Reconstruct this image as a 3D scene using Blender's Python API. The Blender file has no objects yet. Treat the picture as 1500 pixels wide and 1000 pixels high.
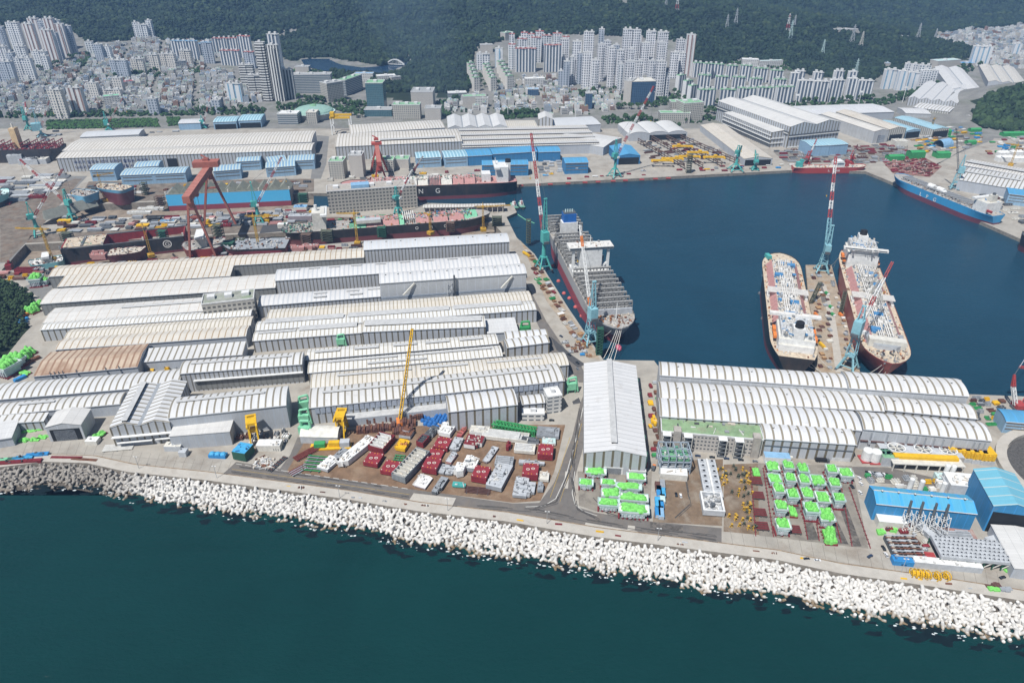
import bpy, math, random
import numpy as np
from mathutils import Vector, Matrix, noise
from mathutils.geometry import tessellate_polygon
random.seed(7); R = random.Random(11)
S = bpy.context.scene; COL = S.collection
PI = math.pi
H = 380.0; F = 1040.0; TH = math.radians(30.3)
CT, ST = math.cos(TH), math.sin(TH)
cd = bpy.data.cameras.new("camera"); cam = bpy.data.objects.new("camera", cd); COL.objects.link(cam)
cd.sensor_width = 36; cd.lens = 36*F/1500; cd.clip_start = 1; cd.clip_end = 30000
cam.location = (0, 0, H); cam.rotation_euler = (PI/2-TH, 0, 0); S.camera = cam
def ray(px, py):
    dx = (px-750)/F; dy = (500-py)/F
    return Vector((dx, CT+dy*ST, -ST+dy*CT))
def G(px, py, z=0.0):
    d = ray(px, py); t = (z-H)/d.z
    return Vector((d.x*t, d.y*t, z))
def proj(p):
    x, y, z = p[0], p[1], p[2]-H
    Z = y*CT-z*ST
    return 750+F*x/Z, 500-F*(y*ST+z*CT)/Z
def hgt(b, ytop):
    lo, hi = 0.0, 300.0
    for _ in range(40):
        m = (lo+hi)/2
        if proj((b[0], b[1], b[2]+m))[1] > ytop: lo = m
        else: hi = m
    return lo
def smooth(a, b, x):
    t = min(1, max(0, (x-a)/(b-a))); return t*t*(3-2*t)
def lerp(pts, x):
    if x <= pts[0][0]: return pts[0][1]
    for (a, b), (c, d) in zip(pts, pts[1:]):
        if x <= c: return b+(d-b)*(x-a)/(c-a)
    return pts[-1][1]
HS = [(-.95, 2350), (-.6, 2330), (-.5, 2420), (-.38, 2560), (-.3, 2560), (-.2, 2480), (-.1, 2300), (-.03, 2250), (.02, 2420), (.2, 2600), (.3, 2700), (.42, 3050), (.6, 3400), (.9, 3700)]
def bump(x, y, cx, cy, rx, ry, h):
    d = ((x-cx)/rx)**2+((y-cy)/ry)**2
    return h*math.exp(-d*1.6) if d < 4 else 0
def terr(x, y):
    if y < 1450: return 0.0
    a = x/y
    z = smooth(1800, 2600, y)*lerp([(-.7, 42), (-.45, 34), (-.3, 12), (.1, 14), (.4, 14), (.8, 24)], a)
    z += smooth(2560, 2800, y)*0
    s = lerp(HS, a)
    if y > s:
        k = y-s
        z += 560*smooth(-900, 3400, k)-560*smooth(-900, 3400, 0)
        n = noise.fractal(Vector((x/700, y/700, 3.1)), .9, 2.0, 4)
        z += n*110*smooth(0, 900, k)
    if y > 2150: z += noise.noise(Vector((x/170, y/170, 7.7)))*16*smooth(2150, 2700, y)*smooth(s-250, s+150, y)
    z += bump(x, y, 930, 2780, 620, 420, 95)+bump(x, y, 420, 2750, 300, 330, 60)
    z += bump(x, y, -60, 2420, 330, 260, 40)
    z += bump(x, y, 1235, 1745, 220, 190, 62)
    return z
def Gt(px, py):
    d = ray(px, py); t = 900.0
    if (Vector((0, 0, H))+d*t).z < 0: return G(px, py)
    while t < 9000:
        p = Vector((0, 0, H))+d*t
        if p.z < terr(p.x, p.y): break
        t += 8
    for _ in range(12):
        t -= .7; p = Vector((0, 0, H))+d*t
        if p.z > terr(p.x, p.y): break
    return Vector((p.x, p.y, terr(p.x, p.y)))
MATS = {}
def nodes(m):
    m.use_nodes = True; nt = m.node_tree
    return nt, nt.nodes, nt.links, nt.nodes["Principled BSDF"]
def N(nt, t, **k):
    n = nt.nodes.new(t)
    for a, b in k.items(): setattr(n, a, b)
    return n
def math_(nt, op, a, b=None, c=None):
    n = nt.nodes.new("ShaderNodeMath"); n.operation = op
    for i, v in enumerate((a, b, c)):
        if v is None: continue
        if isinstance(v, (int, float)): n.inputs[i].default_value = v
        else: nt.links.new(v, n.inputs[i])
    return n.outputs[0]
def mixc(nt, f, a, b, typ='MIX'):
    n = nt.nodes.new("ShaderNodeMixRGB"); n.blend_type = typ
    for i, v in enumerate((f, a, b)):
        if isinstance(v, (int, float)): n.inputs[i].default_value = v
        elif isinstance(v, tuple): n.inputs[i].default_value = (*v[:3], 1)
        else: nt.links.new(v, n.inputs[i])
    return n.outputs[0]
def noise_(nt, vec, scale, detail=4, rough=.6, dist=0):
    n = nt.nodes.new("ShaderNodeTexNoise"); n.inputs["Scale"].default_value = scale
    n.inputs["Detail"].default_value = detail; n.inputs["Roughness"].default_value = rough; n.inputs["Distortion"].default_value = dist
    if vec is not None: nt.links.new(vec, n.inputs["Vector"])
    return n.outputs["Fac"]
def ramp(nt, f, stops):
    n = nt.nodes.new("ShaderNodeValToRGB"); e = n.color_ramp.elements
    while len(e) < len(stops): e.new(.5)
    for el, (p, c) in zip(e, stops):
        el.position = p; el.color = (*c, 1) if len(c) == 3 else c
    nt.links.new(f, n.inputs[0]); return n.outputs[0]
def wpos(nt): return N(nt, "ShaderNodeNewGeometry").outputs["Position"]
def opos(nt): return N(nt, "ShaderNodeTexCoord").outputs["Object"]
def sep(nt, v):
    n = nt.nodes.new("ShaderNodeSeparateXYZ"); nt.links.new(v, n.inputs[0]); return n.outputs
def scl(nt, v, s):
    n = nt.nodes.new("ShaderNodeVectorMath"); n.operation = 'MULTIPLY'; nt.links.new(v, n.inputs[0]); n.inputs[1].default_value = s
    return n.outputs[0]
def mat(name, col, rough=.6, var=.18, sc=.25, metal=0, dirt=None, dirtamt=0.0):
    if name in MATS: return MATS[name]
    m = bpy.data.materials.new(name); nt, ns, lk, b = nodes(m)
    p = wpos(nt); f = noise_(nt, p, sc, 9, .72)
    lo = tuple(c*(1-var*1.3) for c in col); hi = tuple(min(1, c*(1+var*.9)) for c in col)
    c = ramp(nt, f, [(.3, lo), (.7, hi)])
    if dirt:
        f2 = ramp(nt, noise_(nt, p, sc*.6, 6, .7, .5), [(.5, (0, 0, 0)), (.68, (1, 1, 1))])
        f2 = math_(nt, 'MULTIPLY', f2, dirtamt)
        c = mixc(nt, f2, c, dirt)
    lk.new(c, b.inputs["Base Color"]); b.inputs["Roughness"].default_value = rough; b.inputs["Metallic"].default_value = metal
    b.inputs["Specular IOR Level"].default_value = .3
    MATS[name] = m; return m
def stripes(name, c1, c2, period=6.0, duty=.28, rough=.55, stain=None, amt=.25, seam=True, dirt=(.33, .3, .26), jit=.0, cross=0.0):
    """sheet roofing / cladding: translucent strips across, every `period` metres along local x"""
    if name in MATS: return MATS[name]
    m = bpy.data.materials.new(name); nt, ns, lk, b = nodes(m)
    o = opos(nt); s = sep(nt, o)
    sd = math_(nt, 'GREATER_THAN', math_(nt, 'ABSOLUTE', sep(nt, N(nt, "ShaderNodeTexCoord").outputs["Normal"])[0]), .8)
    s = [math_(nt, 'ADD', math_(nt, 'MULTIPLY', s[0], math_(nt, 'SUBTRACT', 1.0, sd)), math_(nt, 'MULTIPLY', s[1], sd)), s[1]]
    fr = math_(nt, 'FRACT', math_(nt, 'DIVIDE', math_(nt, 'ADD', s[0], 5000.0*period), period))
    k = math_(nt, 'LESS_THAN', fr, duty)
    w = wpos(nt)
    idx = math_(nt, 'FLOOR', math_(nt, 'DIVIDE', math_(nt, 'ADD', s[0], 5000.0*period), period))
    wn = N(nt, "ShaderNodeTexWhiteNoise"); wn.noise_dimensions = '1D'; lk.new(idx, wn.inputs["W"])
    streak = noise_(nt, scl(nt, o, (.9, .06, .12)), 1.0, 4, .7)
    base = mixc(nt, ramp(nt, streak, [(.35, (0, 0, 0)), (.75, (1, 1, 1))]), c1, tuple(x*.80 for x in c1))
    big = noise_(nt, w, .035, 3, .6)
    base = mixc(nt, math_(nt, 'MULTIPLY', ramp(nt, big, [(.45, (0, 0, 0)), (.7, (1, 1, 1))]), amt), base, stain or tuple(x*.72 for x in c1))
    base = mixc(nt, math_(nt, 'MULTIPLY', wn.outputs["Value"], .16), base, tuple(x*.6 for x in c1))
    base = mixc(nt, math_(nt, 'MULTIPLY', N(nt, "ShaderNodeObjectInfo").outputs["Random"], .22), base, (c1[0]*.88, c1[1]*.80, c1[2]*.68))
    py_ = math_(nt, 'FLOOR', math_(nt, 'DIVIDE', s[1], 7.0)); wp = N(nt, "ShaderNodeTexWhiteNoise"); wp.noise_dimensions = '2D'; cb = nt.nodes.new("ShaderNodeCombineXYZ"); lk.new(idx, cb.inputs[0]); lk.new(py_, cb.inputs[1]); lk.new(cb.outputs[0], wp.inputs["Vector"])
    base = mixc(nt, math_(nt, 'MULTIPLY', math_(nt, 'GREATER_THAN', wp.outputs["Value"], .93), .3), base, tuple(x*.72 for x in c1))
    if cross:
        cf = math_(nt, 'FRACT', math_(nt, 'DIVIDE', math_(nt, 'ADD', s[1], 1000.0*cross), cross))
        base = mixc(nt, math_(nt, 'MULTIPLY', math_(nt, 'LESS_THAN', cf, .06), .5), base, tuple(x*.55 for x in c1))
    if c2 is not None:
        c2n = mixc(nt, streak, c2, tuple(x*1.35 for x in c2))
        base = mixc(nt, k, base, c2n)
    f3 = ramp(nt, noise_(nt, w, .11, 6, .75, .4), [(.58, (0, 0, 0)), (.75, (1, 1, 1))])
    base = mixc(nt, math_(nt, 'MULTIPLY', f3, .5), base, dirt)
    lk.new(base, b.inputs["Base Color"]); b.inputs["Roughness"].default_value = rough; b.inputs["Specular IOR Level"].default_value = .25
    MATS[name] = m; return m
def facade(name, wall, glass, px, pz, dx=.6, dz=.5, blank=True, rough=.5, z0=0.0, glossy=False):
    """window grid on the long faces; gable ends stay blank"""
    if name in MATS: return MATS[name]
    m = bpy.data.materials.new(name); nt, ns, lk, b = nodes(m)
    o = opos(nt); s = sep(nt, o)
    tc = N(nt, "ShaderNodeTexCoord"); nn = sep(nt, tc.outputs["Normal"])
    ax = math_(nt, 'ABSOLUTE', nn[0]); side = math_(nt, 'GREATER_THAN', ax, .7)
    u = s[0] if blank else math_(nt, 'ADD', math_(nt, 'MULTIPLY', s[0], math_(nt, 'SUBTRACT', 1.0, side)), math_(nt, 'MULTIPLY', s[1], side))
    fx = math_(nt, 'FRACT', math_(nt, 'DIVIDE', math_(nt, 'ADD', u, 2000.0*px), px))
    fz = math_(nt, 'FRACT', math_(nt, 'DIVIDE', math_(nt, 'ADD', s[2], z0), pz))
    k = math_(nt, 'MULTIPLY', math_(nt, 'LESS_THAN', fx, dx), math_(nt, 'LESS_THAN', fz, dz))
    if blank: k = math_(nt, 'MULTIPLY', k, math_(nt, 'LESS_THAN', ax, .7))
    k = math_(nt, 'MULTIPLY', k, math_(nt, 'LESS_THAN', math_(nt, 'ABSOLUTE', nn[2]), .5))
    g = noise_(nt, wpos(nt), .22, 2, .6)
    gl = mixc(nt, g, tuple(x*.55 for x in glass), tuple(min(1, x*1.5) for x in glass))
    wl = mixc(nt, noise_(nt, scl(nt, wpos(nt), (.12, .12, .03)), 1, 4, .7), tuple(x*.8 for x in wall), tuple(min(1, x*1.1) for x in wall))
    lk.new(mixc(nt, k, wl, gl), b.inputs["Base Color"])
    if glossy: lk.new(math_(nt, 'SUBTRACT', .6, math_(nt, 'MULTIPLY', k, .5)), b.inputs["Roughness"])
    else: b.inputs["Roughness"].default_value = rough
    MATS[name] = m; return m
def twotone(name, bands, rough=.45, var=.05, stain=.22):
    """painted hull: bands of paint by height on the object, with rust streaks. bands: [(z_top, colour), ...]"""
    if name in MATS: return MATS[name]
    m = bpy.data.materials.new(name); nt, ns, lk, b = nodes(m)
    o = opos(nt); s = sep(nt, o); c = bands[0][1]
    for (zt, _), (_, c2) in zip(bands, bands[1:]):
        c = mixc(nt, math_(nt, 'GREATER_THAN', s[2], zt), c, c2)
    st = noise_(nt, scl(nt, o, (.25, .25, .05)), 1, 5, .7)
    c = mixc(nt, math_(nt, 'MULTIPLY', ramp(nt, st, [(.45, (0, 0, 0)), (.75, (1, 1, 1))]), stain), c, (.16, .09, .06))
    pl = noise_(nt, scl(nt, o, (.08, .08, .15)), 1, 1, .4)
    c = mixc(nt, math_(nt, 'MULTIPLY', pl, var), c, (.6, .55, .5))
    lk.new(c, b.inputs["Base Color"]); b.inputs["Roughness"].default_value = rough
    MATS[name] = m; return m
class MB:
    def __init__(s): s.v = []; s.f = []; s.m = []; s.mats = []
    def mi(s, m):
        if m not in s.mats: s.mats.append(m)
        return s.mats.index(m)
    def add(s, vs, fs, m):
        o = len(s.v); s.v += [tuple(v) for v in vs]; i = s.mi(m)
        s.f += [tuple(o+k for k in f) for f in fs]; s.m += [i]*len(fs); return s
    def box(s, x0, x1, y0, y1, z0, z1, m, top=None):
        vs = [(x0, y0, z0), (x1, y0, z0), (x1, y1, z0), (x0, y1, z0), (x0, y0, z1), (x1, y0, z1), (x1, y1, z1), (x0, y1, z1)]
        s.add(vs, [(0, 3, 2, 1), (0, 1, 5, 4), (1, 2, 6, 5), (2, 3, 7, 6), (3, 0, 4, 7)], m)
        s.add(vs[4:], [(0, 1, 2, 3)], top or m); return s
    def rbox(s, c, sz, rz, m, top=None):
        t = MB(); t.box(-sz[0]/2, sz[0]/2, -sz[1]/2, sz[1]/2, 0, sz[2], m, top)
        ca, sa = math.cos(rz), math.sin(rz)
        t.v = [(c[0]+x*ca-y*sa, c[1]+x*sa+y*ca, c[2]+z) for x, y, z in t.v]; return s.merge(t)
    def merge(s, t):
        o = len(s.v); s.v += t.v
        mp = [s.mi(m) for m in t.mats]
        s.f += [tuple(o+k for k in f) for f in t.f]; s.m += [mp[i] for i in t.m]; return s
    def bar(s, p, q, w, m, h=None):
        p = Vector(p); q = Vector(q); d = q-p
        if d.length < 1e-6: return s
        d.normalize(); up = Vector((0, 0, 1)) if abs(d.z) < .95 else Vector((1, 0, 0))
        a = d.cross(up).normalized()*w/2; b = a.cross(d).normalized()*(h or w)/2
        vs = [p-a-b, p+a-b, p+a+b, p-a+b, q-a-b, q+a-b, q+a+b, q-a+b]
        return s.add(vs, [(0, 1, 2, 3), (7, 6, 5, 4), (0, 4, 5, 1), (1, 5, 6, 2), (2, 6, 7, 3), (3, 7, 4, 0)], m)
    def tube(s, p, q, r0, r1, m, n=10, caps=True):
        p = Vector(p); q = Vector(q); d = (q-p).normalized(); up = Vector((0, 0, 1)) if abs(d.z) < .95 else Vector((1, 0, 0))
        a = d.cross(up).normalized(); b = a.cross(d)
        vs = [p+(a*math.cos(2*PI*i/n)+b*math.sin(2*PI*i/n))*r0 for i in range(n)]+[q+(a*math.cos(2*PI*i/n)+b*math.sin(2*PI*i/n))*r1 for i in range(n)]
        fs = [(i, n+i, n+(i+1) % n, (i+1) % n) for i in range(n)]
        if caps: fs += [tuple(range(n)), tuple(range(2*n-1, n-1, -1))]
        return s.add(vs, fs, m)
    def prism(s, poly, z0, z1, m, top=None):
        n = len(poly); vs = [(x, y, z0) for x, y in poly]+[(x, y, z1) for x, y in poly]
        a = sum(poly[i][0]*poly[(i+1) % n][1]-poly[(i+1) % n][0]*poly[i][1] for i in range(n))
        fs = [(i, (i+1) % n, n+(i+1) % n, n+i) for i in range(n)]
        if a < 0: fs = [f[::-1] for f in fs]
        s.add(vs, fs, m)
        t = tuple(range(n)) if a > 0 else tuple(range(n-1, -1, -1))
        return s.add(vs[n:], [t], top or m)
    def dome(s, c, r, hgt, m, n=16, k=5, rx=None):
        rx = rx or r; vs = []
        for j in range(k):
            a = PI/2*j/k
            vs += [(c[0]+rx*math.cos(a)*math.cos(2*PI*i/n), c[1]+r*math.cos(a)*math.sin(2*PI*i/n), c[2]+hgt*math.sin(a)) for i in range(n)]
        vs.append((c[0], c[1], c[2]+hgt)); fs = []
        for j in range(k-1): fs += [(j*n+i, j*n+(i+1) % n, (j+1)*n+(i+1) % n, (j+1)*n+i) for i in range(n)]
        fs += [((k-1)*n+i, (k-1)*n+(i+1) % n, k*n) for i in range(n)]
        return s.add(vs, fs, m)
    def lattice(s, p, q, w0, w1, n, ms, t=.45):
        p = Vector(p); q = Vector(q); d = (q-p).normalized(); up = Vector((0, 0, 1)) if abs(d.z) < .9 else Vector((0, 1, 0))
        a = d.cross(up).normalized(); b = a.cross(d)
        def c(k, i):
            w = (w0+(w1-w0)*k/n)/2; o = p+(q-p)*k/n
            sx, sy = ((-1, -1), (1, -1), (1, 1), (-1, 1))[i % 4]; return o+a*w*sx+b*w*sy
        for k in range(n):
            m = ms[k*len(ms)//n] if len(ms) > 1 else ms[0]
            for i in range(4):
                s.bar(c(k, i), c(k+1, i), t, m)
                if k % 2: s.bar(c(k, i), c(k+1, i+1), t*.6, m)
                else: s.bar(c(k, i+1), c(k+1, i), t*.6, m)
        return s
    def build(s, name, parent=None, smooth=False):
        me = bpy.data.meshes.new(name)
        me.from_pydata(s.v, [], s.f)
        for m in s.mats: me.materials.append(m)
        if s.f:
            me.polygons.foreach_set("material_index", s.m)
            if smooth: me.polygons.foreach_set("use_smooth", [True]*len(s.f))
        me.update(); o = bpy.data.objects.new(name, me); COL.objects.link(o)
        if parent is not None: o.parent = parent
        return o
    def mapped(s, fn):
        t = MB(); t.v = [tuple(fn(v)) for v in s.v]; t.f = s.f; t.m = s.m; t.mats = s.mats; return t
def tag(o, label=None, cat=None, group=None, kind=None):
    if label: o["label"] = label
    if cat: o["category"] = cat
    if group: o["group"] = group
    if kind: o["kind"] = kind
    return o
def thing(name, label, cat, loc=(0, 0, 0), rz=0, group=None):
    o = bpy.data.objects.new(name, None); COL.objects.link(o); o.empty_display_size = 1
    o.location = loc; o.rotation_euler = (0, 0, rz); return tag(o, label, cat, group)
def struct(name, mb): return tag(mb.build(name), kind="structure")
KIDS = {}
def copy_tree(o, loc=None, rz=None, label=None, group=None, parent=None, scale=None):
    c = o.copy(); COL.objects.link(c)
    if parent is not None: c.parent = parent
    if loc is not None: c.location = loc
    if rz is not None: c.rotation_euler = (0, 0, rz)
    if label: c["label"] = label
    if group: c["group"] = group
    if scale: c.scale = scale
    if o.name not in KIDS: KIDS[o.name] = list(o.children)
    for ch in KIDS[o.name]: copy_tree(ch, parent=c)
    return c
FONT = None
def text(name, body, size, m, parent, loc, rot=(PI/2, 0, 0), depth=.05, space=1.0, align='CENTER'):
    cu = bpy.data.curves.new(name, 'FONT'); cu.body = body; cu.size = size; cu.extrude = depth; cu.align_x = align; cu.space_character = space
    t = bpy.data.objects.new(name, cu); COL.objects.link(t)
    me = bpy.data.meshes.new_from_object(t.evaluated_get(bpy.context.evaluated_depsgraph_get()))
    bpy.data.objects.remove(t); me.materials.clear(); me.materials.append(m)
    o = bpy.data.objects.new(name, me); COL.objects.link(o); o.parent = parent; o.location = loc; o.rotation_euler = rot
    return o
ORD = "first second third fourth fifth sixth seventh eighth ninth tenth eleventh twelfth thirteenth fourteenth fifteenth sixteenth seventeenth eighteenth nineteenth twentieth".split()
def ordn(i):
    if i < 20: return ORD[i]
    t = {2: "twenty", 3: "thirty", 4: "forty", 5: "fifty", 6: "sixty"}[(i+1)//10]
    if (i+1) % 10 == 0: return {2: "twentieth", 3: "thirtieth", 4: "fortieth", 5: "fiftieth", 6: "sixtieth"}[(i+1)//10]
    return t+"-"+ORD[(i+1) % 10-1]
white = mat("white_paint", (.72, .72, .70), .5); offw = mat("off_white_paint", (.62, .60, .54), .6); grey = mat("grey_paint", (.30, .32, .34), .6)
lgrey = mat("light_grey_paint", (.46, .48, .50), .6); dgrey = mat("dark_grey_steel", (.10, .11, .12), .6); black = mat("black_steel", (.02, .02, .022), .6)
concrete = mat("concrete", (.40, .37, .33), .85, .15, .3, 0, (.25, .22, .19), .5); rust = mat("rusty_steel", (.17, .075, .045), .85, .35, .4)
redox = mat("red_oxide_paint", (.20, .028, .035), .6, .2, .5); red = mat("red_paint", (.38, .06, .06), .5); teal = mat("teal_paint", (.09, .40, .37), .5); ltteal = mat("pale_blue_paint", (.25, .47, .53), .5)
yellow = mat("yellow_paint", (.72, .43, .02), .5); orange = mat("orange_paint", (.72, .22, .05), .5); green = mat("green_paint", (.05, .30, .10), .5); tarp = mat("lime_green_tarpaulin", (.20, .60, .13), .55, .3, .8)
blue = mat("blue_paint", (.04, .24, .52), .5); ltblue = mat("light_blue_paint", (.24, .42, .60), .5); skyb = mat("sky_blue_paint", (.07, .36, .62), .5); brick = mat("goliath_red", (.35, .125, .095), .6); pink = mat("pink_primer", (.48, .25, .23), .6, .2, .4)
palet = mat("pale_teal_primer", (.50, .64, .62), .6); glassd = mat("dark_glass", (.04, .055, .07), .15); brown = mat("brown_steel", (.12, .06, .05), .8, .3, .5); mint = mat("mint_green_paint", (.22, .55, .34), .5)
w = bpy.data.worlds.new("World"); S.world = w; w.use_nodes = True
nt = w.node_tree; sk = nt.nodes.new("ShaderNodeTexSky"); sk.sky_type = 'NISHITA'; sk.sun_disc = False
SUN = Vector((-.36, -.46, 1)).normalized()
sk.sun_elevation = math.asin(SUN.z); sk.sun_rotation = math.atan2(SUN.x, SUN.y) % (2*PI); sk.air_density = 1.0; sk.dust_density = .6; sk.ozone_density = 1.5
nt.links.new(sk.outputs[0], nt.nodes["Background"].inputs[0]); nt.nodes["Background"].inputs[1].default_value = .06
sl = bpy.data.lights.new("sun", 'SUN'); sl.energy = 5.2; sl.angle = math.radians(.5); sl.color = (1, .98, .95)
so = bpy.data.objects.new("sun", sl); COL.objects.link(so); so.rotation_euler = (-SUN).to_track_quat('-Z', 'Y').to_euler()
S.view_settings.view_transform = 'Standard'; S.view_settings.look = 'None'; S.view_settings.gamma = 1; S.view_settings.exposure = 0.12
S.cycles.max_bounces = 5; S.cycles.diffuse_bounces = 2; S.cycles.glossy_bounces = 2; S.cycles.volume_bounces = 0; S.cycles.use_denoising = True
S.cycles.caustics_reflective = False; S.cycles.caustics_refractive = False
hm = bpy.data.materials.new("haze"); hm.use_nodes = True; hn = hm.node_tree; hn.nodes.remove(hn.nodes["Principled BSDF"])
pv = hn.nodes.new("ShaderNodeVolumePrincipled"); pv.inputs["Density"].default_value = .00008; pv.inputs["Color"].default_value = (.32, .58, 1.0, 1); pv.inputs["Anisotropy"].default_value = .0
hn.links.new(pv.outputs[0], hn.nodes["Material Output"].inputs["Volume"])
b = MB(); b.box(-6000, 6000, -1500, 7000, -14, 760, hm); tag(b.build("haze"), kind="stuff")
sm = bpy.data.materials.new("smoke"); sm.use_nodes = True; sn = sm.node_tree; sn.nodes.remove(sn.nodes["Principled BSDF"])
pv = sn.nodes.new("ShaderNodeVolumePrincipled"); pv.inputs["Density"].default_value = .0006; pv.inputs["Color"].default_value = (.45, .70, 1.0, 1); sn.links.new(pv.outputs[0], sn.nodes["Material Output"].inputs["Volume"])
b = MB(); g0 = G(712, 276, 14); k = 16; vs = []; rows_ = ((14, 5, 0, 0), (40, 18, -28, 40), (90, 42, -75, 150), (160, 75, -120, 330), (250, 105, -190, 520), (350, 130, -260, 700))
for z, r, ox, oy in rows_: vs += [(g0.x+ox+r*math.cos(2*PI*i/k), g0.y+oy+r*math.sin(2*PI*i/k), z) for i in range(k)]
b.add(vs, [(j*k+i, j*k+(i+1) % k, (j+1)*k+(i+1) % k, (j+1)*k+i) for j in range(5) for i in range(k)]+[tuple(range(k-1, -1, -1)), tuple(range(5*k, 6*k))], sm); tag(b.build("smoke"), kind="stuff")
def water_mat(name, deep, rough, bs, bstr):
    m = bpy.data.materials.new(name); nt, ns, lk, b = nodes(m); p = wpos(nt)
    n1 = noise_(nt, scl(nt, p, (1, 1.7, 1)), bs, 6, .62, .3); n2 = noise_(nt, p, .006, 4, .6, .8)
    n3 = noise_(nt, scl(nt, p, (.012, .05, 1)), 1, 3, .6, 1.2)
    c = mixc(nt, n2, tuple(x*.62 for x in deep), tuple(x*1.42 for x in deep))
    c = mixc(nt, math_(nt, 'MULTIPLY', n3, .45), c, tuple(x*1.5 for x in deep))
    lk.new(c, b.inputs["Base Color"]); b.inputs["Roughness"].default_value = rough; b.inputs["IOR"].default_value = 1.33; b.inputs["Specular IOR Level"].default_value = .36
    bu = N(nt, "ShaderNodeBump"); bu.inputs["Strength"].default_value = bstr; bu.inputs["Distance"].default_value = .8
    lk.new(n1, bu.inputs["Height"]); lk.new(bu.outputs[0], b.inputs["Normal"]); return m
WZ = -5.0
b = MB(); wm = water_mat("sea_water", (.0036, .0300, .0290), .16, .22, .8)
b.add([(-4000, -600, WZ), (4000, -600, WZ), (4000, 420, WZ), (-4000, 420, WZ)], [(0, 1, 2, 3)], wm); struct("sea", b)
wm2 = water_mat("harbour_water", (.0075, .038, .063), .16, .2, .8)
WL = [(-160, 702), (-60, 694), (0, 685), (64, 677), (128, 679), (187, 692), (294, 703), (400, 717), (503, 731), (610, 749), (740, 764), (873, 787), (1007, 804), (1140, 821), (1233, 841), (1367, 860), (1500, 881), (1640, 905)]
LL = [(-160, 735), (0, 717), (67, 711), (128, 712), (173, 726), (240, 737), (320, 752), (400, 760), (477, 772), (557, 786), (592, 795), (650, 804), (728, 817), (807, 827), (873, 838), (954, 850), (1034, 864), (1114, 873), (1180, 883), (1265, 904), (1327, 912), (1380, 925), (1500, 940), (1640, 965)]
P2 = lambda l, z=0: [G(x, y, z).to_2d() for x, y in l]
wl = P2(WL); ll = P2(LL, WZ)
outer = [tuple(p) for p in wl]+[(2600, 300), (2600, 1640), (-2600, 1640), (-2600, 430)]
HARB = [(611, 276), (757, 270), (900, 263), (1165, 249), (1268, 251), (1300, 264), (1420, 317), (1500, 352), (1640, 410), (1640, 586), (1415, 577), (1408, 556), (968, 541), (958, 528), (884, 527), (832, 450), (783, 372), (757, 348), (742, 318), (757, 311), (752, 301), (613, 297)]
D1 = [(37, 358), (400, 341), (722, 326), (735, 341), (540, 352), (75, 394), (2, 396)]
D2 = [(112, 300), (250, 295), (455, 283), (482, 283), (482, 303), (440, 305), (240, 318), (60, 330)]
D3 = [(-60, 318), (52, 303), (72, 306), (44, 326), (-60, 345)]
lm = mat("yard_concrete", (.365, .338, .293), .9, .18, .045, 0, (.20, .155, .115), .55)
wallm = mat("quay_wall_concrete", (.26, .235, .20), .9, .25, .3, 0, (.11, .08, .06), .7)
holes = [[tuple(p) for p in P2(h)] for h in (HARB, D1, D2, D3)]
rings = [[Vector((x, y, 0)) for x, y in r] for r in [outer]+holes]
tri = tessellate_polygon(rings); flat = [v for r in rings for v in r]
b = MB(); b.add(flat, [t if (flat[t[1]]-flat[t[0]]).cross(flat[t[2]]-flat[t[0]]).z > 0 else t[::-1] for t in tri], lm)
for r, zb in zip(rings[1:], (-9, -11, -11, -9)):
    n = len(r)
    for i in range(n):
        p, q = r[i], r[(i+1) % n]
        b.add([p, q, (q.x, q.y, zb), (p.x, p.y, zb)], [(0, 1, 2, 3)], wallm)
struct("ground", b)
b = MB(); hr = [(v.x, v.y, WZ) for v in rings[1]]; tr_ = tessellate_polygon([[Vector(v) for v in hr]])
b.add(hr, [t if (Vector(hr[t[1]])-Vector(hr[t[0]])).cross(Vector(hr[t[2]])-Vector(hr[t[0]])).z > 0 else t[::-1] for t in tr_], wm2); struct("harbour_water", b)
df = mat("dock_floor_concrete", (.27, .22, .17), .9, .25, .08, 0, (.12, .07, .045), .7)
b = MB()
for r in rings[2:]: b.prism([(v.x, v.y) for v in r], -12, -10.9 if r is not rings[4] else -9, df)
struct("dock_floor_ground", b)
b = MB(); b.prism([tuple(p) for p in P2([(459, 283), (481, 284), (481, 303), (459, 303)])], -10.8, -4.5, wm2); struct("dock_water", b)
def sheet(name, polys, m, z, pxz=0):
    b = MB()
    for p in polys:
        pts = [G(x, y).to_2d() for x, y in p]; tr = tessellate_polygon([[Vector((a, c, 0)) for a, c in pts]])
        vs = [(a, c, z) for a, c in pts]
        b.add(vs, [t if (Vector(vs[t[1]])-Vector(vs[t[0]])).cross(Vector(vs[t[2]])-Vector(vs[t[0]])).z > 0 else t[::-1] for t in tr], m)
    return struct(name, b)
asph = mat("asphalt", (.155, .142, .13), .9, .18, .12, 0, (.20, .165, .13), .55); asph2 = mat("dark_asphalt", (.075, .075, .078), .9, .2, .2)
rusty = mat("rust_stained_ground", (.205, .130, .080), .95, .30, .10, 0, (.30, .22, .15), .7); rust2 = mat("brown_work_ground", (.19, .135, .09), .95, .28, .12, 0, (.28, .24, .19), .8)
pale = mat("pale_concrete", (.45, .42, .37), .9, .1, .15, 0, (.34, .30, .25), .5); greyg = mat("grey_work_ground", (.25, .225, .19), .95, .2, .08, 0, (.12, .105, .09), .8)
brwn = mat("shipyard_brown_ground", (.19, .16, .13), .95, .40, .09, 0, (.16, .095, .06), .8)
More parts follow.
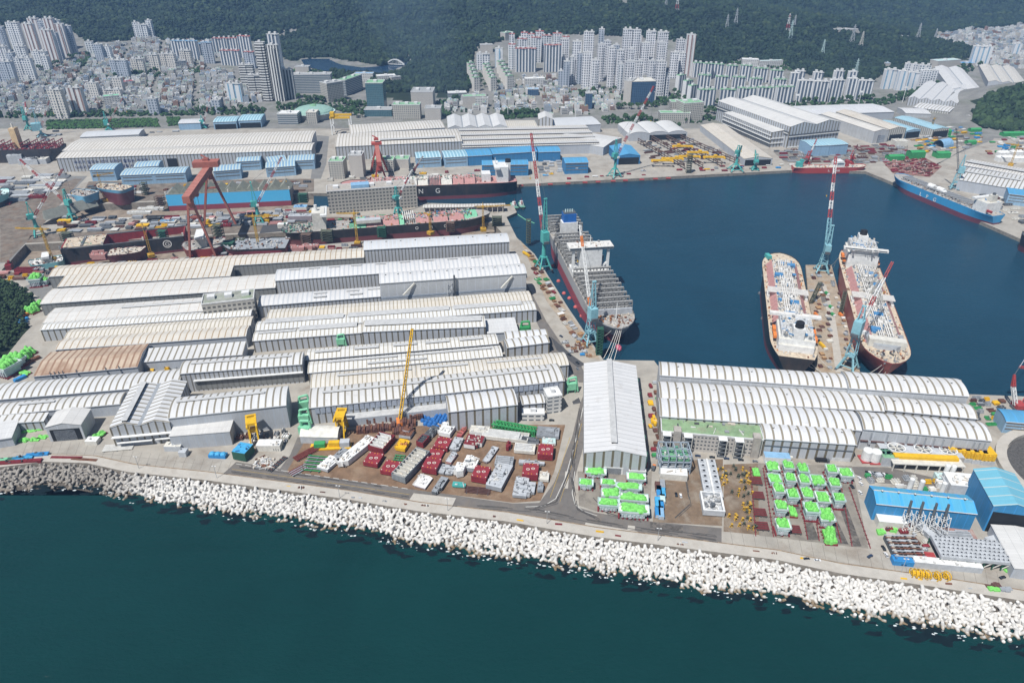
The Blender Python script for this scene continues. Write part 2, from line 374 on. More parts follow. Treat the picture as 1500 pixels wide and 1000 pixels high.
sheet("shore_road", [[(322, 698), (346, 676), (410, 686), (425, 666), (436, 640), (452, 640), (430, 690), (560, 709), (700, 730), (752, 737), (790, 736), (812, 706), (838, 640), (850, 590), (862, 560), (873, 561), (866, 600), (853, 660), (842, 700), (838, 725), (846, 742), (870, 750), (960, 764), (1057, 773), (1057, 805), (960, 792), (770, 760), (600, 736), (480, 716)]], asph, .02)
sheet("rusty_yard_ground", [[(420, 690), (455, 632), (640, 622), (828, 622), (812, 690), (792, 733), (752, 736), (600, 716)]], rusty, .04)
sheet("worn_yard_ground", [[(1000, 674), (1059, 672), (1058, 770), (956, 764), (968, 690)], [(1060, 680), (1110, 678), (1112, 783), (1060, 778)]], rust2, .04)
sheet("engine_yard_ground", [[(1110, 678), (1248, 682), (1272, 803), (1112, 784)], [(846, 690), (955, 690), (952, 762), (872, 748), (848, 740)]], greyg, .04)
sheet("oil_stained_ground", [[(1203, 733), (1212, 733), (1243, 797), (1222, 795)], [(1225, 730), (1236, 730), (1262, 800), (1250, 800)], [(1178, 765), (1190, 765), (1200, 790), (1184, 790)], [(1150, 700), (1158, 700), (1172, 745), (1160, 745)], [(880, 715), (905, 718), (900, 745), (875, 742)], [(952, 764), (1000, 770), (1000, 778), (952, 772)]], mat("oil_stained_floor", (.105, .095, .085), .8, .45, .25, 0, (.24, .21, .18), .9), .06)
sheet("patch_pavement", [[(598, 734), (606, 722), (668, 729), (662, 742), (698, 745), (694, 752), (640, 743)], [(856, 770), (935, 783), (934, 778), (858, 765)], [(920, 769), (930, 770), (930, 776), (919, 775)], [(828, 690), (834, 690), (832, 715), (826, 715)]], pale, .06)
sheet("quay_road", [[(746, 385), (756, 385), (800, 470), (834, 520), (850, 532), (862, 560), (848, 560), (838, 545), (806, 515), (790, 480)]], asph, .02)
sheet("yard_road", [[(464, 198), (482, 200), (478, 240), (470, 262), (455, 262), (458, 240)], [(0, 352), (100, 258), (128, 258), (60, 330), (14, 384), (0, 386)], [(60, 410), (90, 406), (62, 440), (35, 420)], [(1395, 228), (1455, 205), (1460, 190), (1440, 172), (1420, 160), (1410, 165), (1440, 190), (1438, 205), (1385, 235), (1310, 262), (1330, 262)]], mat("worn_asphalt", (.20, .195, .185), .9, .15, .06), .02)
sheet("parking_ground", [[(1248, 683), (1300, 684), (1372, 700), (1385, 716), (1280, 706), (1252, 694)]], asph, .03)
sheet("dark_patch_ground", [[(806, 492), (838, 520), (858, 534), (846, 538), (815, 512)], [(380, 342), (470, 334), (470, 326), (385, 330)], [(838, 588), (848, 582), (851, 590), (840, 592)]], asph2, .05)
sheet("shipyard_brown_ground", [[(0, 300), (110, 262), (120, 262), (62, 330), (10, 384), (0, 384)], [(45, 345), (480, 318), (700, 318), (720, 324), (400, 339), (38, 356)], [(0, 400), (70, 396), (735, 345), (735, 352), (640, 372), (60, 412), (0, 404)], [(130, 266), (460, 262), (460, 281), (250, 293), (112, 298)]], brwn, .03)
sheet("red_steel_ground", [[(1288, 232), (1345, 226), (1380, 244), (1362, 260), (1308, 254)]], mat("red_steel_field", (.25, .15, .12), .95, .3, .1, 0, (.30, .24, .2), .6), .03)
sheet("dark_plate_ground", [[(1132, 222), (1250, 214), (1330, 214), (1330, 230), (1270, 240), (1150, 238)], [(1395, 185), (1440, 200), (1400, 218), (1345, 222), (1345, 206)]], mat("grey_brown_ground", (.21, .19, .165), .95, .3, .06, 0, (.32, .28, .24), .7), .03)
sheet("quay_work_ground", [[(762, 352), (782, 374), (830, 452), (880, 527), (862, 524), (800, 440)]], mat("quay_ground", (.36, .30, .23), .9, .25, .12, 0, (.27, .15, .06), .8), .03)
lane = mat("lane_paint_white", (.62, .61, .57), .7, .15, .5); lany = mat("lane_paint_yellow", (.42, .28, .06), .7, .2, .5)
def dashes(pts, wd, m, on, off, z=.075):
    b = MB(); q = [G(x, y) for x, y in pts]
    for a, c in zip(q, q[1:]):
        d = (c-a); L = d.length; d /= L; nrm = Vector((-d.y, d.x, 0))*wd/2; s = 0
        while s < L:
            e = min(L, s+on); p0 = a+d*s; p1 = a+d*e
            b.add([tuple(v) for v in (p0-nrm, p1-nrm, p1+nrm, p0+nrm)], [(0, 1, 2, 3)], m); s = e+off
    b.v = [(x, y, z) for x, y, _ in b.v]; return b
b = dashes([(330, 697), (480, 717), (600, 735)], .5, lane, 3, 4); b.merge(dashes([(346, 679), (420, 690), (560, 710), (600, 716)], .45, lane, 5, 3)); b.merge(dashes([(340, 687), (480, 706), (600, 724)], .35, lany, 40, 1))
b.merge(dashes([(858, 580), (842, 650), (828, 700), (814, 730), (796, 741), (770, 742)], .5, lane, 60, 0)); b.merge(dashes([(852, 620), (838, 680), (820, 735)], .3, lany, 60, 0)); b.merge(dashes([(842, 690), (838, 722), (842, 738), (854, 748), (875, 755)], .4, lane, 60, 0)); b.merge(dashes([(835, 640), (818, 695), (806, 728)], .35, lany, 60, 0))
b.merge(dashes([(700, 750), (850, 773), (1050, 802)], .3, lany, 80, 1)); struct("road_markings", b)
tm = mat("tyre_marks_dark", (.075, .07, .066), .9, .4, .6); jm = mat("slab_joint_dark", (.20, .18, .155), .9, .3, .5); b = MB(); rt = random.Random(8)
for pts in ([(340, 692), (480, 711), (600, 729)], [(352, 685), (470, 701), (560, 714)], [(700, 742), (790, 748), (860, 762), (1050, 792)], [(846, 620), (834, 690), (815, 735), (780, 745)], [(850, 600), (838, 700), (845, 745), (880, 762)], [(960, 775), (1050, 786)], [(870, 730), (890, 752), (940, 765)], [(1005, 700), (1012, 740), (990, 760)]):
    for k in range(3):
        o = rt.uniform(-5, 5); z = [(x+o*.4, y+o*.5) for x, y in pts]; b.merge(dashes(z, rt.uniform(.35, .8), tm, rt.uniform(14, 40), rt.uniform(3, 18), .085+.003*k))
struct("tyre_marks_road", b); b = MB()
for k in range(26):
    x = 30+k*13; yb = lerp(WL, x)-7; b.merge(dashes([(x, yb), (x+9, yb-24)], .22, jm, 99, 0, .045))
for k in range(24): x = 1075+k*17; yb = lerp(WL, x)-9; b.merge(dashes([(x, yb), (x-6, yb-30)], .22, jm, 99, 0, .045))
b.merge(dashes([(20, 662), (150, 664), (300, 680)], .22, jm, 99, 0, .047)); b.merge(dashes([(1070, 797), (1200, 818), (1480, 862)], .22, jm, 99, 0, .047)); struct("pavement_joints", b)
b = MB(); n = len(wl)
nor = []
for i in range(n):
    d = (wl[min(i+1, n-1)]-wl[max(i-1, 0)]).normalized(); nor.append(Vector((d.y, -d.x)))   # seaward
for i in range(n-1):
    for (o0, z0), (o1, z1), m in (((-9, .02), (-9, .9), pale), ((-9, .9), (0, .9), pale), ((0, .9), (.6, -7), wallm)):
        p = [wl[i]+nor[i]*o0, wl[i+1]+nor[i+1]*o0, wl[i+1]+nor[i+1]*o1, wl[i]+nor[i]*o1]
        b.add([(p[0].x, p[0].y, z0), (p[1].x, p[1].y, z0), (p[2].x, p[2].y, z1), (p[3].x, p[3].y, z1)], [(3, 2, 1, 0)], m)
tag(b.build("sea_wall"), "long pale concrete sea wall with a walkway above the tetrapods", "wall")
def tetra_mesh():
    b = MB(); m = mat("tetrapod_concrete", (.62, .60, .56), .85, .12, .35)
    dirs = [Vector((0, 0, 1))]+[Vector((math.cos(a)*.943, math.sin(a)*.943, -.333)) for a in (0, 2*PI/3, 4*PI/3)]
    for d in dirs:
        d = d.normalized(); up = Vector((0, 1, .01)) if abs(d.y) < .8 else Vector((1, 0, 0)); a = d.cross(up).normalized(); c = a.cross(d); vs = []; k = 8
        for t, r in ((-.3, 1.02), (.7, 1.1), (2.62, .74)):
            vs += [d*t+(a*math.cos(2*PI*i/k)+c*math.sin(2*PI*i/k))*r for i in range(k)]
        fs = [(j*k+i, j*k+(i+1) % k, (j+1)*k+(i+1) % k, (j+1)*k+i) for j in range(2) for i in range(k)]
        b.add(vs, fs, m); b.add(vs[2*k:], [tuple(range(k))], m)
    return b
tb = tetra_mesh()
m = MATS["tetrapod_concrete"]; nt, ns, lk, bs = nodes(m); p = wpos(nt); z = sep(nt, p)
oi = N(nt, "ShaderNodeObjectInfo").outputs["Random"]
c0 = mixc(nt, noise_(nt, p, .5, 4, .6), (.69, .67, .635), (.55, .53, .49))
wet = math_(nt, 'MULTIPLY_ADD', math_(nt, 'ADD', z[2], math_(nt, 'MULTIPLY', noise_(nt, p, .12, 3, .6), 4.0)), -.55, -.62)
wr = ramp(nt, wet, [(.0, (0, 0, 0)), (.9, (1, 1, 1))]); c1 = mixc(nt, wr, c0, (.20, .145, .085))
old = ramp(nt, math_(nt, 'MULTIPLY_ADD', z[0], -.02, -5.55), [(.0, (0, 0, 0)), (1, (1, 1, 1))])
c2 = mixc(nt, math_(nt, 'MULTIPLY', old, .82), c1, (.22, .195, .165)); lk.new(c2, bs.inputs["Base Color"])
tp = []; RT = random.Random(3)
def seg_pts():
    for i in range(len(wl)-1):
        a, c = wl[i], wl[i+1]; L = (c-a).length; k = max(1, int(L/4.0))
        for j in range(k):
            t = j/k; p = a+(c-a)*t; nn = (nor[i]*(1-t)+nor[i+1]*t).normalized(); yield p, nn
from bisect import bisect
def dist_out(p, nn):
    best = None
    for i in range(len(ll)-1):
        a, c = ll[i], ll[i+1]; e = c-a; den = nn.x*e.y-nn.y*e.x
        if abs(den) < 1e-6: continue
        q = a-p; t = (q.x*e.y-q.y*e.x)/den; u = (q.x*nn.y-q.y*nn.x)/den
        if t > 0 and -.001 <= u <= 1.001 and (best is None or t < best): best = t
    return best or 20
for p, nn in seg_pts():
    D = dist_out(p, nn)
    o = 3.2
    while o < D-2.8:
        f = o/D; q = p+nn*(o+RT.uniform(-1.1, 1.1))+Vector((RT.uniform(-1.3, 1.3), RT.uniform(-.8, .8)))
        zz = -1.3-(f**1.2)*4.1+RT.uniform(-.8, .9)
        tp.append((q.x, q.y, zz)); o += 3.35
    if RT.random() < .35: q = p+nn*(D+RT.uniform(-1, 1.5)); tp.append((q.x, q.y, -6.0+RT.uniform(-.3, .4)))
def vis_dist(t):
    x, y = proj(t); return (t[0]**2+t[1]**2+(H-t[2])**2)+(1e9 if not (-8 < x < 1508 and y < 1000) else 0)
tp.sort(key=vis_dist)
root = tb.build("tetrapod"); root.data.polygons.foreach_set("use_smooth", [True]*len(tb.f))
from mathutils import Euler
def tetra_rot():
    return Euler(((PI if RT.random() < .2 else 0)+RT.gauss(0, .36), RT.gauss(0, .36), RT.uniform(0, 6.28)), 'ZYX' if RT.random() < .5 else 'XYZ')
for i, t in enumerate(tp[:300]):
    o = root if i == 0 else root.copy()
    if i: COL.objects.link(o)
    o.location = t; o.rotation_euler = tetra_rot(); s = RT.uniform(1.2, 1.36); o.scale = (s, s, s)
    tag(o, "white four-legged concrete tetrapod in the nearer stretch of the breakwater", "tetrapod", "tetrapods of the breakwater")
def scatter_mesh(name, variants, places, mats, smooth=False, kind="stuff"):
    """one mesh holding every place; variants = [(verts Nx3, faces list of equal-length tuples)], places = [(x,y,z,rot matrix or rz,(sx,sy,sz),variant,material)]"""
    V = []; Fc = []; Mi = []; off = 0
    vv = [np.array(v, np.float32) for v, _ in variants]; ff = [np.array(f, np.int32) for _, f in variants]
    for x, y, z, rot, sc, k, mi in places:
        a = vv[k]*np.array(sc, np.float32)
        if isinstance(rot, (int, float)):
            c, s = math.cos(rot), math.sin(rot); a = a@np.array([[c, s, 0], [-s, c, 0], [0, 0, 1]], np.float32)
        else: a = a@np.array(rot.transposed(), np.float32)
        V.append(a+np.array((x, y, z), np.float32)); Fc.append(ff[k]+off); off += len(a); Mi += ([mi]*len(ff[k]) if isinstance(mi, int) else mi)
    V = np.concatenate(V); w = Fc[0].shape[1]; Fc = np.concatenate(Fc)
    me = bpy.data.meshes.new(name); me.vertices.add(len(V)); me.vertices.foreach_set("co", V.ravel())
    me.loops.add(len(Fc)*w); me.loops.foreach_set("vertex_index", Fc.ravel()); me.polygons.add(len(Fc))
    me.polygons.foreach_set("loop_start", np.arange(0, len(Fc)*w, w, dtype=np.int32)); me.polygons.foreach_set("loop_total", np.full(len(Fc), w, np.int32))
    for m in mats: me.materials.append(m)
    me.polygons.foreach_set("material_index", np.array(Mi, np.int32)); me.polygons.foreach_set("use_smooth", np.full(len(Fc), smooth, bool))
    me.update(calc_edges=True); o = bpy.data.objects.new(name, me); COL.objects.link(o)
    if kind: o["kind"] = kind
    return o
quads = [f for f in tb.f if len(f) == 4]+[q for f in tb.f if len(f) == 8 for q in ((f[0], f[1], f[2], f[3]), (f[0], f[3], f[4], f[7]), (f[7], f[4], f[5], f[6]))]
pl = []
for t in tp[300:]:
    e = tetra_rot().to_matrix(); s = RT.uniform(1.2, 1.36); pl.append((*t, e, (s, s, s), 0, 0))
o = scatter_mesh("tetrapod_mass", [(tb.v, quads)], pl, [m], True)
tag(o, "mass of concrete tetrapods running along the whole breakwater", "tetrapods")
b = MB()   # rubble bed below the tetrapods
rub = mat("wet_rubble", (.10, .085, .07), .9, .4, .5)
for i in range(n-1):
    d0 = dist_out(wl[i], nor[i]); d1 = dist_out(wl[i+1], nor[i+1]); a, c = wl[i]+nor[i]*.4, wl[i+1]+nor[i+1]*.4; e, f = wl[i]+nor[i]*(d0+1), wl[i+1]+nor[i+1]*(d1+1)
    b.add([(a.x, a.y, -2.2), (c.x, c.y, -2.2), (f.x, f.y, -6.5), (e.x, e.y, -6.5)], [(3, 2, 1, 0)], rub)
struct("rubble_bed_ground", b)
b = MB(); km = mat("seaweed_dark", (.004, .012, .014), .4, .4, .2)
for _ in range(330):
    i = RT.randrange(1, len(ll)-1); t = RT.random(); q = ll[i-1]+(ll[i]-ll[i-1])*t; r = RT.uniform(1, 4.2); f = RT.random()**1.6; q = q+Vector((RT.uniform(-3, 3), -f*13+1)); k = 8
    b.add([(q.x+r*RT.uniform(.6, 2.4)*math.cos(2*PI*j/k), q.y+r*RT.uniform(.3, .9)*math.sin(2*PI*j/k), WZ+.02+.0001*_) for j in range(k)], [tuple(range(k))], km)
tag(b.build("seaweed"), kind="stuff")
b = MB(); dm = mat("kerb_dirt", (.27, .20, .13), .95, .4, .25, 0, (.16, .085, .05), .8)
for i in range(n-1):
    for o0, o1 in ((-10.8, -9.0),):
        p = [wl[i]+nor[i]*o0, wl[i+1]+nor[i+1]*o0, wl[i+1]+nor[i+1]*o1, wl[i]+nor[i]*o1]; b.add([(v.x, v.y, .09) for v in p], [(3, 2, 1, 0)], dm)
struct("kerb_dirt_ground", b)
fm = mat("sea_foam", (.62, .66, .66), .8, .1, .5); b = MB()
for _ in range(230):
    i = RT.randrange(1, len(ll)-2); t = RT.random(); p = ll[i]+(ll[i+1]-ll[i])*t+Vector((RT.uniform(-2, 2), RT.uniform(-5, .8))); r = RT.uniform(.25, .9); k = 7
    b.add([(p.x+r*RT.uniform(.5, 2.2)*math.cos(2*PI*j/k), p.y+r*RT.uniform(.4, 1)*math.sin(2*PI*j/k), WZ+.05) for j in range(k)], [tuple(range(k))], fm)
tag(b.build("sea_foam"), kind="stuff")
FL = [(-200, 50), (0, 45), (60, 28), (108, 48), (128, 62), (190, 60), (203, 54), (225, 53), (240, 60), (330, 57), (385, 62), (400, 78), (428, 90), (442, 86), (482, 84), (560, 97), (602, 90), (640, 110), (672, 104), (690, 88), (700, 72), (742, 58), (830, 50), (1000, 62), (1012, 95), (1050, 97), (1085, 87), (1150, 93), (1162, 106), (1275, 122), (1288, 110), (1305, 95), (1370, 97), (1418, 86), (1424, 72), (1380, 60), (1348, 54), (1390, 48), (1450, 42), (1500, 36), (1700, 20)]
FL2 = [p for p in FL if not (1370 < p[0] < 1426)]; FL2 = [(x, y) for x, y in FL2 if x < 1305 or x >= 1348]
FP = [[(1290, 112), (1305, 95), (1370, 97), (1418, 86), (1426, 72), (1380, 60), (1348, 54), (1290, 50)],
      [(604, 92), (690, 88), (690, 130), (655, 150), (632, 134), (602, 150), (560, 140), (560, 122), (536, 118), (500, 118), (480, 108), (505, 106), (560, 110), (590, 104)],
      [(1424, 162), (1440, 143), (1500, 125), (1600, 110), (1600, 205), (1500, 194), (1440, 188), (1428, 176)]]
def inpoly(x, y, p):
    c = False; j = len(p)-1
    for i in range(len(p)):
        if (p[i][1] > y) != (p[j][1] > y) and x < (p[j][0]-p[i][0])*(y-p[i][1])/(p[j][1]-p[i][1])+p[i][0]: c = not c
        j = i
    return c
LK = [(440, 86), (482, 86), (488, 90), (500, 95), (530, 99), (560, 97), (602, 90), (590, 100), (565, 107), (515, 106), (470, 103), (446, 96)]
zl = Gt(520, 101).z+1
lk_w = [tuple(G(x, y, zl).to_2d()) for x, y in LK]
CLR = [[(895, 0), (925, 0), (920, 7), (897, 5)], [(1218, 40), (1262, 42), (1258, 52), (1220, 48)], [(1310, 52), (1332, 52), (1330, 57), (1312, 57)], [(396, 52), (430, 45), (456, 37), (456, 40), (430, 49), (398, 57)]]
def forest(x, y, z):
    if inpoly(x, y, lk_w): return False
    px, py = proj((x, y, z))
    for c in CLR:
        if inpoly(px, py, c): return False
    if py < lerp(FL2, px) and y > 1900: return True
    return any(inpoly(px, py, p) for p in FP)
X0, X1, Y0, Y1, ST_ = -3300, 3700, 1480, 4400, 27.0
nx = int((X1-X0)/ST_); ny = int((Y1-Y0)/ST_); V = []; Fg = []; Mi = []
for j in range(ny+1):
    for i in range(nx+1):
        x = X0+i*ST_; y = Y0+j*ST_; z = terr(x, y)-.6+.75*smooth(1480, 1600, y)
        if inpoly(x, y, lk_w): z = zl-3
        V.append((x, y, z))
town = mat("town_ground", (.22, .215, .20), .9, .25, .03, 0, (.10, .12, .07), .6); ff = mat("forest_floor", (.018, .030, .014), .95, .4, .02)
for j in range(ny):
    for i in range(nx):
        k = j*(nx+1)+i; Fg.append((k, k+1, k+nx+2, k+nx+1)); c = V[k]; Mi.append(1 if forest(c[0]+ST_/2, c[1]+ST_/2, c[2]) else 0)
b = MB(); b.v = V; b.f = Fg; b.m = Mi; b.mats = [town, ff]; o = b.build("hills_terrain", None, True); o["kind"] = "structure"
b = MB(); b.prism(lk_w, zl-.6, zl, water_mat("lake_water", (.012, .035, .075), .1, .1, .2)); struct("lake", b)
def ico(sub, seed, sq=1.0, amp=.25):
    import bmesh
    bm = bmesh.new(); bmesh.ops.create_icosphere(bm, subdivisions=sub, radius=1); r = random.Random(seed)
    vs = []
    for v in bm.verts:
        k = 1+r.uniform(-amp, amp); vs.append((v.co.x*k, v.co.y*k, v.co.z*k*sq))
    fs = [tuple(v.index for v in f.verts) for f in bm.faces]; bm.free(); return vs, fs
crowns = [ico(1, s, 1.15, .3) for s in range(5)]
fmats = [mat("forest_leaves_a", (.014, .031, .0145), .8, .3, .03), mat("forest_leaves_b", (.022, .043, .019), .8, .3, .03), mat("forest_leaves_c", (.009, .022, .013), .8, .3, .03), mat("forest_leaves_d", (.036, .058, .022), .8, .3, .03)]
nmats = [mat("wood_leaves_a", (.030, .058, .022), .8, .3, .1), mat("wood_leaves_b", (.045, .080, .028), .8, .3, .1), mat("wood_leaves_c", (.018, .038, .016), .8, .3, .1)]
def dense_forest(name, label, y0, y1, x0, x1, step, sz, test, variants, cat="forest"):
    rr = random.Random(5); pl = []; y = y0
    while y < y1:
        st = step*(1+max(0, y-2300)/2600); x = max(x0, -.80*y-60); xe = min(x1, .80*y+60)
        while x < xe:
            px = x+rr.uniform(-.45, .45)*st; py = y+rr.uniform(-.45, .45)*st; z = terr(px, py)
            if test(px, py, z):
                n = noise.noise(Vector((px/60, py/60, 0)))
                s = sz*st/step*rr.uniform(.6, 1.25)*(1+.35*n); mi = 0 if rr.random() < .5 else ((3 if rr.random() < .3 and name == "hill_forest" else 1) if n+rr.uniform(-.4, .4) > 0 else 2)
                pl.append((px, py, z+s*.55, rr.uniform(0, 6), (s, s, s*rr.uniform(.85, 1.3)), rr.randrange(len(variants)), mi))
            x += st
        y += st
    o = scatter_mesh(name, variants, pl, fmats if name == "hill_forest" else nmats, False)
    return tag(o, label, cat)
dense_forest("hill_forest", "dense dark green forest covering the hills behind the town", 1950, 3900, -4000, 4000, 10.5, 6.6, forest, [ico(1, s, 1.2, .28) for s in range(4)])
dense_forest("headland_wood", "dark green wood on the low hill at the right edge", 1500, 1950, 950, 1500, 9, 6.2, lambda x, y, z: inpoly(*proj((x, y, z)), FP[2]), [ico(2, s, 1.1, .25) for s in range(4)])
LW = [(-80, 400), (0, 409), (14, 417), (42, 432), (52, 440), (48, 452), (38, 470), (44, 480), (34, 490), (10, 520), (-10, 540), (-80, 560)]
def near_wood():
    rr = random.Random(9); pl = []; va = [ico(2, 50+s, 1.0, .35) for s in range(5)]
    y = 560
    while y < 840:
        x = -720
        while x < -420:
            px, py = x+rr.uniform(-2.5, 2.5), y+rr.uniform(-2.5, 2.5)
            q = proj((px, py, 0))
            if inpoly(q[0]+3, q[1]+3, LW):
                h = rr.uniform(4, 8.5)
                for k in range(9):
                    a = rr.uniform(0, 6.28); d = rr.uniform(0, 2.4); s = rr.uniform(.8, 1.7)
                    pl.append((px+d*math.cos(a), py+d*math.sin(a), h-d*.9+rr.uniform(-2, .9), rr.uniform(0, 6), (s, s, s*.8), rr.randrange(5), rr.choice((0, 0, 1, 2))))
            x += 5.2
        y += 5.2
    o = scatter_mesh("yard_side_wood", va, pl, nmats, False); return tag(o, "dark leafy wood beside the sheds at the left edge", "forest")
near_wood()
b = MB(); b.prism([tuple(p) for p in P2(LW)], -.3, .25, ff); struct("wood_floor_ground", b)
def bank(name, label, poly, sz, step):
    q = [G(x, y) for x, y in poly]; xs = [p.x for p in q]; ys = [p.y for p in q]; pg = [(p.x, p.y) for p in q]; rr = random.Random(4); pl = []
    y = min(ys)
    while y < max(ys):
        x = min(xs)
        while x < max(xs):
            a, c = x+rr.uniform(-1, 1)*step*.4, y+rr.uniform(-1, 1)*step*.4
            if inpoly(a, c, pg): s = sz*rr.uniform(.6, 1.3); pl.append((a, c, terr(a, c)+s*.3, rr.uniform(0, 6), (s, s, s*.8), rr.randrange(4), rr.choice((0, 1, 1, 2))))
            x += step
        y += step
    return tag(scatter_mesh(name, [ico(1, s, 1, .3) for s in range(4)], pl, [mat("ivy_leaves_a", (.03, .085, .02), .8, .3, .05), mat("ivy_leaves_b", (.045, .11, .028), .8, .3, .05), fmats[0]], False), label, "vegetation")
bank("ivy_bank_vegetation", "green planted bank between the shipyard and the town", [(68, 177), (230, 174), (234, 186), (70, 190)], 3.2, 5.0)
bank("bank_vegetation", "small green planted bank behind the blue sheds", [(244, 172), (262, 172), (264, 184), (248, 185)], 3.2, 5.0)
trunkm = mat("bark", (.10, .075, .05), .9); tl = [mat("tree_leaves_a", (.030, .072, .022), .8, .35, .2), mat("tree_leaves_b", (.045, .095, .03), .8, .35, .2)]
def make_tree(seed, label):
    rr = random.Random(seed); t = thing("broadleaf_tree", label, "tree")
    tr = MB(); tr.tube((0, 0, -.3), (0, 0, 5), .45, .28, trunkm, 7)
    for k in range(4):
        a = k*1.6+rr.random(); tr.tube((0, 0, 3+.4*k), (2*math.cos(a), 2*math.sin(a), 5.6+.5*k), .2, .09, trunkm, 5)
    tr.build("trunk", t); va = [ico(1, 70+s, .8, .35) for s in range(3)]; pl = []
    for k in range(46):
        a = rr.uniform(0, 6.28); e = rr.uniform(-.5, 1.5); r = 3.9*rr.uniform(.55, 1.0); s = rr.uniform(.7, 1.35)
        pl.append((r*math.cos(a)*math.cos(e), r*math.sin(a)*math.cos(e), 6.6+r*.8*math.sin(e), rr.uniform(0, 6), (s, s, s), rr.randrange(3), rr.randrange(2)))
    c = scatter_mesh("crown", va, pl, tl, False, None); c.parent = t; return t
protos = [make_tree(s, "round-crowned green street tree among the offices and apartments") for s in (1, 2, 3)]
BELTS = [  # pixel lines, trees on each, what they stand by
    ([(404, 158), (440, 160), (470, 160)], 16, "in the belt behind the green domed hall"), ([(440, 146), (475, 150)], 9, "in the garden before the long grey office"), ([(500, 152), (535, 158)], 9, "on the avenue left of the glass tower"),
    ([(505, 170), (530, 172)], 5, "in front of the glass office tower"), ([(660, 148), (680, 146)], 6, "beside the square stone building"), ([(736, 171), (785, 168)], 18, "in the belt behind the wavy white roof"),
    ([(885, 176), (935, 178), (950, 176)], 14, "in the belt behind the curved sheds"), ([(975, 178), (1000, 180)], 6, "in front of the beige headquarters"), ([(1030, 170), (1055, 165)], 7, "beside the large striped assembly hall"),
    ([(1165, 150), (1225, 150), (1280, 146)], 20, "below the white apartment slabs"), ([(1290, 150), (1340, 142), (1380, 128)], 16, "on the roadside behind the striped halls"), ([(1395, 105), (1440, 95)], 10, "below the tall round-ended apartment slab"),
    ([(905, 160), (960, 158)], 11, "on the avenue before the glass-fronted office"), ([(985, 138), (1003, 150)], 7, "between the towers and the green-roofed flats"), ([(850, 140), (900, 134)], 9, "at the foot of the grey and white towers"),
    ([(720, 118), (730, 128)], 5, "between the green-roofed apartment rows"), ([(706, 112), (709, 128)], 4, "in the lane of green-roofed apartments"), ([(688, 112), (692, 135)], 7, "left of the green-roofed apartment rows"), ([(160, 116), (200, 112), (235, 108)], 14, "below the long cream apartment slabs"), ([(60, 104), (85, 96)], 8, "at the foot of the left tower cluster"), ([(95, 88), (130, 84)], 9, "right of the left tower cluster"),
    ([(300, 166), (380, 163)], 14, "along the road above the ivy bank"), ([(80, 172), (200, 170)], 12, "along the road beside the ivy bank"), ([(0, 172), (38, 170)], 9, "at the far left road above the dark hull")]
ti = 0; used = set()
for line, k, where in BELTS:
    q = [Gt(x, y) for x, y in line]
    for i in range(k):
        t = (i+R.uniform(.2, .8))/k*(len(q)-1); j = min(int(t), len(q)-2); p = q[j].lerp(q[j+1], t-j); p.x += R.uniform(-9, 9); p.y += R.uniform(-12, 12); p.z = terr(p.x, p.y)+.1
        pr = ti % 3; lab = "round-crowned green tree "+where; s = R.uniform(1.1, 1.7)
        if pr not in used: o = protos[pr]; used.add(pr); o.location = p; o["label"] = lab; o["group"] = "trees "+where; o.scale = (s, s, s)
        else: copy_tree(protos[pr], p, R.uniform(0, 6), lab, "trees "+where, scale=(s, s, s))
        ti += 1
RS = {  # roof sheet styles: colour, strip colour, period m, duty, stain amount, stain colour, cross seams
 "w": ((.655, .66, .66), (.20, .18, .14), 6.0, .26, .2, None, 0), "wn": ((.70, .70, .68), (.30, .27, .21), 4.2, .24, .25, None, 0), "wd": ((.67, .675, .68), (.40, .41, .42), 5.2, .34, .15, None, 0),
 "b": ((.65, .62, .56), (.29, .215, .135), 6.5, .17, .4, (.50, .44, .35), 9), "bn": ((.66, .635, .58), (.30, .26, .19), 4.2, .25, .4, (.52, .43, .31), 0), "bw": ((.67, .655, .62), (.36, .28, .20), 10.5, .045, .3, None, 9),
 "h": ((.66, .645, .61), (.30, .27, .22), 6.0, .26, .25, (.55, .48, .40), 0), "g": ((.60, .61, .62), (.45, .47, .49), 5.0, .3, .2, None, 0), "r": ((.55, .44, .335), (.24, .15, .10), 6.0, .3, .9, (.20, .085, .045), 0), "p": ((.64, .64, .63), None, 6, .2, .2, None, 7),
 "k": ((.67, .675, .68), (.215, .19, .145), 7.2, .24, .08, None, 0), "q": ((.66, .665, .67), (.33, .33, .33), 5.6, .10, .1, None, 0), "f": ((.66, .645, .61), (.26, .235, .20), 4.5, .22, .3, (.52, .44, .36), 0),
 "B": ((.27, .43, .58), (.42, .49, .46), 5.2, .35, .2, None, 7), "D": ((.10, .33, .55), (.07, .26, .47), 8, .2, .2, None, 0), "L": ((.27, .47, .57), (.40, .55, .60), 6.0, .3, .2, None, 0), "C": ((.10, .40, .62), (.05, .28, .55), 8.5, .22, .1, None, 0), "E": ((.17, .46, .60), (.34, .42, .42), 9.5, .10, .1, None, 0)}
WS = {"s": ((.47, .495, .53), (.13, .115, .085), 6.0, .24), "sn": ((.48, .50, .53), (.17, .16, .14), 4.2, .3), "g": ((.47, .50, .54), (.36, .39, .43), 7.0, .1), "p": ((.50, .52, .54), (.43, .45, .48), 9.0, .08), "d": ((.25, .26, .26), (.15, .15, .145), 5.0, .3),
 "b": ((.30, .46, .62), (.25, .39, .54), 6.0, .1), "D": ((.05, .21, .43), (.04, .18, .38), 7.0, .1), "w": ((.56, .56, .54), (.16, .15, .12), 5.0, .33), "C": ((.045, .25, .50), (.04, .22, .46), 7.0, .1), "k": ((.49, .515, .55), (.14, .12, .085), 7.2, .26)}
def roofm(k): c = RS[k]; return stripes("roof_sheet_"+k, c[0], c[1], c[2], c[3], stain=c[5], amt=c[4], cross=c[6])
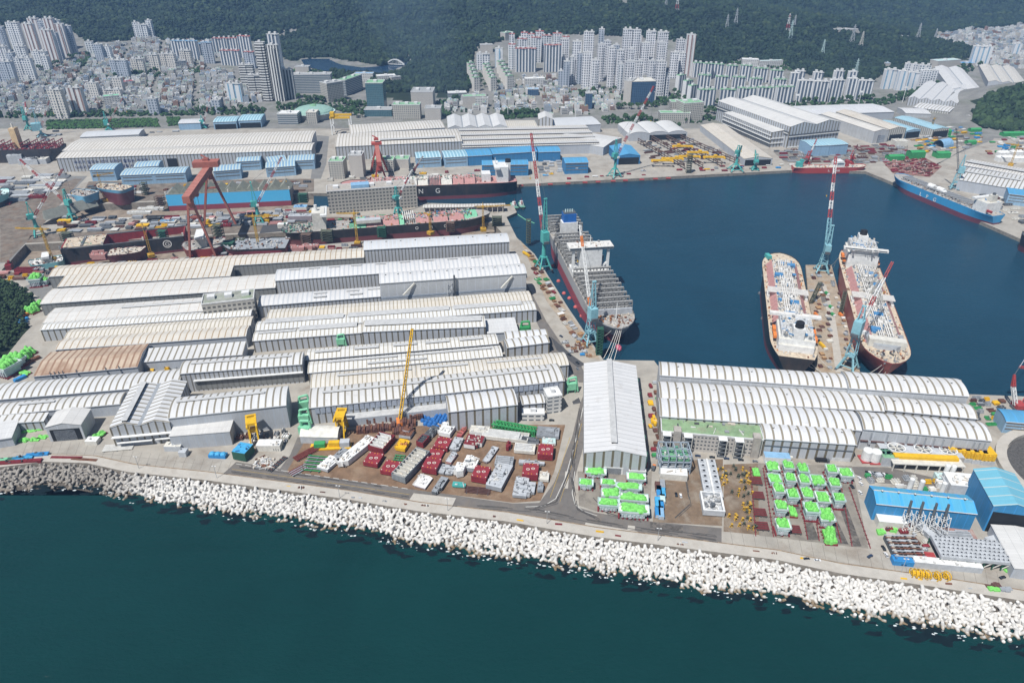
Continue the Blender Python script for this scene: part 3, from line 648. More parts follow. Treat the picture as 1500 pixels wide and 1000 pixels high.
def wallm_(k): c = WS[k]; return stripes("wall_sheet_"+k, c[0], c[1], c[2], c[3], amt=.3)
dark_in = mat("painted_opening_shade", (.018, .02, .022), .9, .3, .1); ventm = mat("roof_vent_metal", (.50, .50, .49), .5); slitm = mat("vent_slot_shadow", (.05, .048, .045), .9); pipem = mat("gutter_metal", (.58, .59, .60), .4)  # near-black panel colour stands in for the shade inside open hall fronts
HALLS = {}
def prof(kind, D, h, rise, nb):
    """roof section across the depth: list of (v, z)"""
    pts = []
    for k in range(nb):
        a, c = D*k/nb, D*(k+1)/nb
        if kind == 'arch':
            n = 10
            for i in range(n+1):
                if i == 0 and k: continue
                t = i/n; pts.append((a+(c-a)*t, h+rise*(1-(2*t-1)**2)**.8))
        elif kind == 'gable': pts += ([(a, h)] if k == 0 else [])+[((a+c)/2, h+rise), (c, h)]
        elif kind == 'mono': pts += [(a, h), (c, h+rise)]
        elif kind == 'hip4': pts += ([(a, h)] if k == 0 else [])+[(a+(c-a)*.28, h+rise*.8), ((a+c)/2, h+rise), (a+(c-a)*.72, h+rise*.8), (c, h)]
        else: pts += [(a, h), (c, h+.4)]
    return pts
def hall(label, A, B, C, h, kind='arch', rise=3.0, rs="w", ws="s", nb=1, axis='u', group=None, name="workshop_hall", cat="hall", mon=(), vents=0, doors=(), base=0.0, trim=True, low=None):
    rise *= .8 if kind == 'arch' else 1
    a = G(*A, h); b_ = G(*B, h); c = G(*C, h)
    u = (b_-a); W = u.length; u.normalize(); v = Vector((-u.y, u.x, 0)); D = abs((c-a).dot(v))
    t = thing(name, label, cat, (a.x, a.y, base), math.atan2(u.y, u.x), group); hh = h-base
    lw, ld = (W, D) if axis == 'u' else (D, W)     # lw along the ridge, ld across it
    fn = (lambda p: p) if axis == 'u' else (lambda p: (p[1], p[0], p[2]))
    pr = prof(kind, ld, hh, rise, nb)
    rl, wl_ = roofm(rs), wallm_(ws)
    bw = MB(); zb = -.2 if low is None else low
    front = [(0, zb)]+[(ld*0, hh-.06)]+[(x, z-.06) for x, z in pr[1:-1]]+[(ld, hh-.06)]+[(ld, zb)]
    k = len(front)
    vs = [(0, y, z) for y, z in front]+[(lw, y, z) for y, z in front]
    fs = [tuple(range(k-1, -1, -1)), tuple(range(k, 2*k))]+[(0, k, k+1, 1), (k-2, k-1, 2*k-1, 2*k-2)][:2]
    fs[2] = (0, 1, k+1, k)[::-1]; fs[3] = (k-2, k-1, 2*k-1, 2*k-2)[::-1]
    bw.add(vs, fs, wl_)
    if axis == 'v': bw.v = [fn(p) for p in bw.v]; bw.f = [f[::-1] for f in bw.f]
    wo = bw.build("wall", t)
    br = MB(); o = .35; k = len(pr); pr2 = [(pr[0][0]-o, pr[0][1]-.05)]+pr[1:-1]+[(pr[-1][0]+o, pr[-1][1]-.05)]
    up = [(x, y, z+dz) for dz in (.25, 0) for x in (-o, lw+o) for y, z in pr2]
    fs = []
    for i in range(k-1): fs += [(i, k+i, k+i+1, i+1), (2*k+i+1, 3*k+i+1, 3*k+i, 2*k+i)]
    for i in range(k-1): fs += [(i, i+1, 2*k+i+1, 2*k+i), (k+i+1, k+i, 3*k+i, 3*k+i+1)]
    fs += [(0, 2*k, 3*k, k), (k-1, 2*k-1, 4*k-1, 3*k-1)]
    br.add(up, fs, rl)
    if axis == 'v':
        ro = br.build("roof", t); ro.rotation_euler = (0, 0, PI/2); ro.scale = (1, -1, 1)
    else: ro = br.build("roof", t)
    def zr(y):
        return lerp(pr, y)
    if mon:
        for (y0, y1, x0, x1, mh) in mon:
            m_ = MB(); ya, yb = y0*ld, y1*ld; xa, xb = x0*lw, x1*lw; z0 = max(zr(ya), zr(yb), zr((ya+yb)/2)); zz = z0+mh*1.7
            m_.add([fn((xa, ya, min(zr(ya), zr(yb))-.1)), fn((xb, ya, min(zr(ya), zr(yb))-.1)), fn((xb, yb, min(zr(ya), zr(yb))-.1)), fn((xa, yb, min(zr(ya), zr(yb))-.1)), fn((xa, ya, zz)), fn((xb, ya, zz)), fn((xb, yb, zz)), fn((xa, yb, zz))],
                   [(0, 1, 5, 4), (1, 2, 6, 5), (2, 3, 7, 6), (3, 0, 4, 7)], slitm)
            e = .5; q = [fn(p) for p in ((xa-e, ya-e, zz), (xb+e, ya-e, zz), (xb+e, yb+e, zz), (xa-e, yb+e, zz), (xa-e, ya-e, zz+.35), (xb+e, ya-e, zz+.35), (xb+e, yb+e, zz+.35), (xa-e, yb+e, zz+.35))]
            m_.add(q, [(4, 5, 6, 7), (0, 1, 5, 4), (1, 2, 6, 5), (2, 3, 7, 6), (3, 0, 4, 7)], ventm); m_.build("ridge_vent", t)
    for k in range(1, nb):
        y = ld*k/nb; m_ = MB(); q = [fn(p) for p in ((-.3, y-1.5, hh+.1), (lw+.3, y-1.5, hh+.1), (lw+.3, y+1.5, hh+.1), (-.3, y+1.5, hh+.1), (-.3, y-1.5, hh+.75), (lw+.3, y-1.5, hh+.75), (lw+.3, y+1.5, hh+.75), (-.3, y+1.5, hh+.75))]; m_.add(q, [(4, 5, 6, 7), (0, 1, 5, 4), (1, 2, 6, 5), (2, 3, 7, 6), (3, 0, 4, 7)], grey); m_.build("valley_gutter", t)
    if vents:
        m_ = MB()
        for i in range(vents):
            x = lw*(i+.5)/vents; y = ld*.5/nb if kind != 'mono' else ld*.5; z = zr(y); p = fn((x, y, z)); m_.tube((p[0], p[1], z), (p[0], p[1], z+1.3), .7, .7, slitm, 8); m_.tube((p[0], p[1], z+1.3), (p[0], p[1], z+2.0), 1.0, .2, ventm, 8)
        m_.build("ventilators", t)
    if trim and axis == 'u':
        m_ = MB(); m_.box(-.3, lw+.3, -o-.45, -o, hh-.35, hh+.12, pipem); m_.build("gutter", t)
    for dr in doors:      # (side, x0, x1, z1, material)  side f / l / r in hall frame
        sd, x0, x1, z1, dm = dr; m_ = MB(); WW, DD = W, D
        if sd == 'f': m_.box(x0*WW, x1*WW, -.12, .05, .05, z1, dm)
        elif sd == 'r': m_.box(WW-.05, WW+.12, x0*DD, x1*DD, .05, z1, dm)
        else: m_.box(-.12, .05, x0*DD, x1*DD, .05, z1, dm)
        m_.build("door", t)  # dark panels here are openings with their shade painted on, not doors
    t["_dims"] = (W, D, hh); HALLS[label] = (t, W, D, hh, zr); return t
doorg = mat("grey_sheet_door", (.33, .36, .40), .6); doorl = mat("pale_sheet_door", (.55, .56, .56), .6)
GW = "white roofed workshops west of the quay"; GE = "white roofed workshops south of the harbour"; GF = "long halls behind the docks"
mon3 = [(.38, .62, .05, .6, .7)]
hall("northernmost long white shed behind the tall ribbed block, brown-seamed roof", (71, 405), (533, 377), (77, 390), 16, 'gable', 2.5, "b", "d", group=GW)
hall("beige brown-striped lean-to shed along the northernmost long shed", (84, 420), (337, 404), (88, 407), 15, 'mono', 2.2, "b", "d", group=GW)
hall("tall grey ribbed hall with a white arched roof nearest the docks", (533, 366), (746, 354), (535, 353), 32, 'arch', 4, "g", "sn", group=GW, vents=10)
hall("wide cream shed with thin seams and a stained concrete wall", (59, 445), (403, 421), (68, 424), 15, 'arch', 2.2, "bw", "d", group=GW)
hall("white arched hall with roof vent slots behind the tall plain grey hall", (403, 411), (762, 386), (404, 395), 24, 'arch', 4, "wd", "sn", group=GW, mon=[(.60, .68, x, x+.04, .5) for x in (.05, .13, .21, .30, .40, .50, .60, .70, .80)])
hall("tall plain grey hall with two slanted pipes and a stack on its wall", (556, 415), (771, 400), (555, 401), 33, 'arch', 4.5, "wd", "p", group=GW, vents=12)
hall("low beige shed left of the small office block with green roof decks", (63, 473), (302, 455), (75, 452), 13, 'gable', 1.8, "bw", "g", group=GW, mon=[(.5, .58, .45, .95, .6)])
hall("white low arched shed right of the small office block, vent slots on its roof", (378, 448), (557, 434), (380, 433), 15, 'arch', 2.5, "wd", "sn", group=GW, mon=[(.55, .65, x, x+.1, .5) for x in (.45, .72, .9)]+[(.2, .3, x, x+.1, .5) for x in (.45, .75)])
hall("white narrow-striped shed bay at the left edge below the beige shed", (59, 483), (367, 462), (64, 473), 14, 'gable', 1.6, "wn", "s", group=GW)
hall("second narrow-striped bay of the left multi-bay shed", (94, 496), (367, 476), (98, 483), 14, 'gable', 1.6, "bn", "s", group=GW)
hall("third cream bay of the left multi-bay shed, beige roof seams", (81, 512), (360, 492), (89, 496), 14, 'gable', 1.8, "b", "g", group=GW)
hall("low white striped shed between the rusty roof and the multi-bay shed", (206, 530), (355, 519), (208, 513), 11, 'mono', 1.6, "w", "g", group=GW)
hall("rust-stained brown roofed shed with small wall chimneys at the left", (49, 551), (201, 537), (63, 517), 14, 'gable', 3, "r", "g", group=GW)
hall("long white striped shed running off the left edge behind the cross shed", (-30, 587), (262, 563), (-24, 564), 14, 'arch', 3.2, "w", "g", group=GW)
hall("taller white striped hall with a louvred grey front above the cross shed", (263, 547), (442, 533), (268, 529), 21, 'arch', 3.4, "w", "sn", group=GW, mon=[(.45, .52, .08, .9, .5)])
hall("second white striped shed from the front at the left edge", (-30, 610), (176, 591), (-22, 593), 12, 'arch', 2.2, "w", "g", group=GW, mon=[(.5, .62, .25, .5, .6)])
hall("low striped shed behind the open gate shed at the left edge", (-30, 622), (64, 616), (-25, 612), 10, 'mono', 1.4, "w", "s", group=GW)
hall("cross shed of two bays with its ridge running inland and a striped gable", (160, 627), (248, 619), (199, 565), 20, 'gable', 3.6, "w", "s", 2, 'v', group=GW, mon=[(.22, .30, .03, .95, 1.0)], doors=[('f', .1, .6, 5, doorg)])
hall("white striped hall with a grey band front beside the yellow gantry", (246, 612), (419, 593), (254, 583), 24, 'arch', 4, "w", "g", group=GW, mon=[(.55, .62, .05, .8, .6)])
hall("plain grey windowless shed in front of the striped hall by the yellow gantry", (248, 639), (336, 632), (256, 616), 14, 'mono', .6, "p", "g", group=GW, trim=False)
hall("gate shed with a wide grey door and green pipes on its side", (66, 626), (118, 622), (75, 603), 15, 'gable', 3.2, "p", "p", 1, 'v', group=GW, doors=[('f', .08, .93, 12, dark_in), ('f', .18, .78, 11, doorg)])
hall("small plain grey shed at the far left beside the gate shed", (-20, 646), (17, 640), (-12, 622), 9, 'mono', 1.5, "p", "g", group=GW)
hall("long cream narrow-striped shed below the tall plain grey hall", (391, 469), (780, 440), (393, 454), 15, 'gable', 1.8, "bn", "g", group=GW)
hall("long shed with a patched white and cream roof, grey end wall at the quay", (374, 484), (786, 453), (379, 471), 16, 'gable', 1.8, "wn", "s", group=GW, mon=[(.5, .95, .03, .3, .5), (.5, .95, .32, .68, .5), (.5, .95, .7, .95, .5)])
hall("low shed with long roof slots left of the dark-walled hall", (370, 499), (530, 487), (373, 485), 14, 'gable', 1.8, "wn", "s", group=GW, mon=[(.48, .62, .05, .38, .5), (.48, .9, .42, .95, .6)])
hall("dark-walled hall with a white raised roof monitor in the middle", (530, 486), (711, 478), (533, 470), 19, 'gable', 2, "wn", "s", group=GW, mon=[(.35, .8, .02, .97, .7)])
hall("small flat white canopy shed beside the green dust collector", (714, 488), (759, 485), (713, 468), 11, 'flat', .3, "p", "g", group=GW)
hall("white shed bay with several short roof monitors in the middle block", (447, 527), (730, 503), (450, 512), 14, 'gable', 2, "wn", "s", group=GW, mon=[(.4, .55, x, x+.12, .6) for x in (.05, .25, .45, .62, .8)])
hall("white shed bay with a long roof slot below the short monitors", (451, 546), (736, 521), (453, 530), 14, 'gable', 2, "wn", "s", group=GW, mon=[(.6, .7, .1, .45, .6), (.6, .7, .5, .95, .6), (.2, .3, .3, .6, .5)])
hall("cream striped hall with soot-stained roof at the end of the quay road", (455, 568), (833, 534), (459, 548), 15, 'arch', 3, "bn", "s", group=GW, mon=[(.48, .56, .1, .38, .6), (.48, .56, .42, .6, .6), (.48, .54, .68, .9, .4)])
hall("front long white striped hall with a row of grey louvres", (453, 597), (827, 557), (459, 569), 18, 'arch', 3.4, "w", "s", group=GW, mon=[(.52, .59, .05, .95, .6)])
hall("white arched shed with broad brown wall strips beside the block yard", (657, 603), (758, 592), (650, 580), 21, 'arch', 4, "k", "k", group=GW)
hall("short white arched shed right of the brown-stripped shed", (765, 592), (798, 589), (760, 580), 10, 'arch', 2, "w", "s", group=GW)
hall("small arched shed at the quay road, upper of two", (741, 497), (803, 493), (738, 486), 13, 'arch', 2.4, "k", "g", group=GW)
hall("small arched shed at the quay road, lower of two with dark wall strips", (743, 509), (805, 501), (741, 497), 13, 'arch', 2.4, "k", "k", group=GW)
hall("white gabled hall with a grey-striped gable between the quay road and harbour", (856, 663), (947, 668), (873, 533), 20, 'gable', 4.6, "q", "k", 1, 'v', group=GE, mon=[(.44, .52, .06, 1.0, 1.0)], doors=[('f', .36, .62, 6, doorg), ('f', .33, .65, 7.2, white)])
hall("northern striped bay of the east block beside the harbour, left part", (967, 549), (1243, 568), (969, 530), 25, 'arch', 3.5, "k", "p", group=GE, vents=5)
hall("taller striped bay at the harbour edge of the east block, right part", (1244, 568), (1419, 580), (1237, 544), 28, 'arch', 4, "k", "p", group=GE, vents=5)
hall("second striped bay of the east block, long left part", (967, 583), (1296, 602), (968, 559), 20, 'arch', 3, "k", "k", group=GE, vents=6)
hall("second striped bay of the east block, short right part with a broken vent", (1297, 600), (1432, 613), (1288, 580), 22, 'arch', 3.4, "k", "k", group=GE, vents=4)
hall("third striped bay of the east block above the green roof deck", (967, 609), (1262, 630), (968, 583), 20, 'arch', 3.2, "k", "k", group=GE)
hall("third striped bay of the east block at right with exhaust pipes down its wall", (1265, 628), (1452, 645), (1253, 602), 21, 'arch', 4, "k", "p", group=GE, vents=5)
hall("front striped hall of the east block with slanting brown wall strips", (1119, 642), (1255, 651), (1113, 618), 18, 'arch', 3.6, "k", "k", group=GE, vents=4, doors=[('f', .78, .97, 3.5, doorl)])
hall("long blue shed with lattice exhaust towers along its front", (1284, 737), (1431, 752), (1271, 711), 16, 'gable', 3.4, "C", "C", name="blue_shed", cat="shed", vents=6)
hall("tall blue gabled shed with its end open to the sea road", (1456, 741), (1520, 749), (1427, 687), 24, 'gable', 4, "E", "C", 1, 'v', name="blue_shed", cat="shed", doors=[('f', .04, .97, 19, dark_in)])
hall("white low shed at the lower right corner beside the tall blue shed", (1486, 832), (1560, 842), (1458, 769), 9, 'gable', 1.5, "p", "g", 1, 'v', name="white_shed", cat="shed")
hall("light blue striped-roof shed at the right edge behind the red crane", (1474, 617), (1530, 622), (1458, 598), 12, 'arch', 2.4, "D", "b", name="blue_shed", cat="shed")
hall("rearmost low white shed above the long twin halls at left", (117, 201), (203, 197), (120, 193), 12, 'gable', 2, "g", "g", group=GF)
hall("rear one of the twin long white halls at left", (91, 221), (456, 208), (95, 204), 24, 'gable', 3, "h", "g", group=GF)
hall("front one of the twin long white halls, blue slogan on its wall", (82, 232), (456, 220), (86, 221), 25, 'gable', 3, "h", "s", group=GF, doors=[('f', .42, .46, 18, dark_in)])
hall("white hall left of the wavy roof with a cream roof corner", (513, 195), (652, 187), (516, 183), 20, 'gable', 2.5, "h", "g", group=GF)
hall("large white hall with ribbed grey front behind the apartment-like dock office", (491, 215), (677, 207), (494, 196), 26, 'gable', 3.5, "h", "s", group=GF, mon=[(.2, .3, .35, .95, 1)])
hall("white hall of four waves across its roof", (656, 188), (743, 186), (642, 171), 22, 'gable', 5.5, "p", "p", 4, 'v', group=GF)
for i, (a, b_, c) in enumerate([((672, 194), (862, 190), (674, 187)), ((674, 201), (868, 197), (675, 194)), ((677, 208), (872, 203), (677, 201)), ((677, 216), (878, 211), (678, 208))]):
    hall("white and brown ribbed flat shed behind the blue sheds, %s row from the back" % ORD[i], a, b_, c, 18, 'gable', 2, "f", "g", group=GF, mon=[(.1, .35, .0, 1.0, .7)])
hall("plain cream shed strip between the wavy roof and the tall white gable", (742, 189), (788, 188), (745, 177), 17, 'gable', 2, "bn", "g", group=GF)
hall("tall white gabled house-like hall above the ribbed flat sheds", (789, 175), (810, 175), (779, 167), 32, 'gable', 6, "p", "k", 1, 'v', group=GF)
hall("plain grey shed strip right of the tall white gable", (809, 185), (880, 182), (810, 173), 17, 'gable', 2, "g", "g", group=GF)
hall("pale diagonal shed at the right end of the ribbed flat sheds", (884, 216), (911, 202), (852, 187), 16, 'gable', 3.5, "p", "g", 1, 'v', group=GF)
hall("three low curved roofs at the back of the steel stockyard", (922, 197), (1007, 194), (930, 181), 14, 'arch', 5.5, "p", "g", 3, 'v', group=GF, doors=[('f', .35, .98, 11, dark_in)])
hall("long cream shed beside the steel stockyard with its dark end at the quay", (1090, 233), (1132, 232), (998, 184), 13, 'gable', 4, "b", "g", 1, 'v', group=GF, doors=[('f', .05, .95, 11, dark_in)])
hall("huge white twin-gabled assembly hall with striped walls", (1158, 186), (1232, 179), (1066, 147), 42, 'gable', 7, "p", "k", 2, 'v', group=GF)
hall("stepped white side hall along the huge assembly hall", (1131, 194), (1155, 192), (1065, 165), 30, 'mono', 3, "p", "k", 1, 'v', group=GF)
hall("white hall with a smooth front and sliding door below the striped gable", (1281, 193), (1303, 191), (1216, 166), 24, 'gable', 3.5, "bw", "p", 1, 'v', group=GF, doors=[('f', .35, .8, 15, doorg), ('f', .33, .5, 15.5, dark_in)])
hall("cream hall with a striped open gable beside the smooth white hall", (1303, 190), (1328, 188), (1236, 163), 23, 'gable', 4, "b", "w", 1, 'v', group=GF, doors=[('f', .1, .85, 12, dark_in)])
hall("light blue open shed right of the striped gable", (1328, 192), (1349, 190), (1301, 177), 16, 'gable', 2.5, "L", "b", 1, 'v', group=GF, doors=[('f', .03, .97, 13, dark_in)])
hall("light blue long shed with a white striped side and dark end", (1368, 190), (1391, 188), (1326, 171), 18, 'gable', 2.5, "L", "w", 1, 'v', group=GF, doors=[('f', .03, .97, 14, dark_in)])
hall("long white striped low hall below the white apartment slabs", (1186, 168), (1310, 164), (1184, 155), 16, 'gable', 2.5, "q", "g", group=GF)
hall("short white hall left of the roundabout road", (1327, 166), (1364, 167), (1319, 158), 12, 'gable', 2.5, "q", "p", group=GF)
hall("four-bay white hall running up towards the far town", (1330, 144), (1402, 152), (1391, 124), 22, 'gable', 5.5, "q", "s", 4, 'v', group=GF)
hall("arched shed with bold white strips before the four-bay hall", (1338, 157), (1391, 164), (1341, 149), 13, 'arch', 3, "k", "w", group=GF)
hall("taller two-bay hall behind the four-bay hall", (1393, 131), (1440, 134), (1456, 103), 24, 'gable', 6, "q", "g", 2, 'v', group=GF)
hall("farthest brown-patched halls at the right edge", (1448, 120), (1505, 124), (1505, 100), 22, 'gable', 5, "h", "g", 3, 'v', group=GF)
hall("small white shed at the foot of the headland wood", (1409, 169), (1428, 172), (1430, 158), 9, 'gable', 2, "p", "p", 1, 'v', group=GF)
hall("white ribbed shed roof behind the blue-hulled gas carrier, upper one", (1411, 242), (1506, 259), (1413, 232), 18, 'gable', 2, "f", "g", group=GF, mon=[(.3, .5, .0, 1.0, .8)])
hall("white ribbed shed roof behind the blue-hulled gas carrier, lower one", (1404, 263), (1498, 279), (1410, 244), 18, 'gable', 2.5, "w", "g", group=GF, mon=[(.48, .54, .0, .9, .8)])
BG = "blue block sheds by the docks"
def bs(lab, A, B, C, h=17, k='arch', r=3, rs="B", ws="b", **kw): return hall(lab, A, B, C, h, k, r, rs, ws, name="blue_shed", cat="shed", group=BG, **kw)
bs("pale blue arched shed standing alone at the left below the slogan wall", (131, 249), (167, 248), (137, 240), 20)
bs("pale blue arched shed, left one of the joined pair", (176, 257), (224, 255), (182, 247)); bs("pale blue arched shed, right one of the joined pair", (224, 255), (271, 253), (228, 246))
bs("pale blue arched shed half hidden behind the joined pair", (196, 245), (232, 243), (200, 237)); bs("pale blue arched shed right of the red goliath crane's head", (312, 251), (352, 248), (308, 243))
bs("pale blue arched shed behind and right of the goliath crane", (346, 237), (381, 235), (344, 231)); bs("pale blue arched shed in front of the two at the road", (389, 246), (432, 243), (388, 238))
bs("pale blue arched shed tucked behind the front one by the road", (393, 238), (420, 235), (390, 230), 18); bs("pale blue arched shed nearest the road, at the right end of its row", (421, 236), (460, 234), (420, 228))
bs("grey-blue shed at the end of the ivy bank", (261, 181), (293, 180), (262, 175), 14, rs="g"); bs("open-fronted blue shed above the twin halls, left", (312, 179), (346, 178), (316, 171), 16, rs="L", doors=[('f', .05, .97, 11, dark_in)]); bs("open-fronted blue shed above the twin halls, right", (349, 177), (382, 176), (352, 168), 16, rs="L", doors=[('f', .05, .97, 11, dark_in)])
bs("light blue arched shed with ribbed roof, leftmost behind the black gas carrier", (610, 232), (646, 230), (608, 223), 18, rs="L"); bs("light blue arched shed, second behind the black gas carrier", (651, 231), (685, 229), (650, 221), 18, rs="L")
bs("mid blue gabled shed, third behind the black gas carrier", (686, 229), (721, 227), (685, 219), 18, 'gable', 3, "D", "D"); bs("mid blue gabled shed, fourth behind the black gas carrier", (722, 226), (755, 224), (720, 217), 18, 'gable', 3, "D", "D"); bs("mid blue gabled shed, fifth behind the black gas carrier", (755, 224), (787, 222), (752, 215), 18, 'gable', 3, "D", "D")
bs("mid blue gabled shed behind the yard of grey plates", (789, 223), (821, 222), (787, 215), 18, 'gable', 3, "D", "D"); bs("mid blue front shed right behind the gas carrier's bridge", (706, 242), (774, 241), (701, 235), 20, 'gable', 3, "D", "D"); bs("mid blue shed alone on the quay apron", (828, 239), (862, 238), (823, 231), 20, 'gable', 3, "D", "D")
bs("sky blue gabled shed with an open dark front beside the quay crane", (905, 229), (938, 228), (891, 214), 16, 'gable', 4, "D", "D", axis='v', doors=[('f', .05, .95, 13, dark_in)])
bs("light blue twin shed with vents in front of the huge assembly hall", (1188, 214), (1216, 213), (1180, 205), 20, 'gable', 2, "L", "b"); bs("light blue twin shed right half in front of the assembly hall", (1217, 213), (1243, 211), (1211, 203), 20, 'gable', 2, "L", "b")
bs("blue shed with white lettering at the right edge of the quay", (1478, 284), (1530, 290), (1484, 274), 17, 'gable', 2, "D", "b")
def onhall(label): return HALLS[label]
t, W, D, h, zr = onhall("front one of the twin long white halls, blue slogan on its wall")
navy = mat("navy_lettering", (.02, .04, .16), .6)
text("lettering", "우리가 잘되는 것이 나라가 잘되는 것이며", 7.0, navy, t, (W*.062, -.25, 14), align='LEFT', space=1.1)
text("lettering", "나라가 잘되는 것이 우리가 잘될 수 있는 길이다", 6.6, navy, t, (W*.062, -.25, 5), align='LEFT', space=1.1)
t, W, D, h, zr = onhall("tall plain grey hall with two slanted pipes and a stack on its wall")
for x in (.15, .82):
    b = MB(); b.bar((x*W, -4.5, h*.55), (x*W+14, -.6, h*.93), 1.6, offw); b.build("slanted_duct", t)
b = MB(); b.tube((W*.5, -3, 0), (W*.5, -3, h+5), 1.2, 1.1, dgrey, 10); b.build("stack", t)
b = MB(); b.lattice((W*.465, -4, 0), (W*.465, -4, h*.9), 5, 5, 6, [lgrey], .4); b.build("stair_tower", t)
b = MB(); b.box(-.1, W+.1, -.25, 0, h*.40, h*.47, mat("blue_grey_band", (.33, .37, .42), .6)); b.build("wall_band", t)
t, W, D, h, zr = onhall("third striped bay of the east block at right with exhaust pipes down its wall")
for x in (.07, .2, .36, .43, .5, .57, .64, .71, .88, .92, .96):
    b = MB(); b.tube((x*W, -1.6, 3), (x*W, -1.2, h*.9), .55, .55, grey, 7); b.box(x*W-.8, x*W+.8, -2.4, -.4, h*.35, h*.5, lgrey); b.build("exhaust_pipe", t)
b = MB(); b.bar((0, -.6, h*.45), (W, -.6, h*.52), .9, brown); b.build("pipe_run", t)
t, W, D, h, zr = onhall("front striped hall of the east block with slanting brown wall strips")
b = MB(); b.bar((W*.02, -.3, h*.62), (W*.98, -.3, h*.62), .3, dgrey, .8); b.build("wall_band", t)
b = MB(); b.box(W*.02, W*.3, -9, -1.2, 0, 6, white, ltblue); b.build("annex", t)
t, W, D, h, zr = onhall("long blue shed with lattice exhaust towers along its front")
for x in (.37, .62):
    b = MB()
    for dx in (-4, 4):
        b.lattice((x*W+dx, -7, 0), (x*W+dx, -5, h*.98), 5.5, 4.5, 5, [white], .45); b.tube((x*W+dx, -4.6, h*.5), (x*W+dx, -2.5, h+8), 1.0, .9, dgrey, 9)
    b.build("exhaust_tower", t)
b = MB(); b.box(W*.03, W*.32, -8, -.15, 0, 6.5, offw, white); b.build("lean_to", t)
b = MB(); b.box(-.2, W*.95, D*.52, D*.55, h+3.5, h+4.1, offw); b.build("ridge_walkway", t)
t, W, D, h, zr = onhall("cross shed of two bays with its ridge running inland and a striped gable")
b = MB(); b.box(W*.0, W, -3.2, -.15, 11, 11.5, white); b.box(W*.06, W*.65, -3, -.15, 5.2, 5.6, white); b.box(W*.7, W, -3, -.15, 5.6, 6.0, white); b.build("canopy", t)
t, W, D, h, zr = onhall("taller white striped hall with a louvred grey front above the cross shed")
b = MB(); b.box(W*.1, W, -2.6, -.2, h*.58, h*.62, white); b.box(W*.1, W, -.35, -.15, h*.1, h*.5, wallm_("d")); b.build("louvred_canopy", t)
t, W, D, h, zr = onhall("front long white striped hall with a row of grey louvres")
b = MB(); k = 46
for i in range(k): b.box(W*(.02+.96*i/k), W*(.02+.96*i/k)+3.6, -.55, -.12, h*.62, h*.93, MATS.get("louvre_blue") or mat("louvre_blue", (.36, .40, .47), .5))
b.build("louvres", t)
b = MB(); b.box(W*.1, W*.58, -9, -.2, 0, h*.42, wallm_("g"), ventm); b.build("side_aisle", t)
t, W, D, h, zr = onhall("rust-stained brown roofed shed with small wall chimneys at the left")
for x in (.17, .21, .25, .29, .42, .7, .83):
    b = MB(); b.tube((x*W, -1, 2), (x*W, -1, h*.85), .5, .5, lgrey, 7); b.tube((x*W, -1, h*.85), (x*W-1, .6, h+2.6), .5, .5, dgrey, 7); b.build("chimney", t)
t, W, D, h, zr = onhall("huge white twin-gabled assembly hall with striped walls")
b = MB(); b.box(W*.0, W, -2, -.2, h*.52, h*.56, white); b.box(W*.0, W, -1.2, -.15, h*.57, h*.63, dgrey); b.box(0, W, -2, -.2, h*.02, h*.06, white); b.build("canopy", t)
b = MB(); b.box(-1.5, -.15, 2, D, h*.70, h*.76, dgrey); b.box(-2.5, -.15, 2, D, h*.66, h*.69, white); b.build("side_glazing", t)
t, W, D, h, zr = onhall("stepped white side hall along the huge assembly hall")
b = MB()
for z in (.25, .5, .75): b.box(-1.6, -.15, 0, D, h*z, h*z+1.2, white)
b.box(-.5, -.1, 0, D, h*.05, h*.22, dgrey); b.box(-.5, -.1, 0, D, h*.3, h*.47, dgrey); b.build("side_gallery", t)
b = MB(); b.box(0, W, -1.4, -.15, h*.55, h*.62, white); b.box(0, W, -1.4, -.15, h*.25, h*.3, white); b.build("canopy", t)
t, W, D, h, zr = onhall("white gabled hall with a grey-striped gable between the quay road and harbour")
for i in range(6):
    y = D*(.06+.16*i); b = MB(); b.tube((W+1.2, y, .5), (W+1.2, y, h*.8), .8, .8, mint, 8); b.tube((W+1.2, y, h*.8), (W-.4, y+2.5, h*.95), .8, .8, mint, 8); b.box(W+.3, W+3, y+1.2, y+4, 0, 5, red); b.build("dust_duct", t)
for lab in ("blue shed with white lettering at the right edge of the quay", "mid blue front shed right behind the gas carrier's bridge", "mid blue shed alone on the quay apron", "light blue striped-roof shed at the right edge behind the red crane"):
    t, W, D, h, zr = onhall(lab)
    b = MB()
    for z in (.35, .62, .85): b.box(W*.04, W*.96, -.3, -.12, h*z, h*z+.9, mat("louvre_brown", (.20, .17, .13), .7))
    b.build("louvres", t)
    b = MB(); b.box(W*.46, W*.50, -.4, -.12, h*.48, h*.56, white); b.box(W*.52, W*.56, -.4, -.12, h*.48, h*.56, white); b.build("wall_mark", t)
for lab, (t, W, D, h, zr) in list(HALLS.items()):
    if "arched shed" in lab and "blue" in lab:
        b = MB(); b.box(W*.06, W*.94, -.35, -.12, h*.72, h*.78, mat("louvre_brown", (.20, .17, .13), .7)); b.box(W*.06, W*.94, -.35, -.12, h*.40, h*.46, MATS["louvre_brown"]); b.build("louvres", t)
for t, *_ in HALLS.values(): del t["_dims"]
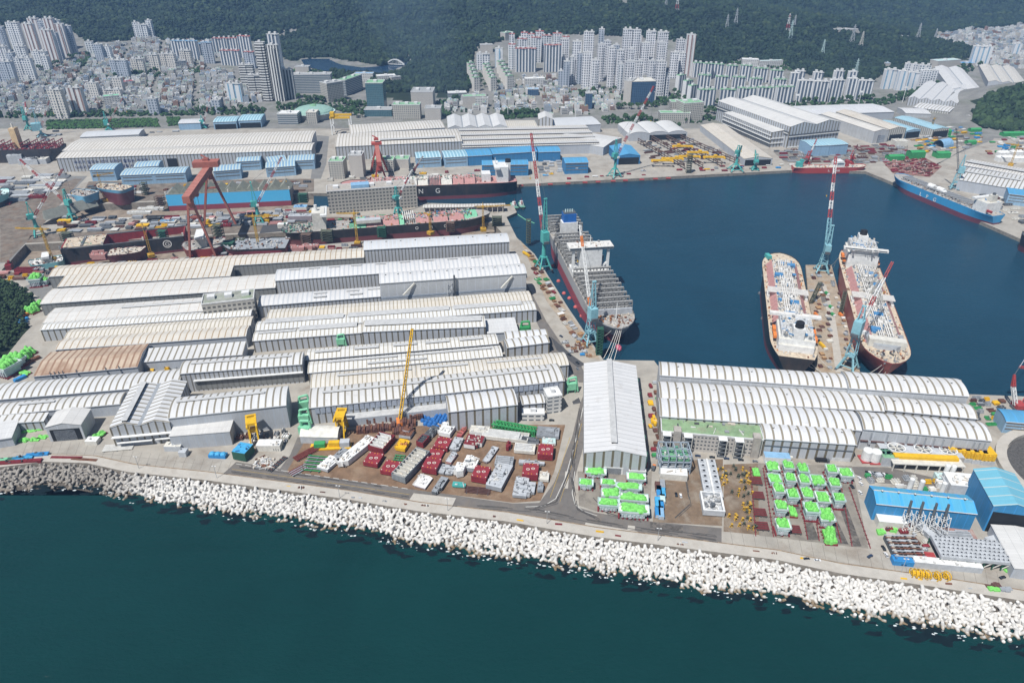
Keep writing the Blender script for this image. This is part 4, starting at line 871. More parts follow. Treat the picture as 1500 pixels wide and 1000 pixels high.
def hull_mesh(L, B, D, m, deckm, bow=.16, stern=.10, transom=.75, flare=1.0, draft=1.5, sheer=2.5, bulwark=1.1, par=None):
    """x from stern 0 to bow L, y half-breadth, z 0 at water, D deck height"""
    b = MB(); ns = 34; rows = []
    for i in range(ns+1):
        t = i/ns; t = t if t < .8 else .8+.2*(1-(1-(t-.8)/.2)**1.5)
        x = t*L
        k = min(1, max(0, (t-(1-bow))/bow)); s = max(0, (stern-t)/stern)
        hd = (1-k**2.6)**.62*(1-(1-transom)*s**2); k2 = max(0, (t-(1-bow*1.75))/(bow*1.62)); s2 = max(0, (stern*2-t)/(stern*2))
        hw = max(0, 1-k2**1.7)*(1-(1-transom*.35)*s2**2) if k2 < 1 else 0
        hd *= B/2; hw *= B/2; hw = min(hw, hd); dz = D+sheer*smooth(.86, .97, t); r = []
        for z, f in ((-draft, 0), (0, .02), (D*.35, .30), (D*.7, .68), (dz, 1.0), (dz+bulwark, 1.0)):
            xo = x-(L*.035*flare*(1-f) if k > 0 else 0)*k**3
            r.append((xo, hw+(hd-hw)*(f**1.25), z))
        rows.append(r)
    nr = 6; vs = [(x, y, z) for r in rows for x, y, z in r]+[(x, -y, z) for r in rows for x, y, z in r]; n1 = (ns+1)*nr; fs = []
    for i in range(ns):
        for j in range(nr-1):
            a = i*nr+j; fs += [(a, a+1, a+nr+1, a+nr), (n1+a, n1+a+nr, n1+a+nr+1, n1+a+1)]
    for j in range(nr-1): fs += [(j, n1+j, n1+j+1, j+1), (ns*nr+j, ns*nr+j+1, n1+ns*nr+j+1, n1+ns*nr+j)]
    b.add(vs, fs, m); dk = MB()
    vs = [(r[4][0], r[4][1]-.05, r[4][2]) for r in rows]+[(r[4][0], -r[4][1]+.05, r[4][2]) for r in rows]
    dk.add(vs, [(i, ns+1+i, ns+2+i, i+1) for i in range(ns)], deckm); return b, dk, rows
def ship(label, stern_px, bow_px, zpx, B, D, bands, deckm, name="ship", cat="ship", z0=WZ, off=0, **kw):
    s = G(*stern_px, zpx); e = G(*bow_px, zpx); d = e-s; L = d.length; d.normalize(); nrm = Vector((-d.y, d.x, 0))
    s = s+nrm*off
    t = thing(name, label, cat, (s.x, s.y, z0), math.atan2(d.y, d.x)); m = twotone("hull_"+label[:24].replace(" ", "_"), bands)
    hb, dk, rows = hull_mesh(L, B, D, m, deckm, **kw); h = hb.build("hull", t, False)
    dk.build("deck", t); return t, L, h, rows
deck_grey = mat("deck_plating", (.36, .35, .33), .8, .3, .25, 0, (.40, .27, .17), .6); deck_cream = mat("deck_primer_cream", (.55, .47, .36), .8, .25, .3, 0, (.34, .20, .12), .6); deck_red = mat("deck_red_oxide", (.30, .12, .09), .8, .3, .3)
hullgrey = (.37, .37, .37); af = (.33, .055, .07); hblack = (.013, .014, .018); hblue = (.03, .28, .54); maroon = (.14, .03, .045)
pipew = mat("white_pipework", (.68, .66, .62), .5); clut = [mat("clutter_"+n, c, .7, .3, .6) for n, c in (("cream", (.56, .50, .42)), ("steel", (.28, .29, .30)), ("blue", (.07, .22, .42)), ("orange", (.52, .22, .08)), ("white", (.66, .65, .62)), ("green", (.12, .30, .22)), ("dark", (.08, .08, .085)), ("rust", (.22, .10, .06)))]
def clutter(mb, x0, x1, y0, y1, z, n, seed, smin=.8, smax=3, hm=2.2, pal=(0, 0, 1, 1, 2, 3, 4, 5, 6, 7), inside=None):
    r = random.Random(seed)
    for _ in range(n):
        x, y = r.uniform(x0, x1), r.uniform(y0, y1)
        if inside and not inside(x, y): continue
        a, c = r.uniform(smin, smax), r.uniform(smin, smax)*.7; m = clut[r.choice(pal)]
        if r.random() < .25: mb.rbox((x, y, z), (a*2.6, .45, r.uniform(.4, 1.4)), r.uniform(0, 3.1), m)
        else: mb.rbox((x, y, z), (a, c, r.uniform(.4, hm)), r.choice((0, 0, .2, 1.57)), m)
    return mb
def inhull(rows, inset=2):
    xs = [r[4][0] for r in rows]; ys = [r[4][1] for r in rows]; pts = list(zip(xs, ys)); return lambda x, y: abs(y) < lerp(pts, x)-inset
RF = random.Random(21)
t, L, hl, rows = ship("large container ship with grey and red hull and bare steel lashing bridges", (820, 322), (911, 481), 22, 47, 25, [(13, af), (99, hullgrey)], deck_grey, "container_ship", "ship", bow=.15, stern=.12, transom=.85, flare=1.6, sheer=1.0, bulwark=1.5)
ih = inhull(rows); lash = mat("lashing_bridge_steel", (.33, .325, .31), .6, .4, .5); nb = 25
fb = MB(); fb.dome((L*.985, 0, 1.0), 3.2, 3.2, mat("bulbous_bow_pink", (.55, .13, .19), .5), 12, 5, 5.5); fb.dome((L*.985, 0, 1.0), 3.2, -3.2, MATS["bulbous_bow_pink"], 12, 4, 5.5); fb.build("bulbous_bow", t)
slots = [i for i in range(nb)]
for i in range(nb):
    x = L*(.03+.845*i/(nb-1))
    f = x/L
    if .50 < f < .575 or .155 < f < .21: continue
    hw = 22.2 if f < .7 else min(22.2, lerp([(r[4][0], r[4][1]) for r in rows], x)-1.2)
    b = MB(); z0 = 25; zt = z0+12.5
    for k in range(12):
        y = -hw+2*hw*k/11
        for dx in (-.9, .9): b.bar((x+dx, y, z0), (x+dx, y, zt), .55, lash)
        if k < 11 and k % 2 == 0: b.bar((x, y, z0), (x, y+2*hw/11, zt), .35, lash)
    for z in (3.6, 7.4, 11.0, 12.5): b.box(x-1.35, x+1.35, -hw, hw, z0+z, z0+z+.45, lash)
    b.build("lashing_bridge", t)
    b = MB()
    for y in (-hw*.66, 0, hw*.66): b.rbox((x+L*.0175, y, z0), (L*.026, hw*.6, 2.2), 0, clut[RF.choice((1, 1, 0))], lash)
    b.build("hatch_coaming", t)
b = MB(); b.box(L*.515, L*.57, -13, 13, 25, 57, white); b.box(L*.505, L*.585, -22, 22, 25, 31, white); b.build("deckhouse", t)
b = MB(); b.box(L*.515, L*.57, -26.5, 26.5, 57, 60.5, white, pipew); b.box(L*.5705, L*.5722, -26, 26, 58.2, 59.8, glassd)
for y in (-21, 21): b.bar((L*.56, y, 31), (L*.56, y, 57), 3, white); b.bar((L*.56, y*.66, 33), (L*.56, y, 40), 2, white)
b.build("bridge", t); b = MB(); clutter(b, L*.517, L*.568, -24, 24, 60.5, 26, 5, 1, 3, 2, (1, 4, 4, 7, 0)); b.build("deck_fittings", t); b = MB(); b.tube((L*.545, 0, 60), (L*.545, 0, 72), .7, .3, white, 6); b.build("mast", t)
b = MB(); b.box(L*.16, L*.205, -10.5, 10.5, 25, 47, white); b.build("engine_casing", t)
b = MB(); b.box(L*.155, L*.2, -8.5, 8.5, 47, 58, mat("funnel_blue", (.02, .13, .42), .5)); b.box(L*.16, L*.195, -8, 8, 58, 59.5, dgrey)
for y in (-5, -2, 1, 4): b.tube((L*.18, y, 58), (L*.178, y, 63), .8, .8, palet, 7)
b.build("funnel", t)
b = MB(); b.box(L*.897, L*.902, -20, 20, 26, 33.5, lgrey); b.tube((L*.93, 0, 26), (L*.93, 0, 45), .8, .4, white, 8); b.bar((L*.93, -3, 38), (L*.93, 3, 38), .5, white); b.build("breakwater", t)
b = MB(); clutter(b, L*.905, L*.985, -19, 19, 26.1, 110, 3, .8, 2.6, 2, (0, 3, 7, 1, 4, 7, 0), inhull(rows, 3)); b.build("mooring_gear", t)
b = MB(); clutter(b, L*.02, L*.88, -21, 21, 25, 380, 4, .8, 2.6, 1.6, (0, 1, 1, 4, 6, 7), ih); b.build("deck_fittings", t)
def lng(label, stern, bow, bands, dk, acc, B=45, D=24, seed=1, near=True):
    t, L, hl, rows = ship(label, stern, bow, 24, B, D, bands, dk, "gas_carrier", "ship", bow=.17, stern=.14, transom=.72, sheer=1.5); r = random.Random(seed); ih = inhull(rows, 1.5)
    b = MB(); x0, x1 = L*.22, L*.86; w0, w1 = B*.40, B*.27; z0, z1 = D, D+6.5; tr = pink; n = 18
    for i in range(n):
        a, c = x0+(x1-x0)*i/n, x0+(x1-x0)*(i+1)/n-.35
        m = [tr, tr, tr, mint if i % 2 == 0 else tr][i % 4]
        b.add([(a, -w0, z0), (c, -w0, z0), (c, -w1, z1), (a, -w1, z1), (a, w1, z1), (c, w1, z1), (c, w0, z0), (a, w0, z0)], [(0, 1, 2, 3), (4, 5, 6, 7)], m)
        b.add([(a, -w1, z1), (c, -w1, z1), (c, w1, z1), (a, w1, z1)], [(0, 1, 2, 3)], clut[0])
    b.build("trunk_deck", t)
    b = MB(); zt = z1
    for k, y in enumerate((-6.5, -4.6, -2.6, 1.5, 3.6, 6)): b.bar((x0, y, zt+2.2+.3*(k % 2)), (x1*.99, y, zt+2.2+.3*(k % 2)), 1.0, pipew)
    for i in range(14):
        x = x0+(x1-x0)*(i+r.uniform(.2, .8))/14; b.bar((x, -8, zt), (x, -8, zt+3), .4, pipew); b.bar((x, 8, zt), (x, 8, zt+3), .4, pipew); b.bar((x, -8, zt+3), (x, 8, zt+3), .5, pipew)
    b.build("cargo_pipes", t)
    b = MB(); xm = L*.52
    for i in range(6): b.bar((xm-6+i*2.4, -B*.47, zt+1.5), (xm-6+i*2.4, B*.47, zt+1.5), 1.1, pipew)
    b.box(xm-7, xm+7, -B*.47, -B*.41, D, D+3, pipew); b.box(xm-7, xm+7, B*.41, B*.47, D, D+3, pipew); b.build("manifold", t)
    for f in (.33, .46, .60, .74):
        b = MB(); x = L*f; b.tube((x, 0, zt), (x, 0, zt+7), 1.6, 1.3, pipew, 9); b.box(x-3, x+3, -5, 5, zt+.2, zt+3, clut[4]); b.tube((x, 0, zt+7), (x, 0, zt+16), .5, .3, pipew, 6); b.build("tank_dome", t)
    for f in (.30, .41, .68, .80):
        b = MB(); b.rbox((L*f, r.uniform(-9, 9), zt), (7, 9, 3.2), 0, clut[2]); b.rbox((L*f+4, r.uniform(-11, 11), zt), (5, 4, 2.5), 0, clut[2]); b.build("blue_work_hut", t)
    b = MB(); clutter(b, L*.02, L*.99, -B*.48, B*.48, D, 640, seed+5, .7, 2.4, 2, (0, 0, 1, 4, 6, 7, 3), ih); clutter(b, x0, x1, -w1*.95, w1*.95, zt, 620, seed+6, .7, 2.6, 2.4, (4, 4, 1, 0, 4, 4, 2, 6, 1)); b.build("deck_fittings", t)
    a0, a1, h1 = acc
    b = MB(); b.box(L*a0, L*a1, -B*.37, B*.37, D, D+h1*.7, white, offw); b.box(L*a0+3, L*a1+.5, -B*.33, B*.33, D+h1*.7, D+h1, white, lgrey); b.build("deckhouse", t)
    b = MB(); b.box(L*a1-2, L*a1+4, -B*.54, B*.54, D+h1+.02, D+h1+2.4, white, pipew); b.box(L*a1+4.02, L*a1+4.1, -B*.5, B*.5, D+h1+.9, D+h1+2, glassd); b.build("bridge", t)
    b = MB(); xm = L*(a0+.02); b.box(xm-5, xm+6, -5.5, 5.5, D+h1*.7, D+h1+7, white); b.tube((xm, 0, D+h1+7), (xm-.5, 0, D+h1+12.5), 4.4, 4.0, black, 12); b.build("funnel", t)
    b = MB(); clutter(b, L*a0, L*a1+6, -B*.32, B*.32, D+h1, 150, seed+9, .8, 3.4, 3, (4, 4, 0, 1, 4, 2)); b.build("roof_fittings", t); b = MB(); b.tube((L*a1, 0, D+h1+3), (L*a1, 0, D+h1+15), .8, .3, white, 6); b.bar((L*a1, -3, D+h1+11), (L*a1, 3, D+h1+11), .4, white); b.build("mast", t)
    for sy in (-1, 1):
        for f in (.4, .75):
            b = MB(); x = L*(a0+(a1-a0)*f); b.rbox((x, sy*B*.42, D+5), (9, 3.2, 3), 0, orange); b.build("lifeboat", t)
    return t, L, D, B, rows
t, L, D, B, rows = lng("black-hulled gas carrier moored stern-on at the left side of the finger pier", (1168, 519), (1143, 367), [(5.5, (.17, .035, .05)), (99, hblack)], deck_cream, (.06, .215, 17), 46, 24, 1)
b = MB(); b.box(L*.045, L*.0595, -B*.36, B*.36, D+.2, D+7, white, offw); b.box(L*.23, L*.27, -B*.3, B*.3, D+6, D+11, white, offw); clutter(b, L*.23, L*.27, -B*.3, B*.3, D+11, 30, 77, .8, 3, 3, (4, 4, 0, 1)); b.build("aft_deckhouse", t)
b = MB(); b.rbox((L*.93, B*.33, D+1), (10, 5, 4.5), .4, teal); b.build("bow_cover", t)
t2, L2, D2_, B2, rows2 = lng("red-hulled gas carrier moored bow-on at the right side of the finger pier", (1254, 364), (1308, 529), [(3, (.11, .02, .035)), (99, (.27, .05, .045))], deck_cream, (.05, .19, 25), 46, 24, 2)
b = MB(); b.box(L2*.855, L2*.885, -17, 17, D2_, D2_+9, offw); b.prism([(L2*.80, -18), (L2*.87, -17), (L2*.90, -8), (L2*.90, 8), (L2*.87, 17), (L2*.80, 18)], D2_+.1, D2_+5, lgrey, grey); b.build("bow_house", t2)
for k in range(7): b = MB(); b.lattice((L2*(.35+.05*k), -9+2*k, D2_+6), (L2*(.38+.05*k), 6-1.5*k, D2_+30), 1.8, 1.2, 8, [offw], .35); b.build("deck_crane", t2)
b = MB(); clutter(b, L2*.90, L2*.985, -18, 18, D2_+1.6, 70, 8, .8, 2.5, 2, (0, 1, 6, 1, 7), inhull(rows2, 3)); b.build("mooring_gear", t2)
t, L, hl, rows = ship("blue-hulled gas carrier with white letters along the eastern quay", (1452, 316), (1302, 256), 15, 33, 18, [(7.5, (.15, .035, .06)), (99, hblue)], deck_grey, "gas_carrier", "ship", off=-15.0, bow=.15, stern=.13, transom=.7, sheer=2.5)
wl_m = mat("hull_lettering_white", (.75, .75, .73), .5)
for ch, f in (("L", .63), ("P", .565), ("G", .49)): text("hull_letter", ch, 8.5, wl_m, t, (L*f, 16.75, 8), (PI/2, 0, PI), .12)
b = MB(); b.box(L*.06, L*.17, -14, 14, 18, 34, white, offw); b.build("deckhouse", t); b = MB(); b.box(L*.15, L*.185, -17.5, 17.5, 34, 37, white); b.build("bridge", t)
b = MB(); b.box(L*.075, L*.11, -5, 5, 34, 44, offw); b.tube((L*.09, 0, 44), (L*.09, 0, 47), 2.4, 2.2, dgrey, 9); b.build("funnel", t)
b = MB()
for y in (-8, -5, -2, 1, 4, 7): b.bar((L*.22, y, 22), (L*.9, y, 22), .8, clut[1])
for i in range(20): x = L*(.23+.033*i); b.bar((x, -10, 18), (x, -10, 22.4), .4, lgrey); b.bar((x, 10, 18), (x, 10, 22.4), .4, lgrey); b.bar((x, -10, 22.5), (x, 10, 22.5), .5, lgrey)
b.build("cargo_pipes", t)
for f in (.5, .56):
    b = MB(); b.tube((L*f, 0, 22.5), (L*(f+.09), 0, 22.5), 4.2, 4.2, white, 14); b.dome((L*f, 0, 22.5), 4.2, 1, white); b.build("deck_tank", t)
b = MB(); clutter(b, L*.02, L*.98, -15, 15, 18, 330, 31, .7, 2.4, 2.4, (0, 1, 1, 4, 6, 7, 4), inhull(rows, 1.5)); clutter(b, L*.06, L*.19, -13, 13, 34, 40, 32, .8, 2.4, 2, (4, 4, 0, 2)); b.build("deck_fittings", t)
b = MB(); b.rbox((L*.035, 12, 22), (8, 3, 3), 0, red); b.build("lifeboat", t)
t, L, hl, rows = ship("long red-hulled ship with a white deck at the head of the basin", (1164, 246), (1271, 245), 6, 20, 10.5, [(1.5, maroon), (99, (.40, .045, .04))], clut[0], "cargo_ship", "ship", off=8, bow=.12, stern=.1, transom=.8, sheer=1.5)
b = MB(); b.box(L*.55, L*.68, -8, 8, 10.5, 19, white); b.box(L*.57, L*.66, -9.5, 9.5, 19, 22, white); b.build("deckhouse", t); b = MB(); b.box(L*.71, L*.75, -4, 4, 10.5, 22, red); b.build("funnel", t)
b = MB(); b.rbox((L*.08, 0, 10.5), (10, 8, 9), 0, teal); b.rbox((L*.11, 0, 19), (6, 6, 5), 0, teal); b.build("winch_house", t)
for k, f in enumerate((.47, .59)): text("hull_letter", "LNGC"[k*2:k*2+2] if False else ("IL", "NIB")[k], 5, wl_m, t, (L*f, -10.2, 4.0), (PI/2, 0, 0), .12)
b = MB(); clutter(b, L*.03, L*.97, -9, 9, 10.5, 160, 41, .8, 2.6, 2.2, (4, 4, 0, 1, 3), inhull(rows, 1.5)); b.build("deck_fittings", t)
t, L, hl, rows = ship("black-hulled gas carrier with pink tank decks and white letters behind the dock office", (758, 266), (497, 275), 20, 42, 23, [(8, (.30, .05, .065)), (99, hblack)], pink, "gas_carrier", "ship", off=-20, bow=.16, stern=.12, transom=.75)
for ch, f in (("L", .75), ("N", .55), ("G", .455)): text("hull_letter", ch, 11, wl_m, t, (L*f, 21.25, 11), (PI/2, 0, PI), .12)
b = MB(); n = 9
for i in range(n):
    a, c = L*(.24+.066*i), L*(.24+.066*(i+1))-1.5; m = offw if i in (2, 4, 5) else pink
    b.add([(a, -17, 23), (c, -17, 23), (c, -12, 30), (a, -12, 30), (a, 12, 30), (c, 12, 30), (c, 17, 23), (a, 17, 23)], [(0, 1, 2, 3), (3, 2, 5, 4), (4, 5, 6, 7)], m)
b.build("trunk_deck", t)
b = MB(); b.box(L*.05, L*.115, -15, 15, 23, 48, white); b.box(L*.10, L*.13, -21, 21, 46, 49, white); b.tube((L*.12, 0, 49), (L*.12, 0, 60), .8, .4, white, 6); b.bar((L*.12, -4, 56), (L*.12, 4, 56), .6, white); b.build("deckhouse", t)
b = MB(); b.box(L*.035, L*.06, -6, 6, 23, 52, white); b.tube((L*.047, 0, 52), (L*.047, 0, 57), 5, 4.5, black, 12); b.build("funnel", t); b = MB(); b.box(L*.15, L*.2, -10, 10, 23, 36, white); b.build("forward_house", t)
b = MB(); clutter(b, L*.2, L*.86, -11, 11, 30, 260, 51, .8, 2.8, 2.4, (4, 4, 0, 1, 5, 7)); clutter(b, L*.02, L*.98, -19, 19, 23, 170, 52, .8, 2.8, 2.4, (4, 0, 1, 7), inhull(rows, 2)); 
for i in range(8): b.bar((L*.45+i*2.4, -12, 33), (L*.45+i*2.4, 12, 33), .7, pipew); b.bar((L*.45+i*2.4, 12, 33), (L*.45+i*2.4, 20, 24), .6, dgrey)
b.build("deck_fittings", t)
t, L, hl, rows = ship("black-hulled carrier under construction with pink and mint green decks", (418, 343), (722, 320), 10, 40, 20.5, [(9, (.16, .04, .05)), (99, hblack)], deck_grey, "gas_carrier", "ship", z0=-10.5, off=19, bow=.13, stern=.08, transom=.8, sheer=3)
b = MB()
for i, (f0, f1, m) in enumerate(((.30, .38, mint), (.38, .46, pink), (.46, .54, pink), (.54, .565, mint), (.62, .70, pink), (.705, .78, pink), (.785, .86, pink), (.30, .33, mint), (.86, .93, mint))):
    a, c = L*f0, L*f1-1
    w0 = 16 if f1 < .87 else 12; b.add([(a, -w0, 20.5), (c, -w0, 20.5), (c, -w0*.7, 26.5), (a, -w0*.7, 26.5), (a, w0*.7, 26.5), (c, w0*.7, 26.5), (c, w0, 20.5), (a, w0, 20.5)], [(0, 1, 2, 3), (3, 2, 5, 4), (4, 5, 6, 7)], m)
b.build("trunk_deck", t)
b = MB(); b.box(L*.33, L*.45, -17, -6, 26.5, 31, offw, lgrey); b.build("deck_shelter", t)
b = MB(); b.box(L*.13, L*.19, -13, 13, 20.5, 45, offw); b.box(L*.17, L*.2, -19, 19, 41, 44, white); b.tube((L*.15, 0, 45), (L*.15, 0, 53), 2.5, 2.2, white, 8); b.build("deckhouse", t)
b = MB(); clutter(b, L*.3, L*.9, -11, 11, 26.5, 330, 61, .8, 3, 2.4, (0, 3, 1, 5, 4, 7, 2)); clutter(b, L*.01, L*.97, -18, 18, 20.5, 300, 62, .8, 3, 2.6, (0, 1, 5, 4, 7, 3), inhull(rows, 1.5))
for i in range(6): b.bar((L*.56+i*3, -16, 28), (L*.56+i*3, 10, 31), 1.0, pipew)
b.build("deck_fittings", t)
b = MB(); clutter(b, L*-.02, L*.12, -17, 17, 20.5, 150, 63, 1, 3, 4, (1, 0, 6, 5)); b.build("stern_scaffolding", t)
for f, ch in ((.62, "O"), (.69, "M"), (.76, "G")): text("hull_letter", ch, 6, wl_m, t, (L*f, -20.25, 13), (PI/2, 0, 0), .12)
def open_hull(label, s, e, zpx, B, D, side, inner, n, z0, off, deckparts=(), name="ship_hull"):
    a = G(*s, zpx); c = G(*e, zpx); d = c-a; L = d.length; d.normalize(); nrm = Vector((-d.y, d.x, 0)); a = a+nrm*off
    t = thing(name, label, "ship hull", (a.x, a.y, z0), math.atan2(d.y, d.x)); b = MB()
    b.box(0, L, -B/2, -B/2+2.6, 0, D, side, dgrey); b.box(0, L, B/2-2.6, B/2, 0, D, side, dgrey); b.box(0, L, -B/2+2.6, B/2-2.6, 0, 2, inner); b.box(0, L, B/2-2.9, B/2-2.6, 2, D-1, inner); b.box(0, L, -B/2+2.6, -B/2+2.9, 2, D-1, inner)
    b.build("side_shell", t)
    for i in range(n+1):
        x = L*i/n; b = MB(); b.box(x-.9, x+.9, -B/2+2.6, B/2-2.6, 2, D*.98, inner)
        b.box(x-1.0, x+1.0, -B/2+.8, -B/2+2.6, D, D+4.5, offw); b.build("bulkhead", t)
    return t, L
hbm = twotone("hull_black_block", [(3, maroon), (99, hblack)]); inn = mat("hold_red_oxide", (.24, .035, .04), .7, .25, .2)
t, L = open_hull("black container ship hull with open holds and a white round emblem in the long dock", (88, 366), (268, 346), 11, 44, 21.5, hbm, inn, 3, -10.5, 22)
b = MB(); b.box(2, L*.335, -18, 18, 19, 22.3, deck_cream, deck_cream); b.box(L*.155, L*.175, -18, 18, 22.3, 23.1, dgrey); clutter(b, 4, L*.33, -17, 17, 22.3, 60, 71, .8, 2.5, 1.2, (5, 7, 0, 4)); b.build("finished_deck", t)
b = MB(); cx = L*.855
for k in range(28):
    a0, a1 = 2*PI*k/28, 2*PI*(k+1)/28; b.add([(cx+5.6*math.cos(a0), -22.2, 13+5.6*math.sin(a0)), (cx+5.6*math.cos(a1), -22.2, 13+5.6*math.sin(a1)), (cx+4.4*math.cos(a1), -22.2, 13+4.4*math.sin(a1)), (cx+4.4*math.cos(a0), -22.2, 13+4.4*math.sin(a0))], [(0, 1, 2, 3)], wl_m)
b.build("emblem_ring", t); text("emblem_letter", "G", 8.4, wl_m, t, (cx, -22.15, 10), (PI/2, 0, 0), .1)
bbm = twotone("hull_blue_block", [(8, (.24, .035, .06)), (99, (.08, .46, .78))], stain=.06)
t, L = open_hull("sky blue hull section with triangular frames in the second dock", (243, 289), (424, 281), 12, 40, 26, bbm, deck_grey, 4, -10.5, 20)
b = MB(); khaki = mat("khaki_frames", (.23, .24, .20), .8, .25, .3); b.box(0, L, -17, 17, 20, 25.5, khaki)
for i in range(11):
    x = L*(.06+.09*i); b.add([(x-10, -14, 25.5), (x+10, -14, 25.5), (x, -13, 35), (x-10, 14, 25.5), (x+10, 14, 25.5), (x, 13, 35)], [(0, 1, 2), (5, 4, 3), (0, 2, 5, 3), (1, 4, 5, 2)], khaki)
b.build("wing_tanks", t)
def part_hull(label, s, e, z, B, D, bands, dk, z0, off, acc=None, seed=1, **kw):
    t, L, hl, rows = ship(label, s, e, z, B, D, bands, dk, "ship_hull", "ship hull", z0=z0, off=off, **kw)
    b = MB(); clutter(b, L*.02, L*.98, -B*.45, B*.45, D, int(L*1.2), seed, .8, 3, 2.6, (0, 1, 6, 4, 7), inhull(rows, 1.2)); b.build("deck_fittings", t)
    if acc: b = MB(); b.box(L*acc[0], L*acc[1], -B*.3, B*.3, D, D+acc[2], offw); b.box(L*acc[0]+2, L*acc[1]-1, -B*.4, B*.4, D+acc[2], D+acc[2]+3, white); b.build("deckhouse", t)
    return t, L
part_hull("red stern section with a cream deckhouse beyond the goliath crane's near legs", (330, 343), (268, 349), 16, 40, 22, [(99, (.26, .03, .03))], deck_grey, -10.5, 18, (.4, .66, 13), 81, bow=.3, stern=.2, flare=2)
part_hull("dark red bow section with a bulbous nose in the long dock", (425, 346), (331, 349), 14, 40, 22, [(9, (.38, .10, .13)), (20, (.21, .03, .05)), (99, hblack)], grey, -10.5, 18, None, 82, bow=.35, stern=.05, transom=1, flare=2)
part_hull("small white and cyan fishing-style hull at the dock's left end", (92, 371), (42, 379), 4, 24, 12, [(4, hblack), (99, (.25, .55, .58))], clut[4], -10.5, 12, (.3, .6, 6), 83, bow=.3, flare=2)
part_hull("dark maroon bow with a pink bulb lying before the black container hull", (155, 372), (212, 366), 8, 26, 15, [(99, (.12, .03, .04))], clut[0], -10.5, 12, None, 84, bow=.6, flare=3)
part_hull("blue bow section with an open top on the slab above the second dock", (146, 285), (119, 281), 14, 30, 18, [(7, (.05, .06, .08)), (99, (.16, .42, .60))], deck_grey, 0, 12, None, 85, bow=.4, flare=2)
part_hull("maroon bow section with a pink bulb beside the blue bow", (197, 279), (152, 274), 16, 30, 22, [(18, (.12, .025, .04)), (99, (.10, .28, .42))], deck_cream, 0, 10, None, 86, bow=.45, flare=2)
t, L = part_hull("black-hulled container ship with a cream funnel and rust-red frames at the far left", (87, 222), (-60, 226), 18, 40, 26, [(8, (.02, .02, .022)), (99, hblack)], redox, -3, -18, None, 87, bow=.1, stern=.1)
b = MB(); b.box(L*.41, L*.47, -7, 7, 26, 62, mat("funnel_buff", (.62, .46, .27), .6)); b.tube((L*.44, 0, 62), (L*.44, 0, 70), 2, 1.6, offw, 8); b.build("funnel", t)
for i in range(12):
    b = MB(); x = L*(.03+.085*i)
    for y in (-17, -9, 0, 9, 17): b.bar((x, y, 26), (x, y, 37), .8, redox)
    b.box(x-1, x+1, -18, 18, 36, 37, redox); b.box(x-1, x+1, -18, 18, 31, 31.6, redox); b.build("lashing_bridge", t)
part_hull("dark maroon bow poking in at the right edge of the basin", (1560, 352), (1494, 344), 14, 36, 20, [(8, maroon), (99, (.03, .02, .03))], dgrey, WZ, 8, None, 88, bow=.2)
t, L = part_hull("half-seen teal and black hull at the left edge above the dock", (-40, 298), (12, 281), 14, 30, 16, [(7, hblack), (99, (.25, .58, .58))], palet, 0, 0, None, 89, bow=.3, flare=2)
def tug(lab, p, rz):
    g = G(*p, WZ); t = thing("tug_boat", lab, "boat", (g.x, g.y, WZ), rz, "tugs at the pier head"); hb, dk, rows = hull_mesh(26, 9, 3, twotone("tug_hull", [(.6, maroon), (99, (.02, .05, .035))]), clut[5], bow=.3, stern=.2, sheer=1.2, bulwark=.8); hb.build("hull", t); dk.build("deck", t)
    b = MB(); b.box(9, 17, -2.8, 2.8, 3, 6.5, white); b.box(11, 16, -2.2, 2.2, 6.5, 9.5, white); b.box(16.02, 16.1, -2, 2, 7.6, 9, glassd); b.build("deckhouse", t); b = MB(); b.tube((9, 0, 6), (8.6, 0, 10.5), 1, .9, red, 8); b.tube((12, 0, 9.5), (12, 0, 15), .3, .2, red, 5); b.build("funnel", t)
tug("left tug of two at the pier head, white cabin and green deck", (757, 308), 1.9); tug("right tug of two at the pier head, red mast", (766, 307), 1.75)
def slab(name, lab, cat, poly, z0, z1, m, side):
    b = MB(); b.prism([tuple(p) for p in P2(poly, z1)], z0, z1, side, m); o = b.build(name); return tag(o, lab, cat)
slab("finger_pier", "concrete finger pier between the two moored gas carriers", "pier", [(1180, 388), (1218, 388), (1264, 560), (1195, 560)], -9, .3, MATS["quay_ground"], wallm)
b = MB(); b.prism([tuple(p) for p in P2([(1203, 418), (1210, 418), (1224, 470), (1236, 545), (1224, 545), (1214, 470)])], .32, .36, pale); b.prism([tuple(p) for p in P2([(1198, 415), (1203, 415), (1212, 442), (1204, 444)])], .32, .37, asph); struct("pier_road", b)
def rope(lab, pairs, w=.35, cat="mooring line", group=None, m=None):
    for i, (a, za, c, zc) in enumerate(pairs):
        b = MB(); p, q = G(*a, za), G(*c, zc); n = 8; pr = None
        for k in range(n+1):
            t = k/n; v = p.lerp(q, t); v.z -= 2.0*4*t*(1-t)
            if pr is not None: b.bar(pr, v, w, m or offw)
            pr = v
        tag(b.build("mooring_line"), lab, cat, group)
rope("pale mooring line from the container ship's bow to the quay", [((903, 483), 20, (884, 525), .5), ((905, 484), 20, (890, 527), .5), ((908, 484), 20, (893, 528), .5), ((910, 484), 20, (899, 529), .5), ((899, 480), 20, (880, 494), .5)], .4, group="container ship's mooring lines")
rope("pale mooring line from the black gas carrier's stern to the pier", [((1157, 516), 18, (1202, 544), .5), ((1178, 518), 18, (1204, 546), .5), ((1192, 513), 18, (1220, 542), .5)], .4, group="black carrier's mooring lines")
rope("pale mooring line from the red gas carrier's bow to the shore", [((1300, 527), 22, (1270, 548), .5), ((1302, 528), 22, (1282, 551), .5), ((1310, 529), 22, (1290, 552), .5), ((1312, 529), 22, (1296, 553), .5)], .4, group="red carrier's mooring lines")
